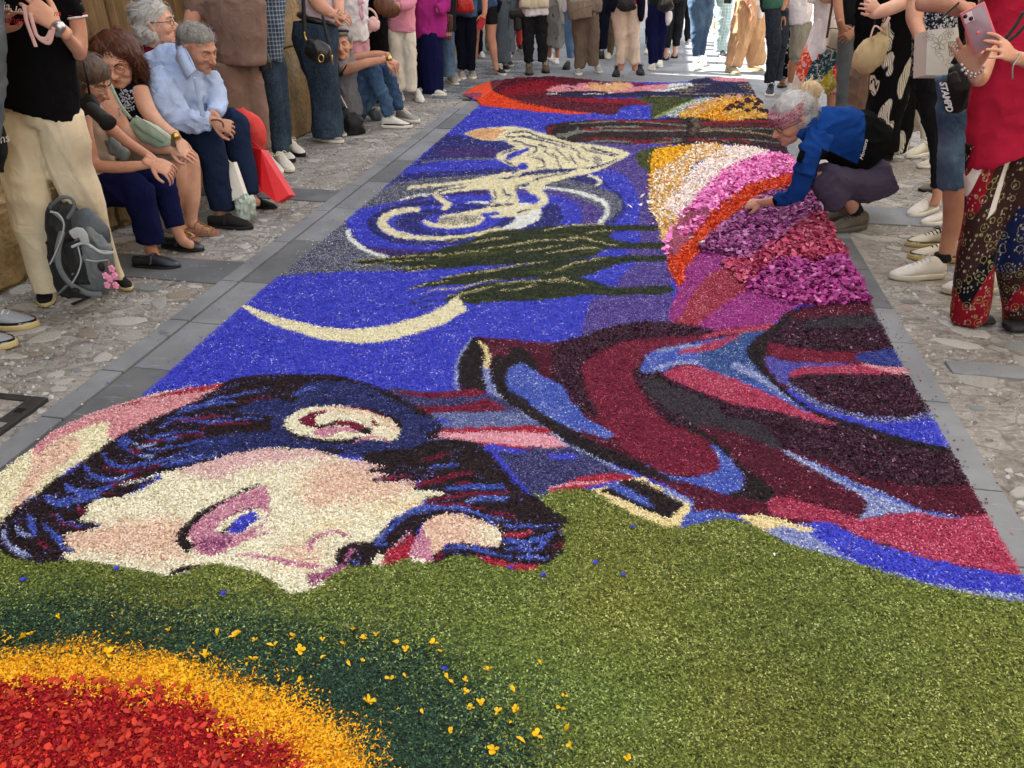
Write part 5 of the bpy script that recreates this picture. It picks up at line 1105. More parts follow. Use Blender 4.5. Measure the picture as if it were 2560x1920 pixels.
def slabmesh(pts_, nrm, th, bev=0):
    """flat outline (world points, in order) thickened along nrm"""
    nrm = Vector(nrm).normalized() * th / 2; a = [Vector(p) + nrm for p in pts_]; b_ = [Vector(p) - nrm for p in pts_]; n = len(a)
    F = [tuple(range(n)), tuple(range(2 * n - 1, n - 1, -1))] + [((k + 1) % n, k, n + k, n + (k + 1) % n) for k in range(n)]
    return a + b_, F
# ------------------------------------------------------------------ cloth
def denim(c, light):
    def f(nt, v):
        a = _noise(nt, v, 3.2, 4, .6); b_ = _noise(nt, _map(nt, v, (1, 1, .25)), 260, 4, .7)
        col = _mix(nt, _ramp(nt, a, (.42, 0.0), (.68, .75)), sr(c), sr(light))
        return _mix(nt, _ramp(nt, b_, (.45, 0.0), (.8, .22)), col, sr('a8b4c0'))
    return f
def plaid(base, l1, l2, s1=26, s2=26):
    def f(nt, v):
        sx = nt.nodes.new('ShaderNodeSeparateXYZ'); nt.links.new(v, sx.inputs[0])
        def band(o, s, w): return _ramp(nt, _math(nt, 'FRACT', _math(nt, 'MULTIPLY', o, s)), (0, 1.0), (w, 1.0), (w + .03, 0.0), (1, 0.0))
        xx = _math(nt, 'ADD', sx.outputs[0], _math(nt, 'MULTIPLY', sx.outputs[1], .6))
        h1 = _mix(nt, _math(nt, 'MULTIPLY', band(xx, s1, .42), .55), sr(base), sr(l1)); h2 = _mix(nt, _math(nt, 'MULTIPLY', band(sx.outputs[2], s2, .42), .55), h1, sr(l1))
        t1 = _mix(nt, _math(nt, 'MULTIPLY', band(_math(nt, 'ADD', xx, .011), s1, .10), .8), h2, sr(l2))
        return _mix(nt, _math(nt, 'MULTIPLY', band(_math(nt, 'ADD', sx.outputs[2], .011), s2, .10), .8), t1, sr(l2))
    return f
def blots(bg_, fg, scale, th, edge='00', sc=(1, 1, 1), veins=0, dist=.5, rnd=1.0, fg2=None):
    def f(nt, v):
        vv_ = _map(nt, v, sc, (0, .6, 0))
        n = nt.nodes.new('ShaderNodeTexNoise'); n.inputs['Scale'].default_value = scale * .8; nt.links.new(vv_, n.inputs['Vector'])
        ad = nt.nodes.new('ShaderNodeMix'); ad.data_type = 'RGBA'; ad.blend_type = 'LINEAR_LIGHT'; ad.inputs[0].default_value = .06 * dist; nt.links.new(vv_, ad.inputs[6]); nt.links.new(n.outputs['Color'], ad.inputs[7])
        vo = nt.nodes.new('ShaderNodeTexVoronoi'); vo.inputs['Scale'].default_value = scale; vo.inputs['Randomness'].default_value = rnd; nt.links.new(ad.outputs[2], vo.inputs['Vector'])
        m_ = _ramp(nt, vo.outputs['Distance'], (th, 1.0), (th + .03, 0.0))
        c2 = sr(fg)
        if veins:
            wv = nt.nodes.new('ShaderNodeTexWave'); wv.inputs['Scale'].default_value = veins; wv.inputs['Distortion'].default_value = 3; nt.links.new(ad.outputs[2], wv.inputs['Vector'])
            c2 = _mix(nt, _ramp(nt, wv.outputs['Fac'], (.08, 1.0), (.2, 0.0)), sr(fg), sr(bg_))
        elif fg2: c2 = _mix(nt, _ramp(nt, _noise(nt, v, scale * .7, 2), (.48, 0.0), (.52, 1.0)), sr(fg), sr(fg2))
        return _mix(nt, m_, sr(bg_), c2)
    return f
def zsplit(fa, fb, z, soft=.02):
    def f(nt, v):
        sx = nt.nodes.new('ShaderNodeSeparateXYZ'); nt.links.new(v, sx.inputs[0])
        n = _math(nt, 'MULTIPLY', _math(nt, 'SUBTRACT', _noise(nt, v, 12, 3), .5), .12)
        k = _ramp(nt, _math(nt, 'ADD', _math(nt, 'MULTIPLY', _math(nt, 'ADD', sx.outputs[2], n), 1.0), .5 - z), (.5 - soft, 0.0), (.5 + soft, 1.0))
        A = fa(nt, v) if callable(fa) else sr(fa); B = fb(nt, v) if callable(fb) else sr(fb)
        return _mix(nt, k, A, B)
    return f
C = dict(cb=.35, bs=14)
def cl(name, col, pattern=None, rough=.95, var=.2, bump=.6, bscale=60, sheen=.0, spec=.08, bdist=.016, wrinkle=7): return mat(name, col, rough, var, 5, bump, bscale, spec=spec, pattern=pattern, bdist=bdist, wrinkle=wrinkle)
c_beige = cl('beige_trousers', 'cfc2a6', wrinkle=4); c_black = cl('black_cotton', '0e0e10'); c_navy = cl('navy_trousers', '12163c'); c_navy2 = cl('dark_navy_cotton', '0f1220'); c_blue2 = cl('blue_chinos', '1c2740')
c_shirt = cl('pale_blue_shirt', 'a8bbdd', bump=.6, wrinkle=6)
c_brown = cl('taupe_suit', '7c665c'); c_coral = cl('coral_trousers', 'c94a48'); c_plaid = cl('blue_plaid_shirt', '4a5a6e', plaid('5c6c80', '27344a', 'a8b4c2', 34, 34)); c_rplaid = cl('red_black_plaid', '7a1620', plaid('8a1a26', '140a0e', '30101a', 22, 22))
c_jean = cl('mid_denim', '30496a', denim('2a4262', '4c6a8a')); c_jeand = cl('dark_denim', '1c2a3c', denim('1b293c', '35495c')); c_jeanl = cl('light_denim', '6f90b4', denim('5c7ea6', '8fadca')); c_jeanf = cl('faded_denim', '4a6480', denim('3c5674', '6f8ba4'))
c_njean = cl('black_denim', '1c2530', denim('181f2a', '2c3644')); c_white = cl('white_cotton', 'dedbe0'); c_cream = cl('cream_trousers', 'd0cabc'); c_pink = cl('pink_shirt', 'd890a4'); c_pinkt = cl('dusty_pink_trousers', 'cf9aa4'); c_ribs = cl('pale_pink_ribbed_top', 'd6c4cc'); c_mag = cl('magenta_jacket', '9c2c78')
c_grey = cl('grey_cotton', '74767c'); c_gtr = cl('grey_trousers', '5e666e'); c_tau = cl('taupe_cotton', '6e5f52'); c_taul = cl('taupe_jacket', '877a6c'); c_ston = cl('stone_trousers', 'cbb8a6'); c_dk = cl('charcoal_cotton', '1e1f22'); c_olive = cl('grey_shorts', '8a887c')
c_vest = cl('beige_vest', 'c4bca4'); c_sand = cl('sand_linen', 'c8a07a'); c_red = cl('red_tee', '9e1c34', bump=.4); c_green = cl('green_shirt', '3f6a5a'); c_bluj = cl('blue_jacket', '173e80', bump=.5); c_purp = cl('purple_grey_trousers', '4a4254'); c_tank = cl('beige_top', 'a8988a'); c_skirt = cl('grey_beige_skirt', '948a7e')
c_check = cl('pale_checked_trousers', '8fb0b4', plaid('94b2b6', 'a4c0c2', 'e4ecea', 22, 22)); c_fblk = cl('black_leaf_trousers', '121214', blots('101012', 'd6cfc0', 5.6, .36, sc=(1.35, 1.35, .55), veins=20, dist=2.2)); c_fsm = cl('small_black_floral', '15151a', blots('131318', 'c4c4c0', 26, .30)); c_speck = cl('speckled_top', '2e3038', blots('1c2029', 'b9bcc4', 55, .42, rnd=1))
c_fgrey = cl('grey_branch_skirt', '8d8a85', blots('8a8883', '3a3a40', 9, .16, sc=(1.6, 1.6, .8)))
def poppies(nt, v):
    vo = nt.nodes.new('ShaderNodeTexVoronoi'); vo.inputs['Scale'].default_value = 6.5; nt.links.new(_map(nt, v, (1, .4, .8), (0, 0, 0), (.3, 0, .1)), vo.inputs['Vector'])
    cell = _ramp(nt, vo.outputs['Color'], (0, sr('d83c1c')), (.34, sr('e0dade')), (.48, sr('b8a428')), (.62, sr('d63a1c')), (.8, sr('1f4a54')), const=True)
    n = _noise(nt, v, 28, 3, .6, .6); return _mix(nt, _ramp(nt, n, (.52, 0.0), (.6, .8)), cell, sr('d8d4d4'))
c_dress = cl('flowered_skirt', 'e4dee4', zsplit(poppies, 'ddd8de', .62, .05))
def jacket_split(nt, v):
    L0 = Vector(GG('Z5 1000,480')); q = [PP(t, 4.5) - L0 for t in ('Z4 775,1000', 'Z4 1110,1168', 'Z4 1165,860')]
    sx = nt.nodes.new('ShaderNodeSeparateXYZ'); nt.links.new(v, sx.inputs[0]); x, z = sx.outputs[0], sx.outputs[2]
    m1 = (q[1].z - q[0].z) / (q[1].x - q[0].x); z1 = _math(nt, 'ADD', _math(nt, 'MULTIPLY', _math(nt, 'SUBTRACT', x, q[0].x), m1), q[0].z)
    lo = _math(nt, 'MULTIPLY', _math(nt, 'LESS_THAN', z, z1), _math(nt, 'GREATER_THAN', x, q[0].x))
    m2 = (q[2].x - q[1].x) / (q[2].z - q[1].z); x1 = _math(nt, 'ADD', _math(nt, 'MULTIPLY', _math(nt, 'SUBTRACT', z, q[1].z), m2), q[1].x)
    return _mix(nt, _math(nt, 'MAXIMUM', lo, _math(nt, 'GREATER_THAN', x, x1)), sr('173e80'), sr('0f1012'))
c_jsplit = cl('blue_and_black_jacket', '173e80', jacket_split, bump=.5)
def patch(nt, v):
    vo = nt.nodes.new('ShaderNodeTexVoronoi'); vo.inputs['Scale'].default_value = 6.5; nt.links.new(_map(nt, v, (1.4, 1.4, .55)), vo.inputs['Vector'])
    cell = _ramp(nt, vo.outputs['Color'], (0, sr('7a1220')), (.30, sr('121a3c')), (.52, sr('33201c')), (.72, sr('0e0e12')), const=True)
    w_ = nt.nodes.new('ShaderNodeTexVoronoi'); w_.inputs['Scale'].default_value = 24; nt.links.new(_map(nt, v, (1, 1, .8)), w_.inputs['Vector'])
    ring = _ramp(nt, w_.outputs['Distance'], (.10, 0.0), (.13, 1.0), (.17, 0.0), (.33, 0.0), (.36, 1.0), (.41, 0.0))
    out = _mix(nt, ring, cell, sr('8e8354')); core = _ramp(nt, w_.outputs['Distance'], (.0, 1.0), (.08, 1.0), (.1, 0.0)); out = _mix(nt, core, out, sr('5c6880'))
    sx = nt.nodes.new('ShaderNodeSeparateXYZ'); nt.links.new(v, sx.inputs[0])
    st = _ramp(nt, _math(nt, 'FRACT', _math(nt, 'MULTIPLY', sx.outputs[0], 9)), (0, 1.0), (.22, 1.0), (.24, 0.0), (1, 0.0)); gate = _ramp(nt, _noise(nt, v, 2.6, 1), (.56, 0.0), (.57, 1.0))
    f3 = nt.nodes.new('ShaderNodeTexVoronoi'); f3.inputs['Scale'].default_value = 70; nt.links.new(_map(nt, v, (1, 1, .5), (0, .5, 0)), f3.inputs['Vector'])
    out = _mix(nt, _ramp(nt, f3.outputs['Distance'], (.18, .7), (.26, 0.0)), out, sr('b0a4a0'))
    return _mix(nt, _math(nt, 'MULTIPLY', st, gate), out, sr('cfc6bc'))
c_patch = cl('paisley_trousers', '5a1a20', patch, rough=.55, bump=.3)
c_seq = cl('sequin_top', '11131f', blots('10121e', 'b8c0d4', 120, .18))
c_band = cl('knit_headband', '8c4a5c', lambda nt, v: _mix(nt, _ramp(nt, _math(nt, 'FRACT', _math(nt, 'MULTIPLY', _noise(nt, v, 30, 1), 9)), (.4, 0.0), (.6, .8)), sr('843c50'), sr('c4a0a4')), bump=.7, bscale=90)
M_lea = mat('black_leather', '121212', .38, .1, 12, .3, 120, spec=.5, coat=.1); M_bleat = mat('brown_leather', '5c3a26', .5, .15, 12, .3, 120); M_gold = mat('gold_metal', 'c9a55c', .3, .1, bump=0, metal=1); M_silv = mat('silver_metal', 'b8b8b8', .3, .1, bump=0, metal=1)
M_nylon = mat('black_nylon', '1b1c1e', .6, .15, 12, .6, 30, bdist=.01); M_greyny = mat('grey_nylon', '5f6467', .6, .15, 12, .6, 30, bdist=.01); M_slate = mat('slate_coated_fabric', '474d52', .45, .15, 12, .4, 30, bdist=.01)
M_pinkl = mat('pink_leather', 'd8b0ac', .5, .1, 12, .2, 100); M_mint = mat('mint_leather', 'a6bfae', .5, .12, 12, .3, 100); M_crml = mat('cream_leather', 'c4b8a4', .5, .1, 12, .2, 80); M_canv = mat('tan_canvas', 'b39f78', .8, .12, 8, .7, 18, bdist=.012)
M_redbag = mat('red_paper_bag', 'c4181c', .5, .1, 8, .3, 12, bdist=.006); M_wpaper = mat('white_paper', 'd8d4cc', .7, .05, 8, .2, 12); M_ink = mat('dark_ink', '4a4034', .8, bump=0); M_wink = mat('white_ink', 'dcdcda', .8, bump=0); M_rink = mat('red_ink', 'b02028', .8, bump=0)
M_bshoe = mat('black_suede', '151416', .9, .1, 20, .3, 200); M_navlo = mat('navy_leather', '141824', .35, .1, 20, .2, 120, spec=.5); M_wsh = mat('white_trainer', 'c8c4bc', .65, .12, 20, .4, 60); M_gsh = mat('grey_trainer', '8f8b84', .8, .15, 20, .4, 90); M_bsn = mat('black_trainer', '161617', .7, .12, 20, .5, 80)
M_boot = mat('brown_nubuck', '55493c', .85, .2, 14, .4, 80); M_hike = mat('taupe_hiking', '5e544a', .85, .25, 14, .6, 60); M_tanl = mat('tan_leather', '94705a', .5, .15, 12, .2, 80); M_gmesh = mat('grey_mesh', '8f949c', .9, .2, 120, .6, 400)
M_olv = mat('olive_suede', '6c6454', .9, .15, 20, .3, 200); M_offw = mat('offwhite_trainer', 'c2bcaa', .65, .15, 16, .3, 60)
M_hgrey = hairmat('grey_hair', '6c6a6a', '8c8a88', 'b4b2b0'); M_hwhite = hairmat('white_hair', '9a9896', 'c2c0be', 'e2e0dc'); M_hbrown = hairmat('brown_hair', '3a2018', '5c3424', '7c4c34'); M_hdb = hairmat('dull_brown_hair', '3a2e26', '564436', '6e5a48'); M_hblond = hairmat('blonde_hair', 'b09468', 'd0b488', 'e8d4b0')
M_glass = mat('dark_frame', '20181a', .4, bump=0); M_rgold = mat('rose_gold', 'b88878', .3, bump=0, metal=1)
# ------------------------------------------------------------------ people on the left
def upper_stub(F_, spec_head, m=SK_light):
    """neck and head above the picture's upper edge"""
    F_.skin.append(spec_head)
# --- black polo, beige trousers
f = Fig('person standing at the far left in black polo shirt and beige trousers, raising a phone', 3.5, GG('Z6 500,900'))
f.cloth('trousers', c_beige, [('Z1 150,770,300 150,950,320 175,1200,290 Z6 215,350,275 255,600,225 290,780,195 325,915,170', dict(k=.85)), 'Z1 415,770,290 450,950,310 480,1150,290,.03 Z6 560,250,260,.05 660,500,190,.1 740,700,150,.13 815,822,115,.15', ('Z1 275,640,420 275,760,490 285,850,430', dict(k=.58))], .010, 2, .008, 8, (1, 1, .2))
f.cloth('polo_shirt', c_black, [('Z1 262,772,562 262,600,548 258,420,525 250,200,520 240,0,500 235,-200,470 235,-330,260', dict(k=.62)), 'Z1 400,-180,190 470,-20,170 525,115,150', 'Z1 60,-180,190 -20,0,170 -60,140,150'], .012, 2, .006, 6)
f.cloth('sleeve_trim', mat('white_trim', 'd8d4d4', .8), ['Z1 524,112,163 530,128,161'], .007, 1, 0, core=False)
f.cloth('sleeve_trim', mat('red_trim', '8c2030', .8), ['Z1 518,96,163 522,106,163'], .007, 1, 0, core=False)
f.skin += ['Z1 500,20,125 535,170,120 552,320,108 545,385,92', 'Z1 553,372,88 500,300,98,-.06 440,225,80,-.12 395,180,66,-.16', 'Z1 -40,80,120 -60,300,110 -90,360,90', 'Z1 -90,360,90 -60,280,80,-.1 -20,200,64,-.14', 'Z1 238,-330,180 238,-460,190 238,-600,210']
w1 = PP('Z1 392,182', 3.34); w2 = PP('Z1 -30,215', 3.34)
f.body(SK_warm, .011, [hand(w1, PP('Z1 170,10', 3.3), (.25, -.85, .35), .20, left=True, curl=(.5, .5, .4)), hand(w2, PP('Z1 20,40', 3.3), (-.6, .6, .2), .18, curl=(.3, .3, .2))])
f.raw('watch', M_silv, [tube([PP('Z1 398,196', 3.33), PP('Z1 404,201', 3.33)], [.034] * 2, [.027] * 2, 16), ball(PP('Z1 402,192', 3.30), .017, .006, .017)])
M_strap = mat('pink_strap', 'c49a92', .6)
f.raw('phone_strap', M_strap, [tube([PP(a, 3.26) for a in q], [.008] * len(q), [.002] * len(q), 8) for q in (['Z1 165,40', 'Z1 185,150', 'Z1 225,260', 'Z1 248,322'], ['Z1 208,90', 'Z1 232,180', 'Z1 250,240'], ['Z1 250,240', 'Z1 290,280', 'Z1 340,295', 'Z1 362,230', 'Z1 370,190'], ['Z1 262,262', 'Z1 320,268', 'Z1 352,215'])])
Rt = facing(0, (.12, -1, .1))
for s_, q, sz, mm in (('Jeans Jeans.', 'Z1 92,68', .036, M_wink), ('ia', 'Z1 38,42', .04, M_wink), ('mangoor', 'Z1 108,140', .036, M_rink), ('ns', 'Z1 392,92', .03, M_rink)):
    text('lettering', s_, PP(q, 3.325), Rt @ Matrix.Rotation(-.05, 3, 'Z'), sz, mm, f.o, .4, loc0=f.loc)
f.shoe = None
shoe(f, GG('Z6 322,905'), GG('Z6 320,1022'), M_bshoe, 'slip', M_soletan); shoe(f, GG('Z6 800,835'), GG('Z6 905,905'), M_bshoe, 'slip', M_soletan)
ph_ = empty('phone', P(70, -60, 3.25)); tag(ph_, 'phone held up just above the frame by the person in the black polo', 'phone')
link('case', slab_me := boxm('case', -.037, .037, -.004, .004, -.075, .075, .003), ph_, M_bsn)
# --- backpack between the beige legs
f = Fig('black and grey backpack standing on the cobbles against the beige trousers', 3.42, GG('Z6 560,930'), 'backpack', name='backpack')
f.cloth('main_bag', M_nylon, [('Z6 430,300,170 440,420,250 480,600,300 520,780,320 560,930,300', dict(k=.6))], .009, 2, .006, 14, core=False)
f.cloth('side_bag', M_slate, [('Z6 555,350,150,-.03 620,480,240,-.05 690,600,190,-.05', dict(k=.6))], .008, 2, .004, 14, core=False)
f.cloth('front_pocket', M_greyny, [('Z6 560,520,200,-.10 640,640,300,-.12 640,760,290,-.12 630,880,240,-.1', dict(k=.42))], .008, 2, .006, 16, core=False)
f.cloth('front_pocket', M_nylon, [('Z6 500,560,130,-.13 540,700,170,-.15 560,850,150,-.14', dict(k=.3))], .007, 2, .004, 16, core=False)
for q, w_ in ((['Z6 345,330', 'Z6 420,262', 'Z6 490,265', 'Z6 515,320', 'Z6 470,400'], 13), (['Z6 350,350', 'Z6 430,420', 'Z6 440,480', 'Z6 395,620', 'Z6 370,700'], 7), (['Z6 430,500', 'Z6 400,620', 'Z6 410,740', 'Z6 480,850', 'Z6 600,920', 'Z6 700,930'], 24), (['Z6 560,590', 'Z6 570,680', 'Z6 545,750', 'Z6 500,790'], 8), (['Z6 400,930', 'Z6 460,870'], 9)):
    f.raw('strap', M_greyny, [tube([PP(a, 3.26 if i > 0 else 3.3) for i, a in enumerate(q)], [w_ / 2.765 / 640 * 1.1] * len(q), [.006] * len(q), 8)])
f.raw('strap', mat('light_piping', '9da1a2', .7), [tube([PP(a, 3.24) for a in ('Z6 500,600', 'Z6 590,575', 'Z6 700,640', 'Z6 780,640')], [.006] * 4, None, 8), tube([PP(a, 3.24) for a in ('Z6 500,520', 'Z6 560,500', 'Z6 590,575')], [.022, .024, .02], [.006] * 3, 8)])
f.raw('strap', M_nylon, [tube([GG('Z6 505,1012') + Vector((0, 0, .012)), GG('Z6 620,975') + Vector((0, 0, .02)), GG('Z6 745,945') + Vector((0, 0, .05))], [.016] * 3, [.004] * 3, 8, view=Vector((0, 0, 1)))])
f.raw('buckle', M_bsn, [ball(PP('Z6 520,905', 3.24), .02, .012, .015)]); f.raw('buckle', M_bsn, [ball(PP('Z6 700,740', 3.24), .016, .012, .022)])
M_pip = mat('light_piping', '9da1a2', .7)
for q in (['Z6 350,360', 'Z6 400,370', 'Z6 440,430', 'Z6 430,520', 'Z6 385,640', 'Z6 345,720'], ['Z6 540,600', 'Z6 560,700', 'Z6 540,780', 'Z6 500,850'], ['Z6 620,600', 'Z6 690,625', 'Z6 785,635'], ['Z6 600,690', 'Z6 660,700', 'Z6 740,690']): f.raw('piping', M_pip, [tube([PP(a, 3.25) for a in q], [.0035] * len(q), None, 6)])
M_blos = mat('pink_silk', 'd98aa8', .7, .2, 30)
f.raw('stem', mat('dry_stem', '8a6e48', .8), [tube([PP('Z6 750,690', 3.25), PP('Z6 760,800', 3.24), PP('Z6 780,880', 3.24)], [.003] * 3)])
for q in ('Z6 775,750', 'Z6 733,800', 'Z6 797,800', 'Z6 765,820', 'Z6 745,862', 'Z6 803,866'):
    c_ = PP(q, 3.23); f.raw('blossom', M_blos, [ball(c_ + Vector((math.cos(k * 1.26) * .008, -.004, math.sin(k * 1.26) * .010)), .0085, .007, .009, None, 8, 5) for k in range(5)] + [ball(c_, .008, .008, .008, None, 8, 5)])
# --- sneakers of a person whose body is left of the frame
f = Fig('person out of frame at the far left, only grey and black running shoes showing', 3.15, GG('Z6 -60,1180'))
f.cloth('trousers', c_dk, ['S -75,300,90 -75,560,70 -62,790,50', 'S -100,300,90 -105,600,70 -112,860,50'], .014, 2, .006)
f.cloth('jacket', c_gtr, ['S -90,330,160 -90,100,190 -90,-60,170'], .016, 2, .006); f.skin += ['S -90,-60,60 -90,-130,75 -90,-190,70']; f.body(SK_warm, .014)
for a, b_ in (('Z6 -210,1120', 'Z6 278,1150'), ('Z6 -330,1250', 'Z6 130,1285')): shoe(f, a, b_, M_gmesh, 'sneaker', M_soletan, trim=M_bsn, L=.31) if False else shoe(f, GG(b_) - Vector((.31, .02, 0)), b_, M_gmesh, 'sneaker', M_soletan, trim=M_bsn)
# --- woman with camera, seated, back of the head to us
f = Fig('seated woman with dull brown hair and a camera, in navy trousers and dark loafers', 4.1, GG('Z6 1040,700'))
f.cloth('trousers', c_navy, ['Z6 600,190,270,.1 800,205,250,.03 940,200,225 985,320,205 1020,450,195 1040,570,205', 'Z6 700,170,220,.22 1000,120,200,.2 1110,140,185,.18 1165,300,170,.15 1215,465,145,.12'], .012, 2, .006, 9)
f.cloth('top', c_tank, [('Z1 610,730,170,.1 640,850,210,.08 660,1000,240,.08 640,1200,290,.08', dict(k=.7))], .012, 2, .006, 10)
f.skin += ['Z1 590,790,90,-.05 600,950,95,-.1 640,1110,95,-.12 680,1150,80,-.14', 'Z1 670,1150,85,-.14 850,1155,85,-.12 1000,1140,62,-.1 1060,1135,56,-.1', 'Z1 700,800,90,.12 760,880,95,.08 880,985,85,.02 1020,1070,62,-.04 1070,1105,56,-.06',
           'Z6 1020,540,95 1048,620,85 1085,690,78 1150,705,70', 'Z6 1205,440,85,.12 1235,510,80,.12 1270,565,75,.12 1320,585,66,.1']
f.body(SK_tan, .010, [hand(PP('Z1 1050,1135', 4.0), PP('Z1 1175,1190', 4.0), (.1, -.35, 1), .17, left=True, curl=(.5, .5, .4)), hand(PP('Z1 1065,1105', 4.04), PP('Z1 1180,1160', 4.04), (.1, -.3, 1), .16, curl=(.5, .5, .4))])
Rh = Rf((.9, -.05, -.55), roll=0)
X, Rm, hd = head(f, PP('Z1 612,560', 4.12), Rh, SK_tan, 1.0, False, brow=M_brow)
glasses(f, X, M_silv, f.o)
hairdo(f, [HB(0, -.020, .050, .092, .098, .082), HB(0, -.055, .0, .094, .085, .09), HB(0, -.065, -.02, .085, .07, .09), HB(-.045, -.03, -.01, .045, .06, .08), HB(.045, -.03, -.01, .045, .06, .08)], M_hdb, 1800, .003, 2, lambda p, n: np.array([-.3, 0, -.8]), .09)
shoe(f, GG('Z6 925,735'), GG('Z6 1252,745'), M_navlo, 'loafer', M_soleb); shoe(f, GG('Z6 1125,600'), GG('Z6 1412,628'), M_navlo, 'loafer', M_soleb)
k_ = Fig('black camera with zoom lens hanging in front of the seated brown haired woman', 3.95, P(240, 270, 3.95), 'camera', name='camera')
k_.solid('camera_body', M_bsn, [tube([PP('Z1 560,740', 3.95), PP('Z1 640,700', 3.95)], [.045] * 2, [.028] * 2, 8), ball(PP('Z1 625,675', 3.95), .024, .022, .022)], .005, 1)
k_.solid('lens', M_nylon, [tube([PP('Z1 620,740', 3.93), PP('Z1 690,800', 3.9), PP('Z1 745,850', 3.88)], [.033, .034, .036], None, 20, False)], .004, 0)
k_.raw('lens_ring', M_bsn, [tube([PP('Z1 735,838', 3.885), PP('Z1 752,857', 3.875)], [.040, .041], None, 20, False)])
k_.raw('strap', M_nylon, [tube([PP('Z1 555,720', 3.95), PP('Z1 540,560', 3.97), PP('Z1 520,430', 4.0)], [.006] * 3, [.002] * 3), tube([PP('Z1 620,660', 3.95), PP('Z1 600,540', 3.9), PP('Z1 575,430', 3.95)], [.006] * 3, [.002] * 3)])
b_ = Fig('grey fabric bag resting on the lap of the woman with the camera', 4.0, P(290, 365, 4.0), 'bag', name='bag')
b_.cloth('bag', M_greyny, [('Z1 745,960,70 800,1030,110 880,1085,90', dict(k=.5))], .008, 2, .006, 20, core=False)
# --- brown-haired woman with glasses
f = Fig('seated woman with wavy brown hair, glasses, navy sequin top and a mint purse', 4.6, GG('Z6 1330,480'))
f.cloth('top', c_navy2, [('Z1 828,610,240,.04 840,665,340,.02 850,760,330,.02 880,870,310,.03 920,960,330,.05', dict(k=.62)), 'Z1 730,620,150,-.03 715,690,150,-.06', 'Z1 950,600,140,.02 975,660,140,.0'], .012, 2, .006, 9)
f.raw('sequins', mat('silver_sequins', 'b4bccc', .3, bump=0, metal=.6), [ball(PP('Z1 %f,%f' % (x, y), 4.44 + abs(x - 850) * .0004), .0045, .002, .0045, None, 6, 4) for x, y in [(min(925, max(820, random.gauss(872, 30))), yy) for yy in [random.uniform(610, 800) for _ in range(130)]]])
f.cloth('skirt', c_skirt, [('Z1 900,960,300,.05 1030,1080,250,-.0 1150,1130,190,-.05 1240,1120,150,-.05', dict(k=.8)), 'Z1 1000,1020,240,.15 1200,1050,180,.1'], .012, 2, .006, 10)
f.skin += ['Z1 720,640,140,-.05 790,790,138,-.1 860,900,118,-.12 910,950,100,-.14', 'Z1 900,945,100,-.14 1040,1010,92,-.13 1150,1035,70,-.12 1190,1040,62,-.12', 'Z1 965,620,130,.0 1020,760,122,-.03 1110,870,100,-.08 1200,930,76,-.1 1230,955,60,-.12',
           'Z1 1180,1180,120,-.05 1215,1150,140,-.08 Z6 1232,150,118,-.08 1210,300,90,-.02 1230,420,70,0 1260,480,62,-.02', 'Z1 1250,1100,150,.04 1300,1090,150,.0 Z6 1320,150,135,0 1325,260,120,0 1322,380,88,0 1330,440,84,0 1400,480,74,-.03 1470,500,60,-.05 1500,505,44,-.05',
           'Z6 1300,520,60,-.1 1340,540,50,-.12 1365,550,40,-.12', 'Z1 820,480,130 825,580,140']
f.body(SK_light, .010, [hand(PP('Z1 1185,1040', 4.48), PP('Z1 1320,1060', 4.46), (.1, -.5, .9), .18, left=True, curl=(.3, .4, .3)), hand(PP('Z1 1228,955', 4.49), PP('Z1 1290,1080', 4.46), (.6, -.5, .5), .17, curl=(.35, .4, .3))])
X, Rm, hd = head(f, PP('Z1 818,425', 4.6), Rf((.02, -.93, -.36), roll=-.07), SK_light, 1.12, False, 1.05, old=.6, frown=1, neck=PP('Z1 825,590', 4.68))
glasses(f, X, M_rgold, f.o, rim=.0022)
hairdo(f, [HB(0, -.030, .060, .090, .088, .076), HB(.052, .0, .074, .050, .060, .042), HB(-.040, .015, .086, .048, .052, .030), HB(0, -.06, -.02, .09, .06, .09),
           tube([X(-.072, .018, .06), X(-.090, .004, .0), X(-.088, -.008, -.055), X(-.070, -.015, -.085)], [.034, .036, .034, .022]), tube([X(.072, .018, .06), X(.094, .002, .0), X(.094, -.01, -.05), X(.076, -.02, -.085)], [.034, .036, .036, .024])],
       M_hbrown, 3200, .0032, 4, lambda p, n: np.array([.55 * np.sign(n[0] + .15) + .5 * math.sin(p[2] * 60 + p[0] * 30), -.1, -.75]), .10, lift=.008)
f.raw('bracelet', M_gold, [tube([PP('Z1 1213,940', 4.47), PP('Z1 1217,945', 4.47)], [.024] * 2, [.024] * 2, 14)])
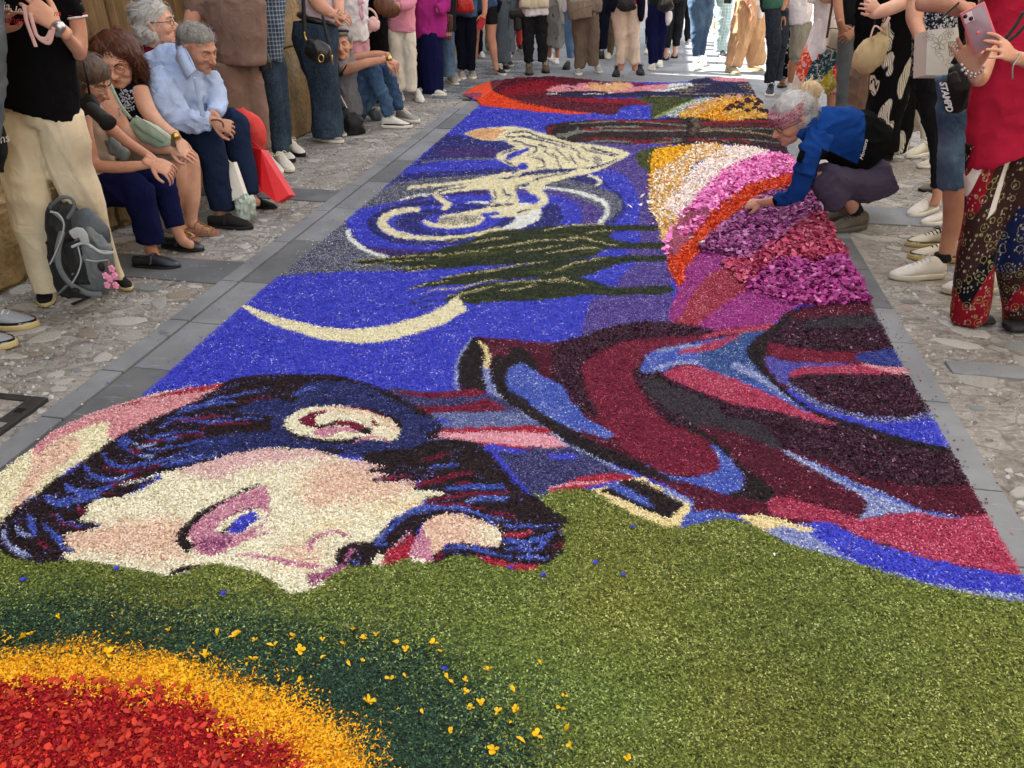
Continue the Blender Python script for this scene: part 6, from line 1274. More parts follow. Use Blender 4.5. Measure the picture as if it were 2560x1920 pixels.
for h, t in (('Z6 1285,505', 'Z6 1515,520'), ('Z6 1180,560', 'Z6 1378,575')):
    hh, tt = GG(h), GG(t); d_ = (tt - hh).normalized(); sd2 = Vector((d_.y, -d_.x, 0)); Ls = (tt - hh).length; so_ = link('sandal', None, f.o); so_.empty_display_size = .05
    V, F2 = slabmesh([hh + d_ * Ls * (.5 - .5 * math.cos(2 * PI * k / 20)) + sd2 * .040 * math.copysign(abs(math.sin(2 * PI * k / 20)) ** .5, math.sin(2 * PI * k / 20)) + Vector((0, 0, .012)) for k in range(20)], (0, 0, 1), .022); f.put('sole', V, F2, M_tanl, False, so_)
    for q, hz in ((.42, .075), (.62, .055), (.8, .04)):
        V, F2 = tube([hh + d_ * Ls * q + sd2 * a + Vector((0, 0, z_)) for a, z_ in ((-.040, .015), (-.030, hz * .8), (0, hz), (.030, hz * .8), (.040, .015))], [.007] * 5, [.003] * 5, 6, side=d_); f.put('strap', V, F2, M_tanl, True, so_)
    V, F2 = tube([hh + d_ * Ls * q + Vector((0, 0, z_)) for q, z_ in ((.42, .08), (.62, .06), (.8, .046))], [.006] * 3, [.004] * 3, 6); f.put('strap', V, F2, M_gold, True, so_)
p_ = Fig('mint green quilted purse on the lap of the woman with wavy brown hair', 4.5, P(365, 330, 4.5), 'purse', name='purse')
p_.cloth('purse_body', M_mint, [('Z1 905,840,60,-.06 990,900,150,-.08 1090,950,150,-.09 1180,975,80,-.08', dict(k=.35))], .007, 1, .003, 14, core=False)
p_.cloth('flap', M_mint, [('Z1 930,830,70,-.1 1030,890,90,-.12 1150,960,80,-.12', dict(k=.3))], .006, 1, .002, 14, core=False)
p_.raw('zip', M_rgold, [tube([PP(a, 4.36) for a in ('Z1 905,815', 'Z1 960,815', 'Z1 1060,880', 'Z1 1170,960')], [.0025] * 4)])
p_.raw('strap', M_mint, [tube([PP('Z1 905,820', 4.42), PP('Z1 830,720', 4.42), PP('Z1 760,580', 4.46), PP('Z1 700,510', 4.5)], [.009] * 4, [.003] * 4)])
# --- man in pale blue shirt
f = Fig('seated grey haired man in pale blue shirt and navy trousers leaning forward with clasped hands', 4.85, GG('Z1 1600,1560'))
f.cloth('trousers', c_blue2, ['Z1 1200,930,260,.0 1340,960,240,-.05 1430,965,215,-.08 1470,1100,190,-.08 1510,1300,170,-.08 1535,1450,170,-.08', 'Z1 1400,850,230,.22 1570,840,200,.2 1630,880,190,.18 1660,1050,175,.15 1710,1240,150,.12 1735,1345,110,.1'], .012, 2, .006, 8)
f.cloth('shirt', c_shirt, [('Z1 1262,345,170,.10 1235,420,330,.08 1190,560,490,.04 1190,700,480,.04 1210,830,420,.03 1240,920,330,.03', dict(k=.62)), 'Z1 1080,520,230,-.06 1130,650,235,-.12 1210,780,220,-.16 1270,835,180,-.18', 'Z1 1250,830,180,-.18 1360,840,150,-.2 1455,835,115,-.2', 'Z1 1440,520,160,.12 1495,640,160,.08 1500,740,140,.0 1480,790,110,-.08'], .010, 2, .009, 9, (1, .8, 1.1))
V, F2 = slabmesh([PP(a, y) for a, y in (('Z1 1222,292', 4.80), ('Z1 1262,290', 4.76), ('Z1 1312,390', 4.66), ('Z1 1354,480', 4.61), ('Z1 1288,552', 4.60), ('Z1 1228,420', 4.64))], (-.2, -1, .2), .012); f.put('collar', V, F2, c_shirt)
f.skin += ['Z1 1300,400,120,.05 1268,450,170,.08', 'Z1 1440,835,80,-.2 1480,840,72,-.2', 'Z1 1470,790,70,-.1 1500,815,60,-.14', 'Z1 1535,1430,95,-.08 1530,1500,85,-.08 1580,1535,75,-.1', 'Z1 1735,1330,70,.1 1745,1385,66,.1 1780,1400,60,.1']
f.body(SK_tan, .010, [hand(PP('Z1 1475,845', 4.65), PP('Z1 1600,880', 4.66), (.15, -.8, .5), .19, left=True, curl=(.7, .7, .5)), hand(PP('Z1 1490,810', 4.72), PP('Z1 1590,900', 4.66), (.5, .2, .9), .18, curl=(.8, .8, .5))])
f.raw('bead_bracelet', M_bleat, [ball(PP('Z1 %d,%d' % (1490 + 55 * math.sin(t), 828 + 42 * (1 - math.cos(t))), 4.60 + .01 * math.cos(t)), .006, .006, .006, None, 8, 5) for t in np.linspace(-.5, 1.7, 12)])
X, Rm, hd = head(f, PP('Z1 1375,340', 4.80), Rf((.86, -.40, -.40), roll=.04), SK_tan, 1.06, True, 1.06, old=1, frown=1, brow=mat('grey_brow', '6a6058', .9), neck=PP('Z1 1262,440', 4.9))
hairdo(f, [HB(0, -.042, .052, .084, .088, .068), HB(0, -.045, .022, .083, .075, .065), HB(0, -.074, -.0, .074, .046, .072), HB(0, -.010, .070, .074, .078, .056)], M_hgrey, 1800, .002, 5, lambda p, n: np.array([.5, -.2, .2 - .6 * (n[2] < .3)]), .04, lift=.004)
shoe(f, GG('Z1 1440,1560'), GG('Z1 1752,1580'), M_bshoe, 'loafer', M_soleb); shoe(f, GG('Z1 1705,1430'), GG('Z1 1918,1440'), M_bshoe, 'loafer', M_soleb)
f.raw('button_band', c_shirt, [tube([PP(a, 4.58) for a in ('Z1 1350,540', 'Z1 1370,640', 'Z1 1395,760', 'Z1 1400,800')], [.014] * 4, [.004] * 4)])
# --- white-haired man behind, coral trousers
f = Fig('seated white haired man in profile with dark glasses, red plaid shirt and coral trousers', 5.35, GG('Z1 1780,1350'))
f.cloth('shirt', c_rplaid, [('Z1 1060,310,200 1060,380,330 1080,520,380 1150,700,360 1250,850,300', dict(k=.6))], .014, 2, .006, 9)
f.cloth('trousers', c_coral, ['Z1 1300,880,240 1500,860,200,-.02 1690,850,190,-.03 1745,900,175,-.03 1745,1010,150,-.02 1750,1180,120 1765,1320,100', 'Z1 1350,850,200,.15 1560,830,170,.15 1640,900,150,.15 1660,1150,110,.12 1680,1300,90,.1'], .013, 2, .006, 9)
f.skin += ['Z1 1085,200,150,.02 1085,320,170,.02']; f.body(SK_light, .012)
X, Rm, hd = head(f, PP('Z1 1085,165', 5.35), Rf((.97, .10, .04)), SK_light, 1.16, True, .95, old=1, brow=mat('white_brow', '9a9894', .9), neck=PP('Z1 1085,320', 5.37))
glasses(f, X, M_glass, f.o, rim=.002)
hairdo(f, [HB(0, -.036, .046, .086, .094, .078), HB(0, -.072, -.02, .076, .050, .082), HB(0, -.03, -.045, .080, .042, .05), HB(0, -.016, .062, .082, .084, .068)], M_hwhite, 2400, .0024, 6, lambda p, n: np.array([-.75, .1, -.5]), .10, lift=.007)
shoe(f, GG('Z1 1700,1395'), GG('Z1 1835,1410'), M_bshoe, 'slip', M_soleb)
# --- bags on the ground
b_ = Fig('bright red shopping bag leaning beside the seated men', 5.1, GG('Z1 1850,1390'), 'shopping bag', name='shopping_bag')
o_ = [PP(a, y) for a, y in (('Z1 1705,1010', 5.25), ('Z1 1825,1035', 5.12), ('Z1 2022,1350', 4.98), ('Z1 1935,1402', 4.93), ('Z1 1830,1320', 4.98))]
V, F2 = slabmesh(o_, (-.35, -1, .3), .07); b_.put('bag_body', V, F2, M_redbag, False)
for q in ((0, 1),): b_.raw('handle', M_redbag, [tube([PP('Z1 1720,1010', 5.2), PP('Z1 1745,985', 5.18), PP('Z1 1790,1020', 5.14)], [.004] * 3)])
nb = (o_[1] - o_[0]).cross(o_[3] - o_[0]).normalized(); nb = nb if nb.y < 0 else -nb; ydir = (o_[0] - o_[4]).normalized()
for s_, q, sz in (('Bole', 'Z1 1770,1190', .062), ('aficoire', 'Z1 1810,1275', .058)):
    pc = PP(q, 5.05); pc = pc - nb * ((pc - o_[0]).dot(nb) - .040); text('lettering', s_, pc, facing(0, nb, ydir) @ Matrix.Rotation(-.35, 3, 'Z'), sz, mat('pink_ink', 'd88888', .7, bump=0), b_.o, .35, loc0=b_.loc)
b_ = Fig('white paper bag with brown tree logo between the legs of the blue shirted man', 4.8, PP('Z1 1620,1300', 4.8), 'paper bag', name='paper_bag')
o_ = [PP(a, y) for a, y in (('Z1 1535,1130', 4.84), ('Z1 1625,1120', 4.84), ('Z1 1702,1345', 4.78), ('Z1 1605,1392', 4.78))]
V, F2 = slabmesh(o_, (-.1, -1, .2), .05); b_.put('bag_body', V, F2, M_wpaper, False)
nb = (o_[1] - o_[0]).cross(o_[3] - o_[0]).normalized(); nb = nb if nb.y < 0 else -nb
def onp(q): pc = PP(q, 4.8); return pc - nb * ((pc - o_[0]).dot(nb) - .027)
lf = []
for q, aa in (((1600, 1330), -.5), ((1615, 1310), -.2), ((1632, 1300), 0), ((1650, 1305), .3), ((1668, 1318), .6), ((1610, 1350), -.8), ((1630, 1335), -.1), ((1648, 1340), .3), ((1665, 1345), .7), ((1640, 1365), 0), ((1620, 1368), -.5), ((1660, 1368), .6), ((1595, 1355), -.9), ((1680, 1338), .9)):
    c_ = onp('Z1 %d,%d' % q); R2 = facing(0, nb) @ Matrix.Rotation(-aa, 3, 'Z'); V, F2 = slabmesh([c_ + R2 @ Vector((math.sin(t) * .0035, -math.cos(t) * .010, 0)) for t in np.linspace(0, 2 * PI, 9)[:-1]], nb, .001); lf.append((V, F2))
for t in np.linspace(0, 2 * PI, 13)[:-1]:
    c_ = onp('Z1 1587,1225'); R2 = facing(0, nb); V, F2 = slabmesh([c_ + R2 @ (Vector((math.cos(t) * .012, math.sin(t) * .012, 0)) + Vector((math.cos(a) * .003, math.sin(a) * .003, 0))) for a in np.linspace(0, 2 * PI, 7)[:-1]], nb, .001); lf.append((V, F2))
b_.raw('printed_logo', M_ink, lf, smooth=False); text('lettering', 'terre umbre', onp('Z1 1600,1272'), facing(0, nb), .020, M_ink, b_.o, loc0=b_.loc)
b_.raw('handle', M_wpaper, [tube([PP('Z1 1550,1130', 4.8), PP('Z1 1545,1090', 4.78), PP('Z1 1600,1125', 4.8)], [.003] * 3)])
b_ = Fig('crumpled translucent green and white plastic bag on the cobbles beside a black loafer', 4.75, GG('Z1 1680,1490'), 'plastic bag', name='plastic_bag')
M_plas = mat('thin_plastic', 'c4d4c8', .25, .25, 14, .9, 14, spec=.5, bdist=.02, trans=.25)
b_.cloth('bag', M_plas, [('Z1 1670,1360,110 1690,1400,150 1690,1450,150 1660,1495,90', dict(k=.7))], .007, 1, .012, 30, core=False)
b_ = Fig('black bag strap and side pouch at the left edge beside the beige trousers', 3.3, P(0, 370, 3.3), 'bag', name='bag')
b_.cloth('bag', M_nylon, [('Z1 0,860,50 10,950,70 12,1080,66 0,1190,40', dict(k=.8))], .008, 2, .003, core=False)
text('lettering', 'ans', PP('Z1 8,962', 3.24), facing(0, (0, -1, .1)) @ Matrix.Rotation(.2, 3, 'Z'), .05, M_wink, b_.o, .3, loc0=b_.loc)
# ------------------------------------------------------------------ people on the right
# --- crouching woman laying petals
f = Fig('crouching woman in blue and black jacket with knitted headband, reaching to lay orange petals', 4.6, GG('Z5 1000,480'))
f.cloth('trousers', c_purp, ['Z4 1270,1215,290,.05 1130,1285,235,.03 940,1262,225,.0 800,1195,170,-.04', 'Z4 795,1190,165,-.04 850,1290,185,-.03 915,1370,200,-.02 945,1400,190,-.02', 'Z4 1260,1210,270,.3 1100,1270,220,.32 920,1230,200,.28', 'Z4 930,1230,170,.28 980,1330,160,.22 1010,1380,150,.2'], .012, 2, .006, 8, (1, 1, 1))
f.cloth('jacket', c_jsplit, [('Z4 700,850,190,.02 780,880,270,.03 920,925,375,.06 1060,985,400,.10 1170,1050,380,.12', dict(k=.72)), 'Z4 800,930,210,-.10 735,1070,175,-.15 690,1210,160,-.12 655,1310,140,-.10 590,1368,108,-.04 510,1388,88,.04'], .011, 2, .010, 7, (1, 1, 1))
f.cloth('collar', c_bluj, ['Z4 735,790,120,.0 700,860,165,-.01 655,950,120,-.02'], .009, 1, .002, core=False)
f.cloth('sleeve_stripe', c_black, [('Z4 690,1040,60,-.17 655,1120,50,-.18', dict(k=.6))], .008, 1, .001, core=False)
f.cloth('cuff', c_black, ['Z4 545,1380,98,.0 505,1388,94,.045'], .007, 1, 0, core=False)
f.skin += ['Z4 530,1385,78,.03 450,1395,66,.09 385,1402,56,.14', 'Z4 1000,1370,100,.0 1040,1450,90,.02', 'Z4 690,860,150,.0']
f.body(SK_tan, .010, [hand(PP('Z4 400,1400', 4.735), PP('Z4 230,1425', 4.86), (.1, -.65, .8), .20, left=False, curl=(.55, .6, .4))])
f.cloth('sock', M_sock, ['Z5 1030,300,88,.02 1060,370,95,.02'], .007, 1, .001, core=False)
shoe(f, GG('Z5 1172,455'), GG('Z5 850,505'), M_hike, 'sneaker', mat('grey_rubber', '57544c', .8, .2, 14, .4), M_lacek); shoe(f, GG('Z5 1060,385'), GG('Z5 815,435'), M_hike, 'sneaker', mat('grey_rubber', '57544c', .8), M_lacek)
X, Rm, hd = head(f, PP('Z4 605,835', 4.6), Rf((-.86, -.22, -.46), roll=0), SK_tan, 1.12, False, 1.0, old=.6, neck=PP('Z4 700,880', 4.62))
glasses(f, X, M_glass, f.o, rim=.0018)
hairdo(f, [HB(0, -.012, .078, .076, .082, .054), HB(0, -.040, .060, .086, .092, .070), HB(0, -.085, .02, .076, .05, .075), HB(0, -.03, .0, .082, .06, .06)], M_hwhite, 1800, .0024, 8, lambda p, n: np.array([.8, .1, .25]), .09, lift=.005)
hairdo(f, [HB(0, -.125, .085, .040, .046, .040), HB(0, -.10, .075, .03, .04, .03)], M_hblond, 900, .0022, 9, lambda p, n: np.array([n[2], .3, -n[0]]), .07, lift=.014, name='hair_bun')
f.cloth('headband', c_band, [tube([X(0, .006, .092), X(0, -.006, .034)], [.101, .105], [.116, .118], 24, False, side=Rm @ Vector((1, 0, 0)))], .006, 1, .002, 30, core=False)
text('lettering', 'Montura', PP('Z4 1105,1035', 4.41), facing(0, (.25, -1, .25), (-.25, 0, 1)) @ Matrix.Rotation(1.1, 3, 'Z'), .032, M_wink, f.o, .3, loc0=f.loc)
# --- red tee, paisley trousers
f = Fig('woman in red T-shirt and long paisley trousers tapping a pink phone at the right edge', 3.25, GG('Z5 1990,1130'))
f.cloth('trousers', c_patch, ['Z4 1960,960,300,.0 1945,1150,270 Z5 1930,180,250 1915,400,250 1890,620,250 1870,820,255 1850,1000,250 1835,1110,225', 'Z4 2230,960,440,.02 2240,1200,420,.02 Z5 2200,300,380,.02 2180,600,340,.02 2190,850,290,.02 2210,1050,270,.02 2220,1160,260,.02'], .012, 2, .009, 5, (1, 1, .3))
f.cloth('tee', c_red, [('Z4 2130,1040,615 2120,900,600 2110,700,560 2130,450,500 2160,200,440 2180,-50,430 2190,-260,420 2190,-380,200', dict(k=.68)), 'Z4 2350,-200,220,-.02 2400,0,200,-.04 2420,120,190,-.06'], .013, 2, .008, 5, (1, 1, 1))
f.skin += ['Z4 2420,100,150,-.06 2400,300,140,-.12 2340,420,120,-.24 2220,415,100,-.36 2140,388,86,-.41', 'Z4 2040,60,150,.10 1990,250,140,.0 1950,420,130,-.12 1910,545,115,-.22 1870,500,96,-.3', 'Z4 2190,-380,200 2190,-520,180 2190,-650,220']
f.body(SK_warm, .010, [hand(PP('Z4 2130,385', 2.84), PP('Z4 1900,235', 2.72), (.45, -.75, .5), .175, left=True, curl=(.12, .2, .15)), hand(PP('Z4 1865,480', 2.94), PP('Z4 1770,220', 2.92), (.3, .9, .1), .185, left=False, curl=(.15, .2, .15), spread=.22)])
f.raw('nail', mat('coral_nail', 'd84a5c', .2, bump=0, coat=.5), [ball(PP('Z4 1893,228', 2.70), .005, .003, .006)])
f.raw('bracelet', M_silv, [ball(PP('Z4 %d,%d' % (x, y), 2.87), .006, .006, .006, None, 8, 5) for x, y in ((1782, 450), (1800, 475), (1822, 495), (1848, 508), (1875, 512), (1900, 505), (1922, 490), (1935, 465), (1785, 485), (1810, 510), (1840, 525), (1870, 530))])
f.raw('bracelet', M_silv, [tube([PP(a, 2.82) for a in ('Z4 2190,365', 'Z4 2165,410', 'Z4 2135,460', 'Z4 2132,545')], [.0025] * 4)])
f.raw('lanyard', M_nylon, [tube([PP(a, 2.92) for a in ('Z4 2205,90', 'Z4 2150,180', 'Z4 2085,265')], [.006] * 3), tube([PP(a, 2.92) for a in ('Z4 2215,180', 'Z4 2160,240', 'Z4 2110,280')], [.006] * 3)])
f.raw('platform_sole', M_soleb, [tube([GG('Z5 1735,1130') + Vector((0, .0, .022)), GG('Z5 1960,1130') + Vector((0, .0, .022))], [.05] * 2, [.02] * 2, 12, side=Vector((0, 1, 0))), ])
f.raw('platform_sole', M_soleb, [tube([GG('Z5 2095,1180') + Vector((0, .0, .022)), GG('Z5 2300,1180') + Vector((0, .0, .022))], [.05] * 2, [.02] * 2, 12, side=Vector((0, 1, 0)))])
k_ = Fig('smartphone in pink translucent case with two camera lenses, held by the woman in red', 2.86, PP('Z4 1895,195', 2.86), 'smartphone', name='smartphone')
a_, b_, c_, d_ = [PP(q, y) for q, y in (('Z4 1812,112', 2.86), ('Z4 1930,112', 2.84), ('Z4 1990,262', 2.82), ('Z4 1880,300', 2.84))]
Rp = facing(0, (a_ - d_).cross(b_ - a_) * (-1 if (a_ - d_).cross(b_ - a_).y > 0 else 1), a_ - d_); cen = (a_ + b_ + c_ + d_) / 4
def kbox(nm, x0, x1, y0, y1, z0, z1, m, bev): me = boxm(nm, x0, x1, y0, y1, z0, z1, bev, Matrix.Translation(cen - k_.loc) @ Rp.to_4x4()); link(nm, me, k_.o, m, True)
kbox('case', -.038, .038, -.073, .073, -.006, .004, mat('pink_silicone', 'd0606c', .4, bump=0), .004); kbox('back_glass', -.033, .033, -.068, .068, .0035, .0052, mat('mauve_glass', '8a6a74', .2, bump=0, coat=.6), .001)
kbox('camera_island', -.033, -.004, .034, .066, .0050, .0075, mat('pale_pink_metal', 'c8aab0', .3, bump=0), .002)
for x_, y_ in ((-.025, .058), (-.012, .043)): k_.raw('lens', mat('lens_glass', '0a0a0e', .08, bump=0), [tube([cen + Rp @ Vector((x_, y_, .007)), cen + Rp @ Vector((x_, y_, .0095))], [.0065] * 2, None, 16, False)])
# --- denim capris
f = Fig('person in denim capris with bare calves, black ankle socks and white sneakers', 3.85, GG('Z5 1650,820'))
f.cloth('capris', c_jeanf, ['Z4 1745,500,290,.02 1745,700,250 1745,900,225 1735,1080,215 1728,1290,205', 'Z4 1860,500,260,.2 1870,900,220,.2 1880,1310,190,.2'], .012, 2, .007, 8, (1, 1, .5))
f.cloth('top', c_dk, [('Z4 1930,-150,330,.1 1930,100,330,.1 1915,350,290,.08 1850,560,300,.06', dict(k=.65))], .014, 2, .007, 6)
f.skin += ['Z5 1745,170,185 1748,300,182 1728,430,150 1690,560,108 1668,660,100 1640,720,90', 'Z5 1900,200,150,.2 1890,400,130,.15 1850,600,90,.1', 'Z4 1500,20,120,-.05 1640,20,130,-.1 1760,60,110,-.12 1850,60,90,-.14', 'Z4 1960,-100,130,0 1960,80,130,-.1 1930,180,110,-.2 1850,110,90,-.2', 'Z4 1840,-150,200 1840,-320,200 1840,-440,220']
f.body(SK_tan, .012, [hand(PP('Z4 1820,70', 3.66), PP('Z4 1960,190', 3.6), (.3, -.8, .5), .18, curl=(.4, .5, .3))])
f.cloth('sock', M_sock, ['Z5 1655,640,112 1645,700,118'], .007, 1, .001, core=False)
shoe(f, GG('Z5 1748,800'), GG('Z5 1278,820'), M_wsh, 'sneaker', M_offw); shoe(f, GG('Z5 2040,900'), GG('Z5 1638,915'), M_wsh, 'sneaker', M_offw)
f.raw('cord', M_nylon, [tube([PP(a, 3.55) for a in ('Z4 1760,20', 'Z4 1660,110', 'Z4 1600,150')], [.004] * 3)])
b_ = Fig('black sling bag with white lettering hanging in front of the denim capris', 3.6, PP('Z4 1760,620', 3.6), 'bag', name='bag')
b_.cloth('bag', M_nylon, [('Z4 1740,440,110,-.02 1770,530,200,-.03 1770,640,240,-.03 1760,760,170,-.02', dict(k=.5))], .009, 2, .006, 12, core=False)
b_.cloth('pocket', M_nylon, [('Z4 1715,500,70,-.12 1740,590,90,-.13', dict(k=.4))], .008, 1, .003, 12, core=False)
text('lettering', 'STAMPD', PP('Z4 1672,665', 3.42), facing(0, (-.25, -1, .1)) @ Matrix.Rotation(-1.12, 3, 'Z'), .034, M_wink, b_.o, .45, loc0=b_.loc, bold=.0012)
b_.raw('strap', M_nylon, [tube([PP('Z4 1720,440', 3.6), PP('Z4 1830,250', 3.6), PP('Z4 1930,0', 3.65)], [.012] * 3, [.003] * 3)])
# --- behind: olive-toed sneakers, box
f = Fig('person behind the denim capris, only cream sneakers with olive toes and lower legs visible', 4.15, GG('Z5 1700,680'))
f.cloth('trousers', c_dk, ['Z4 1930,500,200 1900,900,130 1880,1200,110 Z5 1850,350,100'], .014, 2, .006); f.cloth('top', c_dk, [('Z4 1960,-100,300 1950,200,300 1940,500,260', dict(k=.6))], .016, 2, .006)
f.skin += ['Z5 1850,340,95 1800,500,85 1770,620,80', 'Z4 1960,-100,150 1960,-240,170 1960,-360,180']; f.body(SK_tan, .013)
for a, b2 in (('Z5 1700,590', 'Z5 1388,592'), ('Z5 1820,700', 'Z5 1402,680')): shoe(f, GG(a), GG(b2), M_offw, 'sneaker', M_soletan, M_lacek, trim=M_olv)
f = Fig('woman in speckled top and ripped black leggings with chunky white sneakers, holding a box', 4.9, GG('Z5 1560,420'))
f.cloth('leggings', c_dk, ['Z4 1560,470,230 1560,620,190 1590,820,140 1605,1000,100 Z5 1608,30,80 1612,190,72', 'Z4 1480,500,150,.15 1520,700,120,.15 1600,1000,90,.2 Z5 1650,150,70,.2'], .013, 2, .006)
f.cloth('top', c_speck, [('Z4 1600,-150,300 1600,0,290 1590,200,290 1570,380,270 1560,500,240', dict(k=.65))], .014, 2, .007, 6)
f.skin += ['Z4 1480,-160,130,-.05 1472,0,140,-.1 1455,110,120,-.15 1462,170,100,-.18', 'Z4 1460,160,100,-.18 1500,260,90,-.28 1560,330,80,-.32', 'Z5 1612,180,66 1610,250,64 1590,300,70', 'Z4 1600,-150,150 1600,-260,150 1600,-360,170']
f.body(SK_tan, .012, [hand(PP('Z4 1545,320', 4.56), PP('Z4 1640,430', 4.50), (-.3, -.8, .4), .17, curl=(.4, .5, .4))])
shoe(f, GG('Z5 1640,330'), GG('Z5 1415,395'), M_wsh, 'sneaker'); shoe(f, GG('Z5 1730,430'), GG('Z5 1498,448'), M_wsh, 'sneaker')
b_ = Fig('white cardboard gift box printed with grey flowers and a framed name, held at waist height', 4.4, PP('Z4 1680,360', 4.4), 'box', name='gift_box')
q4 = [PP(a, y) for a, y in (('Z4 1545,208', 4.42), ('Z4 1820,182', 4.42), ('Z4 1800,520', 4.36), ('Z4 1533,520', 4.36))]
nb = (q4[1] - q4[0]).cross(q4[2] - q4[0]).normalized(); nb = nb if nb.y < 0 else -nb
V, F2 = slabmesh([q - nb * .07 for q in q4], nb, .14); b_.put('carton', V, F2, M_wpaper, False)
def onb(q, e=.001): pc = PP(q, 4.4); return pc - nb * ((pc - q4[0]).dot(nb) - e)
Rb = facing(0, nb, q4[0] - q4[3]); M_gink = mat('grey_ink', 'a8a69c', .8, bump=0)
fl = []
for cx_, cy_, sz in ((1625, 300, .045), (1590, 380, .04), (1620, 455, .05), (1560, 250, .03), (1700, 225, .03), (1690, 470, .035), (1570, 490, .03)):
    for k in range(6):
        R2 = Rb @ Matrix.Rotation(k * 1.05 + cx_, 3, 'Z'); c0 = onb('Z4 %d,%d' % (cx_, cy_))
        V, F2 = tube([c0 + R2 @ Vector((math.sin(t) * sz * .22, sz * .1 + (1 - math.cos(t)) * sz * .42, 0)) for t in np.linspace(0, 2 * PI, 9)], [.0012] * 9, [.0006] * 9, 4); fl.append((V, F2))
b_.raw('printed_flowers', M_gink, fl)['kind'] = 'stuff'
for i_, (s_, q, sz) in enumerate((('ACQUA', 'Z4 1748,318', .026), ('AI FIORI', 'Z4 1752,345', .024), ('SPELLO', 'Z4 1750,366', .012))): text('lettering', s_, onb(q), Rb, sz, M_ink, b_.o, loc0=b_.loc)
for e_ in (0, .012):
    cs = [onb(q, .001) for q in ('Z4 1690,290', 'Z4 1830,282', 'Z4 1825,385', 'Z4 1688,390')]; cc = sum(cs, Vector()) / 4; cs = [c + (cc - c).normalized() * e_ for c in cs]
    b_.raw('printed_frame', M_ink, [tube([cs[k], cs[(k + 1) % 4]], [.0012] * 2, [.0006] * 2, 4) for k in range(4)])
b_.raw('handle', M_wpaper, [tube([q4[0] + (q4[1] - q4[0]) * .5, q4[0] + (q4[1] - q4[0]) * .5 + Vector((0, 0, .0))], [.002] * 2)])
# --- black leaf print trousers, canvas bag
f = Fig('woman in black wide trousers printed with large cream leaves, arms folded', 6.3, GG('Z4 1290,1090'))
f.cloth('trousers', c_fblk, ['Z4 1330,60,290 1330,250,300 1300,450,290 1270,650,270 1240,850,240 1230,1050,210', 'Z4 1400,200,210,.1 1400,400,190,.1 1390,600,180,.1 1360,800,170,.1 1340,1050,150,.1'], .013, 2, .008, 6, (1, 1, .4))
f.cloth('top', c_black, [('Z4 1340,-250,280 1340,-100,290 1335,100,280', dict(k=.6))], .015, 2, .006)
f.skin += ['Z4 1500,-250,110,-.05 1480,-100,110,-.1 1440,-10,100,-.2', 'Z4 1450,-20,100,-.2 1330,40,100,-.28 1220,80,90,-.3 1170,90,80,-.3', 'Z4 1170,-150,90,-.1 1150,0,90,-.2 1160,90,80,-.28', 'Z4 1340,-250,120 1340,-350,130 1340,-430,150']
f.body(SK_light, .012, [hand(PP('Z4 1215,70', 6.0), PP('Z4 1130,20', 5.98), (-.3, -.9, .2), .19, curl=(.5, .6, .5))])
shoe(f, GG('Z4 1300,1100'), GG('Z4 1180,1110'), M_bsn, 'slip', M_soleb)
b_ = Fig('tan canvas pouch bag with knotted top hanging beside the leaf print trousers', 6.0, PP('Z4 1130,380', 6.0), 'bag', name='bag')
b_.cloth('pouch', M_canv, [('Z4 1235,225,60 1200,300,150 1140,380,205 1090,450,180 1070,485,110', dict(k=.7))], .010, 2, .010, 10, core=False)
b_.cloth('knot', M_canv, ['Z4 1240,200,50 1250,160,30', 'Z4 1235,215,60 1255,260,40'], .009, 1, .006, 20, core=False)
b_.raw('strap', M_pinkl, [tube([PP('Z4 1245,185', 5.95), PP('Z4 1280,120', 5.95)], [.012] * 2, [.004] * 2), tube([PP('Z4 1230,210', 5.95), PP('Z4 1180,180', 5.95), PP('Z4 1150,260', 5.95)], [.006] * 3)])
f = Fig('person behind the leaf print trousers in beige trousers and cream trainers', 6.7, GG('Z4 1490,1100'))
f.cloth('trousers', c_cream, ['Z4 1500,450,130 1500,700,110 1540,900,90 1555,1020,80', 'Z4 1440,450,110,.1 1430,700,90,.1 1470,900,80,.1'], .014, 2, .006); f.cloth('top', c_brown, [('Z4 1440,-100,230 1450,200,220 1470,460,200', dict(k=.6))], .016)
f.skin += ['Z4 1550,1000,60 1555,1060,60', 'Z4 1440,-100,110 1440,-200,130 1440,-280,150']; f.body(SK_tan, .014)
shoe(f, GG('Z4 1580,1060'), GG('Z4 1390,1095'), M_offw, 'sneaker'); shoe(f, GG('Z4 1660,1150'), GG('Z4 1470,1160'), M_offw, 'sneaker')
f = Fig('person behind, dark trousers and flat olive grey shoe beside the chunky white sneakers', 5.6, GG('Z4 1540,1330'))
f.cloth('trousers', c_dk, ['Z4 1640,500,170 1640,900,130 1650,1240,110'], .014, 2, .006); f.cloth('top', c_gtr, [('Z4 1640,-150,260 1640,200,260 1640,500,220', dict(k=.6))], .016); f.skin += ['Z4 1640,-150,120 1640,-260,140 1640,-340,150']; f.body(SK_tan, .014)
shoe(f, GG('Z4 1690,1320'), GG('Z4 1478,1320'), M_olv, 'slip', M_soleb)
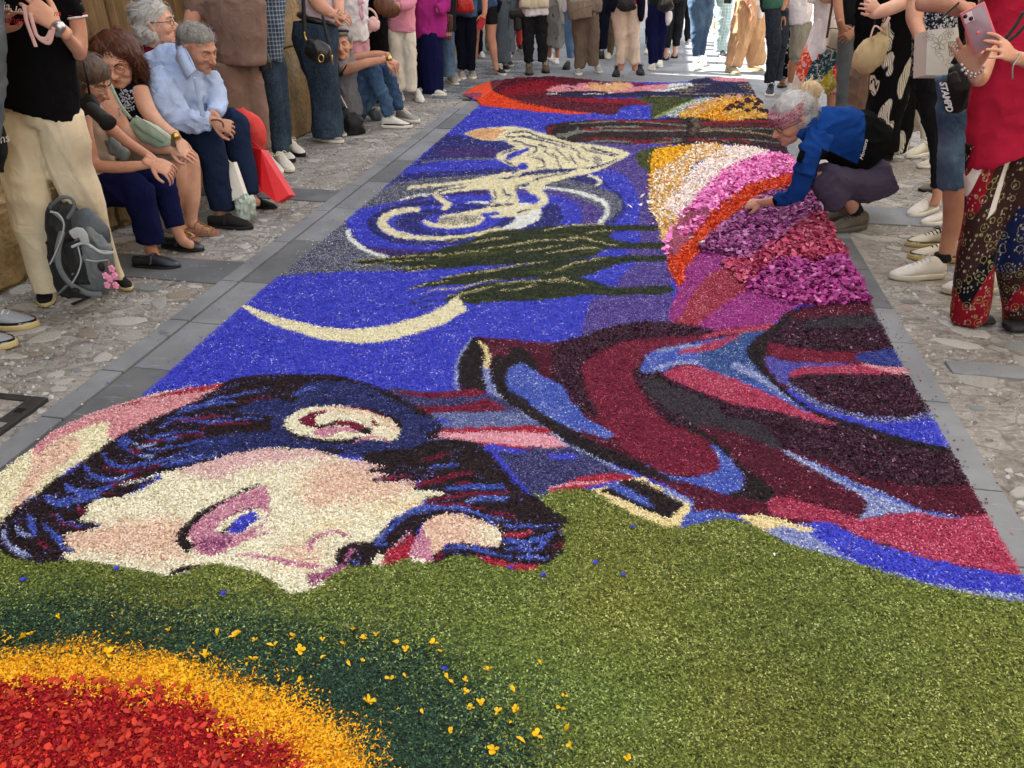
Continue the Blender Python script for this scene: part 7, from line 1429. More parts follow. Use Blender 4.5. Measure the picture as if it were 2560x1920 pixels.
# --- dark tee, hands clasped
f = Fig('man in dark grey T-shirt and grey trousers with his hands clasped in front', 8.0, GG('Z4 980,860'))
f.cloth('trousers', c_gtr, ['Z4 1010,150,150 990,350,140 975,550,120 965,730,115 965,840,110', 'Z4 1080,150,150,.1 1070,350,140,.1 1060,600,140,.1 1050,840,120,.1'], .014, 2, .007, 8); f.cloth('tee', c_dk, [('Z4 1070,-260,230 1060,-80,240 1050,60,240 1060,165,210', dict(k=.72)), 'Z4 945,-220,100,-.02 935,-100,95,-.05', 'Z4 1190,-200,100 1195,-60,100'], .014, 2, .006, 6)
f.skin += ['Z4 935,-120,75,-.05 925,0,68,-.1 935,100,62,-.18 950,190,52,-.24', 'Z4 1195,-80,80,-.03 1180,40,80,-.1 1110,140,70,-.2 1040,215,56,-.26', 'Z4 1060,-260,90 1060,-330,110 1060,-400,120']
f.body(SK_dark, .012, [hand(PP('Z4 950,180', 7.74), PP('Z4 1000,330', 7.72), (-.4, -.8, -.2), .21, left=False, curl=(.6, .6, .4)), hand(PP('Z4 1045,210', 7.72), PP('Z4 940,290', 7.68), (-.2, -.9, .3), .20, left=True, curl=(.5, .6, .4))])
f = Fig('person in brown cargo trousers standing behind the tan canvas bag', 7.3, GG('Z4 1080,960')); f.cloth('trousers', c_brown, ['Z4 1100,420,140 1070,600,130 1050,850,120', 'Z4 1160,420,120,.05 1140,600,110,.05 1120,850,110,.05'], .014, 2, .010, 12); f.cloth('top', c_black, [('Z4 1150,-120,200 1150,100,210 1130,430,190', dict(k=.6))], .016); f.skin += ['Z4 1150,-120,90 1150,-200,100 1150,-260,110']; f.body(SK_tan, .014)
# --- white top and flowered skirt
f = Fig('woman in white top and white skirt with orange, yellow and teal flowers round the hem', 8.6, GG('Z4 780,800'))
f.cloth('skirt', c_dress, [('Z4 845,110,170 830,250,220 800,400,270 775,560,310 780,610,300', dict(k=.8)), ('Z4 880,200,120,.0 890,400,140,.0 890,640,120,.0', dict(k=.8))], .014, 1, .016, 7, (1, 1, .18)); f.cloth('top', c_white, [('Z4 840,-200,170 840,-60,170 850,60,180 850,135,190', dict(k=.65)), 'Z4 770,-100,80 750,20,80'], .014, 2, .006)
f.skin += ['Z4 730,580,90 720,700,80 710,850,60', 'Z4 890,620,80 890,700,80 880,850,60', 'Z4 780,-160,60,-.05 820,-20,60,-.12 900,-10,60,-.14', 'Z4 840,-200,80 840,-260,90 840,-320,110']; f.body(SK_warm, .014)
shoe(f, GG('Z4 740,840'), GG('Z4 680,880'), M_tanl, 'slip'); shoe(f, GG('Z4 900,840'), GG('Z4 860,880'), M_tanl, 'slip')
b_ = Fig('cream leather shoulder bag with brown piping on a brown strap', 8.35, PP('Z4 890,270', 8.35), 'handbag', name='handbag')
b_.cloth('bag_body', M_crml, [('Z4 860,265,130 930,270,140', dict(k=.4))], .009, 1, .001, core=False); b_.raw('strap', M_bleat, [tube([PP('Z4 850,260', 8.3), PP('Z4 868,140', 8.3), PP('Z4 885,30', 8.3), PP('Z4 890,-80', 8.35)], [.012] * 4, [.004] * 4)]); b_.raw('piping', M_bleat, [tube([PP(a, 8.29) for a in ('Z4 850,215', 'Z4 880,195', 'Z4 930,200')], [.005] * 3), tube([PP(a, 8.27) for a in ('Z4 848,320', 'Z4 880,335', 'Z4 935,345')], [.005] * 3)])
# ------------------------------------------------------------------ the crowd across the street
def stand(label, Y, foot, parts, skin=(), sk=SK_tan, hands=(), shoes=(), head_=None, group=None, vox=.015):
    f = Fig(label, Y, foot, group=group); tops = []
    for nm, m, sp_, *kw in parts:
        k = kw[0] if kw else {}
        f.cloth(nm, m, sp_, k.pop('vox', vox), 2, k.pop('fold', .008), k.pop('ff', 8), **k)
    f.skin += list(skin)
    if head_: f.skin += [head_]
    f.body(sk, vox, [hand(*h[:3], **h[3]) for h in hands])
    for h, t, m, st, *r in shoes: shoe(f, GG(h), GG(t), m, st, *(r or []))
    return f
def hd_(x, w=90, fr='Z2', y=-170): return '%s %d,%d,%d %d,%d,%d %d,%d,%d' % (fr, x, y, w * 1.1, x, y - 80, w * 1.2, x, y - 150, w * 1.3)
stand('woman in taupe suit standing behind the seated man in the pale blue shirt', 5.9, GG('Z1 1780,1130'), [
 ('trousers', c_brown, ['Z1 1540,420,250 1590,700,235 1650,880,185 1700,1050,150', 'Z1 1680,420,220,.1 1735,650,200,.1 1785,850,150,.08 1822,1035,96,.05']),
 ('tunic', c_brown, [('Z1 1620,-300,300 1620,-120,400 1625,40,430 1640,200,415 1655,330,385 1668,445,355', dict(k=.68)), 'Z1 1430,-150,190 1370,0,180 1340,90,170'], dict(fold=.006, ff=5, dirs=(1, 1, 1)))],
 ['Z1 1350,60,120,-.02 1320,180,110,-.05 1330,320,90,-.1', 'Z1 1822,1020,72,.05 1835,1090,66,.05', 'Z1 1620,-300,150 1620,-400,160 1620,-500,190'], SK_warm, shoes=[('Z1 1850,1090', 'Z1 2018,1195', M_wsh, 'sneaker'), ('Z1 1780,1130', 'Z1 1945,1210', M_wsh, 'sneaker')])
stand('man in blue grey checked shirt and dark jeans with white trainers', 6.35, GG('Z1 1950,1080'), [
 ('jeans', c_jeand, ['Z1 1845,400,150 1870,600,150 1895,800,140 1925,960,125 1940,1050,120', 'Z1 1915,400,120,.1 1940,600,120,.1 1955,800,115,.1 1975,1000,105,.1']),
 ('shirt', c_plaid, [('Z1 1860,-300,200 1860,-100,230 1862,60,205 1865,240,195 1862,415,175', dict(k=.8)), 'Z1 1920,-200,100,-.05 1935,0,90 1940,100,60'], dict(fold=.006))],
 ['Z1 1860,-300,110 1860,-400,130 1860,-480,150'], SK_light, shoes=[('Z1 1905,1080', 'Z1 2035,1125', M_wsh, 'sneaker', M_soleb), ('Z1 1975,1040', 'Z1 2105,1085', M_wsh, 'sneaker', M_soleb)])
b_ = Fig('flat black handbag hanging between the taupe suit and the checked shirt', 6.0, PP('Z1 1825,420', 6.0), 'handbag', name='handbag')
b_.cloth('bag_body', M_lea, [('Z1 1800,310,50 1820,400,95 1835,490,100', dict(k=.5))], .009, 1, .002, core=False); b_.raw('strap', M_lea, [tube([PP(a, 5.85) for a in ('Z1 1800,300', 'Z1 1770,160', 'Z1 1720,60', 'Z1 1680,0', 'Z1 1640,-100')], [.006] * 5)])
f = stand('woman in dark wide leg jeans and pale pink ribbed top, black bag across her front', 7.05, GG('Z2 610,950'), [
 ('jeans', c_jeand, ['Z2 515,150,300 520,230,325 520,320,310 540,430,250 575,580,215 590,760,205 605,950,205', 'Z2 560,300,200,.15 600,600,180,.15 660,930,110,.12'], dict(ff=7)),
 ('top', c_ribs, [('Z2 545,-320,250 545,-200,300 548,-40,290 545,80,285 538,125,275', dict(k=.7))], dict(fold=.008, ff=12, dirs=(.3, .3, 1.6)))],
 ['Z2 470,-160,110,-.1 520,-10,112,-.16 580,60,95,-.2 660,105,58,-.24', 'Z2 640,-160,90,.0 680,20,80,-.1 690,110,60,-.2', 'Z2 550,-320,130 550,-420,140 550,-500,160'], SK_warm,
 hands=[(PP('Z2 655,105', 6.8), PP('Z2 755,120', 6.76), (.1, -.5, .85), dict(L=.19, curl=(.4, .5, .4), left=True)), (PP('Z2 680,150', 6.8), PP('Z2 720,110', 6.76), (.3, -.9, 0), dict(L=.15, curl=(.6, .6, .4)))],
 shoes=[('Z2 525,965', 'Z2 718,990', M_gsh, 'slip'), ('Z2 600,920', 'Z2 735,945', M_gsh, 'slip')])
f.raw('belt', M_lea, [f.T('Z2 540,122,288 538,142,298', k=.74)])
b_ = Fig('black leather crossbody bag with gold ring charm on the wide leg jeans', 6.65, PP('Z2 545,360', 6.65), 'handbag', name='handbag')
b_.cloth('bag_body', M_lea, [('Z2 460,315,110 530,350,155 600,375,130 630,380,80', dict(k=.55))], .009, 1, .003, 12, core=False)
b_.raw('strap', M_lea, [tube([PP(a, 6.6) for a in ('Z2 445,255', 'Z2 442,120', 'Z2 438,0', 'Z2 435,-120')], [.016] * 4, [.005] * 4), tube([PP(a, 6.58) for a in ('Z2 612,300', 'Z2 590,200', 'Z2 572,105')], [.012] * 3, [.004] * 3)])
b_.raw('ring_charm', M_gold, [tube([PP('Z2 %f,%f' % (560 + 18 * math.cos(t), 403 + 26 * math.sin(t)), 6.5) for t in np.linspace(0, 2 * PI, 13)], [.005] * 13)])
b_.raw('clasp', M_gold, [tube([PP(a, 6.55) for a in ('Z2 445,225', 'Z2 448,250', 'Z2 458,275')], [.007] * 3), tube([PP(a, 6.52) for a in ('Z2 635,385', 'Z2 640,440')], [.008] * 2)])
# seated man in grey polo
f = Fig('grey haired man in grey polo shirt and jeans sitting on the ground', 7.7, GG('Z2 900,880'))
f.cloth('jeans', c_jean, ['Z2 770,780,190,.1 820,640,165,.05 880,500,140,.0 930,470,125,-.05', 'Z2 910,480,130,-.05 960,600,108,-.05 1010,720,92,-.05 1035,800,86,-.05', 'Z2 820,750,170,.3 920,600,120,.3 1000,460,100,.25', 'Z2 1000,455,95,.25 1045,580,95,.2 1075,680,85,.15 1095,755,76,.1'], .013, 2, .010, 9, (1, 1, 1))
f.cloth('polo_shirt', c_grey, [('Z2 715,400,130 725,470,200 745,600,200 760,720,190 765,790,180', dict(k=.8)), 'Z2 690,440,110,-.1 720,480,105,-.14', 'Z2 760,400,90,.1 785,400,80,.1'], .012, 2, .008, 9)
f.cloth('sleeve_trim', M_sock, ['Z2 718,478,112,-.14 726,484,112,-.14'], .007, 1, 0, core=False)
f.skin += ['Z2 720,485,80,-.14 800,460,70,-.16 860,440,62,-.16 900,430,60,-.14 1020,410,44,-.1', 'Z2 780,405,60,.1 880,385,56,.12 960,375,50,.14 1030,385,40,.14', 'Z2 705,380,80']
f.body(SK_tan, .011, [hand(PP('Z2 1015,410', 7.6), PP('Z2 1100,450', 7.56), (.3, -.4, .9), .19, left=True, curl=(.5, .6, .4)), hand(PP('Z2 1030,400', 7.8), PP('Z2 1090,540', 7.7), (.5, -.6, .4), .20, curl=(.2, .3, .2))])
X, Rm, hd = head(f, PP('Z2 702,310', 7.62), Rf((.10, -.97, .0)), SK_warm, 1.12, True, old=1, frown=1, brow=mat('grey_brow', '6a6058', .9), neck=PP('Z2 708,400', 7.68))
hairdo(f, [HB(0, -.03, .050, .088, .094, .074), HB(0, .045, .088, .062, .04, .025), HB(0, -.07, -.01, .076, .045, .07)], M_hgrey, 1200, .003, 15, lambda p, n: np.array([.5, -.2, .1]), .05)
f.raw('sunglasses', M_lea, [tube([X(-.07, .05, .105), X(-.03, .075, .112), X(0, .08, .112), X(.03, .075, .112), X(.07, .05, .105)], [.012] * 5, [.004] * 5)])
shoe(f, GG('Z2 958,880'), GG('Z2 1192,885'), M_wsh, 'sneaker', M_sole, trim=M_bsn); shoe(f, GG('Z2 1050,820'), GG('Z2 1242,850'), M_gsh, 'sneaker')
f.raw('bracelet', M_gold, [tube([PP('Z2 1028,402', 7.58), PP('Z2 1032,408', 7.58)], [.03] * 2, [.03] * 2, 12)])
b_ = Fig('black drawstring sack slumped on the cobbles beside the man sitting on the ground', 7.35, GG('Z2 780,905'), 'bag', name='bag')
b_.cloth('sack', M_nylon, [('Z2 715,740,60 730,800,90 790,850,150 830,880,120', dict(k=.9)), ('Z2 720,900,90 780,900,120 860,880,60', dict(k=.9))], .010, 2, .010, 12, core=False); b_.raw('cord', M_wpaper, [tube([PP('Z2 740,745', 7.3), PP('Z2 695,660', 7.4)], [.004] * 2)])
b_ = Fig('grey bag lying behind the shins of the man sitting on the ground', 8.0, GG('Z2 935,825'), 'bag', name='bag'); b_.cloth('bag', M_slate, [('Z2 910,760,60 940,800,90 980,800,60', dict(k=.9))], .010, 2, .008, 12, core=False)
W = 'S'
stand('woman in white T-shirt with pink print and dusty pink trousers', 8.2, GG('Z2 800,780'), [
 ('trousers', c_pinkt, ['Z2 790,260,120 790,450,110 790,620,90 785,780,90', 'Z2 850,260,100,.05 850,450,90,.05 850,620,80,.05 850,780,80,.05']), ('tee', c_white, [('Z2 770,-240,190 775,-60,210 780,100,215 785,200,205 785,272,190', dict(k=.75))], dict(fold=.010, dirs=(1, 1, 1)))],
 ['Z2 690,-60,70 700,40,60 700,100,50'], SK_light, head_=hd_(775), shoes=[('Z2 800,760', 'Z2 840,800', M_wsh, 'sneaker')])
pr_ = Fig('pink bird and cup print on the white T-shirt', 8.0, PP('Z2 830,60', 8.0)); bpy.data.objects.remove(pr_.o)
pr_.o = f_ = [o for o in bpy.data.objects if o.get('label', '').startswith('woman in white T-shirt')][0]; pr_.loc = Vector(f_.location)
M_prt = mat('pink_print', 'd0a0b4', .8, bump=0)
for q in ('Z2 835,105,70,-.02 850,100,40,-.02', 'Z2 820,20,40,-.02 850,10,30,-.02', 'Z2 845,40,20,-.02 848,80,12,-.02'): pr_.raw('shirt_print', M_prt, [pr_.T(q, k=.35)])
b_ = Fig('small pale pink leather handbag carried on the forearm next to the black clothing', 8.3, PP('Z2 920,180', 8.3), 'handbag', name='handbag')
b_.cloth('bag_body', M_pinkl, [('Z2 905,205,60 920,170,100 945,130,60', dict(k=.8)), ('Z2 880,225,30 960,165,30', dict(k=1.2))], .009, 1, .001, core=False); b_.raw('handle', M_pinkl, [tube([PP(a, 8.2) for a in ('Z2 875,120', 'Z2 870,75', 'Z2 895,60', 'Z2 930,85', 'Z2 950,130')], [.010] * 5, [.004] * 5)])
stand('person in black tunic and trousers between the white T-shirt and the pink shirt', 8.8, GG('Z2 940,700'), [('clothes', c_black, ['Z2 930,-200,150 935,0,160 945,200,160 950,380,150 950,560,130 955,700,120'])], ['Z2 900,-60,50,-.1 960,-10,50,-.2'], SK_tan, head_=hd_(930), shoes=[('Z2 930,680', 'Z2 970,710', M_bsn, 'slip')])
b_ = Fig('brown leather shoulder bag tucked under an arm above the pink handbag', 8.5, PP('Z2 1015,50', 8.5), 'handbag', name='handbag'); b_.cloth('bag_body', M_bleat, [('Z2 930,10,60 990,40,120 1050,60,120 1085,30,90', dict(k=.6))], .010, 2, .006, 12, core=False)
stand('person in pink button shirt and off white trousers with beige trainers', 9.0, GG('Z2 1150,680'), [
 ('trousers', c_cream, ['Z2 1060,200,115 1070,350,104 1085,480,84 1098,620,76', 'Z2 1155,200,118,.02 1168,350,104,.02 1180,500,84,.02 1185,630,76,.02']), ('shirt', c_pink, [('Z2 1105,-240,190 1105,-60,200 1108,100,208 1112,170,205 1112,222,190', dict(k=.65)), 'Z2 1190,-100,80,-.05 1180,20,80,-.15 1100,40,70,-.2'])],
 ['Z2 1100,40,50,-.2 1060,35,46,-.22'], SK_tan, head_=hd_(1105), shoes=[('Z2 1190,645', 'Z2 1255,712', M_wsh, 'sneaker'), ('Z2 1090,650', 'Z2 1112,705', M_wsh, 'sneaker')])
stand('woman in magenta jacket and wide navy trousers with white flatform shoes', 9.5, GG('Z2 1330,650'), [
 ('trousers', c_navy, ['Z2 1310,220,200 1320,400,180 1330,560,160 1335,645,150', 'Z2 1240,220,90,.1 1240,420,80,.1 1245,620,80,.1'], dict(dirs=(1, 1, .2))), ('jacket', c_mag, [('Z2 1300,-240,190 1305,-60,215 1310,80,225 1312,180,225 1318,255,215', dict(k=.75)), 'Z2 1390,-100,100,-.05 1420,30,90,-.1 1360,70,80,-.2'], dict(fold=.014, ff=7, dirs=(1, 1, .4)))],
 [], SK_tan, head_=hd_(1300), shoes=[('Z2 1272,655', 'Z2 1428,662', M_wsh, 'slip'), ('Z2 1340,630', 'Z2 1425,632', M_wsh, 'slip')])
stand('person in light jeans and grey slip-on shoes behind the magenta jacket', 10.2, GG('Z2 1440,570'), [('jeans', c_jeanf, ['Z2 1425,200,120 1435,330,100 1440,450,90 1438,530,80']), ('top', c_dk, [('Z2 1420,-160,130 1425,60,140 1430,220,120', dict(k=.7))])], [], SK_tan, head_=hd_(1425), shoes=[('Z2 1415,550', 'Z2 1500,590', M_gsh, 'slip'), ('Z2 1445,530', 'Z2 1508,565', M_gsh, 'slip')])
b_ = Fig('woven striped pouch bag hanging beside the magenta jacket', 9.9, PP('Z2 1430,240', 9.9), 'bag', name='bag'); b_.cloth('pouch', cl('striped_weave', '6c4a40', plaid('5c3a34', '20181a', 'b08a80', 40, 3)), [('Z2 1450,100,40 1445,180,55 1425,270,70', dict(k=.6))], .012, 1, .003, core=False)
stand('person in navy trousers and denim shirt wearing a red bag in front', 10.7, GG('Z2 1560,530'), [('trousers', c_navy2, ['Z2 1515,90,85 1520,250,78 1530,400,66 1525,480,62', 'Z2 1595,90,90 1595,250,84 1598,400,66 1590,485,60']), ('shirt', c_jean, [('Z2 1550,-200,170 1550,-40,185 1552,60,182 1552,112,175', dict(k=.6))])], [], SK_tan, head_=hd_(1550), shoes=[('Z2 1515,490', 'Z2 1540,555', M_gsh, 'sneaker'), ('Z2 1585,490', 'Z2 1612,550', M_gsh, 'sneaker')])
b_ = Fig('red nylon bag worn on the chest between the magenta jacket and the bare legs', 10.4, PP('Z2 1555,40', 10.4), 'bag', name='bag'); b_.cloth('bag_body', mat('red_nylon', 'b02a24', .6, .15, 12, .5, 30), [('Z2 1490,30,90 1550,38,105 1610,30,90', dict(k=.6))], .012, 1, .006, 14, core=False); b_.raw('strap', M_lea, [tube([PP('Z2 1508,50', 10.2), PP('Z2 1500,-60', 10.2)], [.01] * 2)])
f = stand('person with bare legs in black shorts and black running shoes holding a red phone', 10.9, GG('Z2 1790,510'), [('shorts', c_dk, ['Z2 1735,40,110 1738,170,88', 'Z2 1660,40,80,.1 1650,150,70,.1']), ('top', c_jean, [('Z2 1700,-200,160 1700,0,170 1710,60,160', dict(k=.6))]), ('tied_jumper', c_navy2, [('Z2 1780,0,70 1770,60,60 1790,80,30', dict(k=.7))])],
 ['Z2 1740,150,78 1735,250,66 1745,300,60 1752,360,56 1765,440,38 1772,480,36', 'Z2 1640,140,60,.1 1630,260,50,.1 1625,400,40,.1', 'Z2 1690,-20,50,-.15 1692,60,42,-.18 1685,110,36,-.2'], SK_tan, hands=[(PP('Z2 1688,100', 10.7), PP('Z2 1670,180', 10.68), (.5, -.8, 0), dict(L=.19, curl=(.4, .5, .4), left=True))], head_=hd_(1700), shoes=[('Z2 1720,480', 'Z2 1830,525', M_bsn, 'sneaker'), ('Z2 1790,450', 'Z2 1850,500', M_bsn, 'sneaker')])
k_ = Fig('small red phone in the hand beside the black shorts', 10.6, PP('Z2 1668,160', 10.6), 'phone', name='phone'); me = boxm('case', -.04, .04, -.006, .006, -.07, .07, .003, Matrix.Rotation(.35, 4, 'Y')); link('case', me, k_.o, mat('red_case', 'b01c2c', .4, bump=0))
stand('person in grey blue flared trousers behind the bare legs', 11.4, GG('Z2 1830,440'), [('trousers', c_gtr, ['Z2 1815,0,110 1810,200,90 1820,430,110', 'Z2 1790,100,60,.1 1790,430,60,.1']), ('top', c_gtr, [('Z2 1820,-200,130 1820,20,130', dict(k=.6))])], [], SK_tan, head_=hd_(1820), shoes=[('Z2 1820,440', 'Z2 1880,465', M_bsn, 'sneaker')])
stand('man in beige pocket vest, white shirt, black jeans and brown lace-up boots', 11.0, GG('Z3 390,520'), [
 ('trousers', c_dk, ['Z3 325,90,92 330,220,84 336,330,74 338,430,66', 'Z3 415,90,92 424,220,84 432,330,74 432,425,66'], dict(fold=.012, ff=12)), ('shirt', c_white, [('Z3 375,30,185 378,108,196', dict(k=.6))]), ('vest', c_vest, [('Z3 375,-200,190 375,-60,200 375,20,212 375,58,214', dict(k=.62))], dict(fold=.006))],
 [], SK_tan, head_=hd_(375, 90, 'Z3'), shoes=[('Z3 335,450', 'Z3 340,525', M_boot, 'boot', M_soleb), ('Z3 430,445', 'Z3 458,510', M_boot, 'boot', M_soleb)])
v_ = [o for o in bpy.data.objects if o.get('label', '').startswith('man in beige pocket vest')][0]
vf = Fig('x', 10.75); bpy.data.objects.remove(vf.o); vf.o = v_; vf.loc = Vector(v_.location)
for q in ('Z3 290,20,60 340,22,60', 'Z3 410,20,60 465,20,60'): vf.raw('vest_pocket', c_vest, [vf.T(q, k=.3)])
k_ = Fig('black camera with lens pointing down beside the man in the beige vest', 10.8, PP('Z3 245,150', 10.8), 'camera', name='camera'); k_.solid('camera_body', M_bsn, [k_.T('Z3 215,100,60 280,95,70'), ], .008, 1); k_.solid('lens', M_nylon, [k_.T('Z3 258,120,55 262,200,58')], .008, 0)
stand('woman in grey skirt with dark branch pattern, white scarf and white trainers', 11.8, GG('Z3 520,440'), [('skirt', c_fgrey, [('Z3 520,-40,150 525,120,160 520,230,150 505,330,130', dict(k=.8))], dict(fold=.012, dirs=(1, 1, .3))), ('scarf', c_cream, ['Z3 545,-60,50,-.15 565,60,40,-.18 580,170,30,-.18']), ('top', c_taul, [('Z3 520,-200,130 520,-20,150', dict(k=.6))])], ['Z3 535,320,40 535,390,34', 'Z3 480,320,36,.1 480,390,34,.1'], SK_tan, head_=hd_(520, 80, 'Z3'), shoes=[('Z3 535,400', 'Z3 520,448', M_wsh, 'sneaker'), ('Z3 500,390', 'Z3 480,425', M_wsh, 'sneaker')])
stand('person in pale blue jeans and black shoe behind the taupe shoulder bag', 11.5, GG('Z3 620,470'), [('jeans', c_jeanl, ['Z3 620,60,90 618,250,70 628,400,60']), ('top', c_white, [('Z3 620,-200,120 620,80,120', dict(k=.6))])], [], SK_tan, head_=hd_(620, 80, 'Z3'), shoes=[('Z3 650,420', 'Z3 590,485', M_bsn, 'slip', M_soleb)])
stand('person in taupe jacket and brown trousers carrying a large nylon shoulder bag', 11.1, GG('Z3 720,500'), [('trousers', c_tau, ['Z3 680,100,110 690,250,95 690,380,84 692,470,78', 'Z3 770,100,110 778,250,95 780,370,84 785,455,78']), ('jacket', c_taul, [('Z3 705,-200,190 705,-40,225 710,80,215', dict(k=.65)), 'Z3 785,-120,90 800,0,90 800,85,80'])], [], SK_tan, head_=hd_(705, 90, 'Z3'), shoes=[('Z3 690,475', 'Z3 678,525', M_gsh, 'sneaker'), ('Z3 780,460', 'Z3 825,510', M_gsh, 'sneaker')])
b_ = Fig('large taupe nylon shoulder bag worn in front of the taupe jacket', 10.85, PP('Z3 690,80', 10.85), 'bag', name='bag'); b_.cloth('bag_body', mat('taupe_nylon', '74675a', .6, .12, 12, .5, 30), [('Z3 690,0,150 690,60,175 695,130,160', dict(k=.4))], .013, 1, .004, 12, core=False)
b_.raw('zip', M_silv, [tube([PP('Z3 725,25', 10.55), PP('Z3 725,60', 10.55)], [.004] * 2)])
b_.raw('pocket_seam', M_bleat, [tube([PP(a, 10.6) for a in ('Z3 620,95', 'Z3 690,60', 'Z3 770,40')], [.004] * 3)])
stand('person in dark navy trousers and black boots behind the taupe jacket', 12.2, GG('Z3 840,400'), [('trousers', c_navy2, ['Z3 835,0,90 838,150,84 840,340,60', 'Z3 870,0,70 865,200,60 855,340,50']), ('coat', c_navy2, [('Z3 880,-200,110 885,0,110 880,80,90 868,140,40', dict(k=.6))])], [], SK_tan, head_=hd_(860, 80, 'Z3'), shoes=[('Z3 840,350', 'Z3 835,408', M_bsn, 'boot', M_soleb)])
stand('person in stone coloured cropped trousers and black trainers with a black waist bag', 10.85, GG('Z3 1020,520'), [('trousers', c_ston, ['Z3 962,30,115 966,180,104 975,320,84 972,445,84', 'Z3 1055,30,115 1056,180,104 1062,320,84 1072,440,86'], dict(fold=.010)), ('shirt', c_red, [('Z3 1010,-200,180 1010,-20,190 1015,40,180', dict(k=.6))]), ('open_jacket', c_navy2, ['Z3 925,-120,70,-.05 920,20,66,-.08 905,80,50,-.1', 'Z3 1112,-120,60,-.05 1114,60,50,-.08 1112,150,36,-.08'])],
 ['Z3 975,430,46 972,480,42', 'Z3 1068,430,46 1070,480,42'], SK_tan, head_=hd_(1010, 90, 'Z3'), shoes=[('Z3 975,465', 'Z3 935,535', M_bsn, 'sneaker', M_soleb, M_lacek), ('Z3 1060,465', 'Z3 1118,525', M_bsn, 'sneaker', M_soleb, M_lacek)])
b_ = Fig('black bag worn at the waist over the stone coloured trousers', 10.6, PP('Z3 1015,30', 10.6), 'bag', name='bag'); b_.cloth('bag_body', M_nylon, [('Z3 960,10,90 1015,28,105 1070,12,90', dict(k=.6))], .012, 1, .004, core=False)
stand('person in navy trousers and cream deck shoes with a white scarf and black handbag', 11.4, GG('Z3 1220,470'), [('trousers', c_navy, ['Z3 1195,20,100 1185,150,84 1192,300,70 1198,440,56', 'Z3 1255,20,90,.05 1260,150,84,.05 1250,300,66,.05 1238,415,50,.05']), ('top', c_dk, [('Z3 1220,-200,150 1220,-20,160 1222,40,150', dict(k=.6))]), ('scarf', c_white, ['Z3 1140,-80,40,-.1 1140,60,40,-.14 1132,150,24,-.15', 'Z3 1305,80,50,-.1 1305,130,46,-.12 1295,175,20,-.12'])], [], SK_tan, head_=hd_(1220, 85, 'Z3'), shoes=[('Z3 1200,445', 'Z3 1182,490', M_offw, 'slip'), ('Z3 1245,425', 'Z3 1238,470', M_offw, 'slip')])
b_ = Fig('black leather handbag with zip in front of the navy trousers', 11.1, PP('Z3 1285,30', 11.1), 'handbag', name='handbag'); b_.cloth('bag_body', M_lea, [('Z3 1240,15,80 1285,30,105 1330,10,80', dict(k=.6))], .012, 1, .003, core=False)
stand('person in charcoal trousers and black strapped sandals', 12.4, GG('Z3 1320,400'), [('trousers', c_dk, ['Z3 1300,0,80 1295,150,76 1290,330,56', 'Z3 1380,0,90,.05 1370,150,76,.05 1352,320,54,.05']), ('top', c_dk, [('Z3 1345,-200,140 1345,20,150', dict(k=.6))])], ['Z3 1290,320,32 1290,380,34 1282,395,30', 'Z3 1350,310,32,.05 1348,365,34,.05 1342,382,30,.05'], SK_light, head_=hd_(1345, 80, 'Z3'), shoes=[('Z3 1300,385', 'Z3 1278,418', M_soleb, 'slip', M_soleb), ('Z3 1350,372', 'Z3 1342,405', M_soleb, 'slip', M_soleb)])
stand('person in tight blue jeans and white trainers lit from behind', 11.4, GG('Z3 1500,480'), [('jeans', c_jeanf, ['Z3 1495,-20,120 1505,100,110 1500,220,84 1492,300,66 1492,390,44', 'Z3 1575,-20,110,.05 1565,120,92,.05 1545,230,72,.05 1530,380,44,.05']), ('top', c_black, [('Z3 1530,-220,150 1530,-30,180', dict(k=.6))])], [], SK_tan, head_=hd_(1530, 85, 'Z3'), shoes=[('Z3 1500,400', 'Z3 1482,492', M_wsh, 'sneaker'), ('Z3 1520,395', 'Z3 1545,462', M_wsh, 'sneaker')])
stand('person in pale checked trousers walking in the sun', 13.2, GG('Z3 1660,380'), [('trousers', c_check, ['Z3 1690,-30,110 1685,150,104 1668,260,84 1655,360,72', 'Z3 1640,-30,60,.1 1650,150,60,.1 1690,360,50,.1']), ('top', c_white, [('Z3 1680,-200,130 1680,-20,140', dict(k=.6))])], [], SK_tan, head_=hd_(1680, 80, 'Z3'), shoes=[('Z3 1650,370', 'Z3 1690,405', M_bsn, 'slip')])
b_ = Fig('round black bag above the pale checked trousers', 12.8, PP('Z3 1715,0', 12.8), 'bag', name='bag'); b_.cloth('bag_body', M_nylon, [('Z3 1690,-10,60 1740,-5,60', dict(k=.6))], .012, 1, .002, core=False)
stand('person striding in wide sand coloured linen trousers and beige striped trainers', 11.2, GG('Z3 1800,490'), [('trousers', c_sand, ['Z3 1850,-10,150 1820,150,160 1790,300,140 1755,455,120', 'Z3 1900,-10,120,.1 1905,150,130,.1 1905,300,125,.1 1910,450,120,.1'], dict(fold=.014, dirs=(1, 1, .3))), ('top', c_white, [('Z3 1880,-220,150 1880,-60,170 1890,40,150', dict(k=.6)), 'Z3 1935,0,50 1935,130,40'])], ['Z3 1830,-100,44,-.1 1850,0,40,-.15 1878,70,32,-.18'], SK_warm, hands=[(PP('Z3 1875,60', 11.0), PP('Z3 1895,125', 10.98), (.8, -.5, 0), dict(L=.18, curl=(.4, .4, .3)))], head_=hd_(1880, 90, 'Z3'), shoes=[('Z3 1685,490', 'Z3 1790,515', M_offw, 'sneaker', M_soletan), ('Z3 1845,480', 'Z3 1960,490', M_tanl, 'sneaker', M_soletan)])
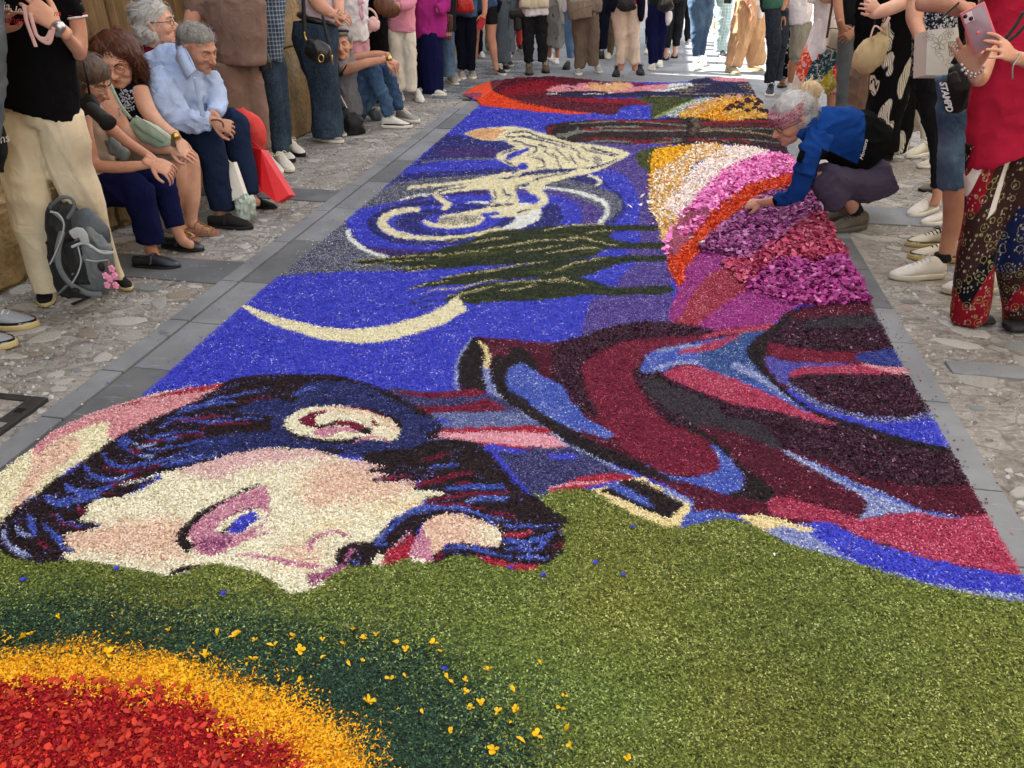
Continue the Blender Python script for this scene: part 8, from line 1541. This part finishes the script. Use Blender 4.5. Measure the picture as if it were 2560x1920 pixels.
stand('man in green T-shirt, dark jeans and navy trainers at the corner of the carpet', 9.4, GG('Z4 450,650'), [('jeans', c_njean, ['Z4 470,40,105 478,200,108 480,330,96 470,450,84 455,570,76', 'Z4 540,60,90,.12 540,250,90,.12 520,420,80,.12 500,560,70,.1']), ('tee', c_green, [('Z4 480,-220,140 480,-60,160 475,60,140', dict(k=.7))])], ['Z4 560,-140,60 560,-40,56 540,60,46'], SK_tan, head_=hd_(485, 90, 'Z4'), shoes=[('Z4 470,590', 'Z4 448,672', mat('navy_trainer', '2a3040', .7, .1, 20, .4), 'sneaker', M_sole, M_lacek)])
b_ = Fig('black backpack strap and side behind the man in green', 9.6, PP('Z4 425,20', 9.6), 'backpack', name='backpack'); b_.cloth('bag_body', M_nylon, [('Z4 420,-120,80 425,20,80 430,80,50', dict(k=.8))], .012, 1, .003, core=False)
stand('person in black floral dress and brown ankle boots behind the dark jeans', 10.0, GG('Z4 550,590'), [('dress', c_fsm, [('Z4 560,-100,110 560,100,110 560,300,105 555,540,90', dict(k=.8))], dict(dirs=(1, 1, .3)))], ['Z4 545,530,40 545,590,40'], SK_tan, head_=hd_(560, 80, 'Z4'), shoes=[('Z4 570,585', 'Z4 520,610', M_bleat, 'slip', M_soleb)])
stand('man in white shirt and grey shorts with his arm hanging', 9.7, GG('Z4 600,640'), [('shorts', c_olive, ['Z4 655,150,110 645,300,105 640,440,90', 'Z4 705,150,90,.05 700,400,90,.05']), ('shirt', c_white, [('Z4 670,-220,160 665,-60,180 662,80,172 660,165,150', dict(k=.65))])], ['Z4 620,420,72 608,520,62 602,620,44', 'Z4 690,400,66,.1 690,620,40,.1', 'Z4 575,-100,60,-.05 560,30,56,-.1 535,110,44,-.14'], SK_dark, hands=[(PP('Z4 540,100', 9.5), PP('Z4 495,205', 9.46), (-.8, -.4, .2), dict(L=.20, curl=(.4, .4, .3)))], head_=hd_(665, 90, 'Z4'), shoes=[('Z4 605,630', 'Z4 570,670', M_gsh, 'sneaker')])
# a second, looser row behind
rows = [('navy trousers and white trainers', 12.8, 1180, c_navy2, c_white, M_wsh), ('beige shorts and pink trainers', 13.5, 1205, c_olive, c_pink, M_gsh), ('charcoal trousers with grey trainers', 13.0, 1297, c_gtr, c_dk, M_gsh), ('rust red trousers carrying a tote', 13.8, 1280, c_coral, c_dk, M_bsn), ('cream trousers and white trainers', 13.4, 1335, c_cream, c_taul, M_wsh), ('brown trousers and dark shoes', 13.2, 1475, c_tau, c_black, M_bsn), ('dark jeans and black shoes', 14.0, 1505, c_jeand, c_green, M_bsn), ('tan trousers and beige shoes', 12.7, 1545, c_tau, c_white, M_offw),
        ('black trousers and white soled shoes', 14.2, 1600, c_black, c_dk, M_bsn), ('light jeans and tan shoes', 13.3, 1640, c_jeanl, c_white, M_offw), ('floral cream skirt', 15.0, 1712, c_fgrey, c_pink, M_gsh), ('dark trousers with white trainers', 14.6, 1700, c_dk, c_navy, M_wsh), ('sand trousers in the sun', 16.5, 1800, c_sand, c_white, M_wsh), ('white trousers in the sun', 17.5, 1770, c_white, c_pink, M_wsh), ('green dress in the sun', 14.8, 1912, c_green, c_green, M_tanl), ('navy shorts in the sun', 18.5, 1745, c_navy2, c_check, M_bsn),
        ('blue jeans in the sun', 15.5, 1890, c_jeanl, c_red, M_wsh), ('grey trousers behind the group', 15.5, 1440, c_gtr, c_mag, M_bsn), ('black leggings behind the group', 16.0, 1370, c_black, c_taul, M_wsh), ('khaki trousers behind the group', 15.0, 1560, c_olive, c_navy2, M_gsh), ('pale trousers far behind', 17.0, 1650, c_cream, c_jean, M_wsh), ('dark trousers far behind', 17.5, 1500, c_navy2, c_red, M_bsn)]
for k, (d_, Y, x, mt, mu, ms) in enumerate(rows):
    X0 = (x - 1280) / FPX * (Y * cp + HC * sp); r = random.Random(k); hw = .095; q = Vector((X0, Y, 0)); f = Fig('person in %s, %s' % (d_, 'background of the crowd' if Y < 14.5 else 'far down the street'), Y, q); a = r.uniform(-.5, .5)
    def LG(s): return tube([q + Vector((s * .09, 0, .95)), q + Vector((s * .11, r.uniform(-.05, .05), .5)), q + Vector((s * .12, s * a * .25, .06))], [.10, .075, .055], None, 10)
    f.cloth('trousers', mt, [], .018, 2, .008, 8, core=False, extra=[LG(-1), LG(1), tube([q + Vector((0, 0, .88)), q + Vector((0, 0, 1.02))], [.17, .165], [.12, .12], 12)])
    f.cloth('top', mu, [], .02, 2, .008, 8, core=False, extra=[tube([q + Vector((0, 0, .95)), q + Vector((0, 0, 1.2)), q + Vector((0, 0, 1.42))], [.18, .18, .20], [.12, .13, .11], 12), tube([q + Vector((-.2, 0, 1.4)), q + Vector((-.25, -.03, 1.15))], [.055, .05], None, 8), tube([q + Vector((.2, 0, 1.4)), q + Vector((.25, -.03, 1.15))], [.055, .05], None, 8)])
    f.skin += [tube([q + Vector((0, 0, 1.4)), q + Vector((0, 0, 1.55)), q + Vector((0, -.01, 1.68))], [.06, .07, .075], None, 10), tube([q + Vector((-.25, -.03, 1.18)), q + Vector((-.26, -.06, .95)), q + Vector((-.25, -.08, .8))], [.042, .035, .03], None, 8), tube([q + Vector((.25, -.03, 1.18)), q + Vector((.26, -.06, .95)), q + Vector((.25, -.08, .8))], [.042, .035, .03], None, 8), tube([q + Vector((0, 0, 1.45)), q + Vector((0, 0, .9))], [.1, .1], None, 8)]
    f.body(SK_tan, .018)
    for s in (-1, 1):
        h = q + Vector((s * .12, s * a * .25 + .08, 0)); shoe(f, h, h + Vector((s * .06, -.26, 0)), ms, 'sneaker', laces=False)
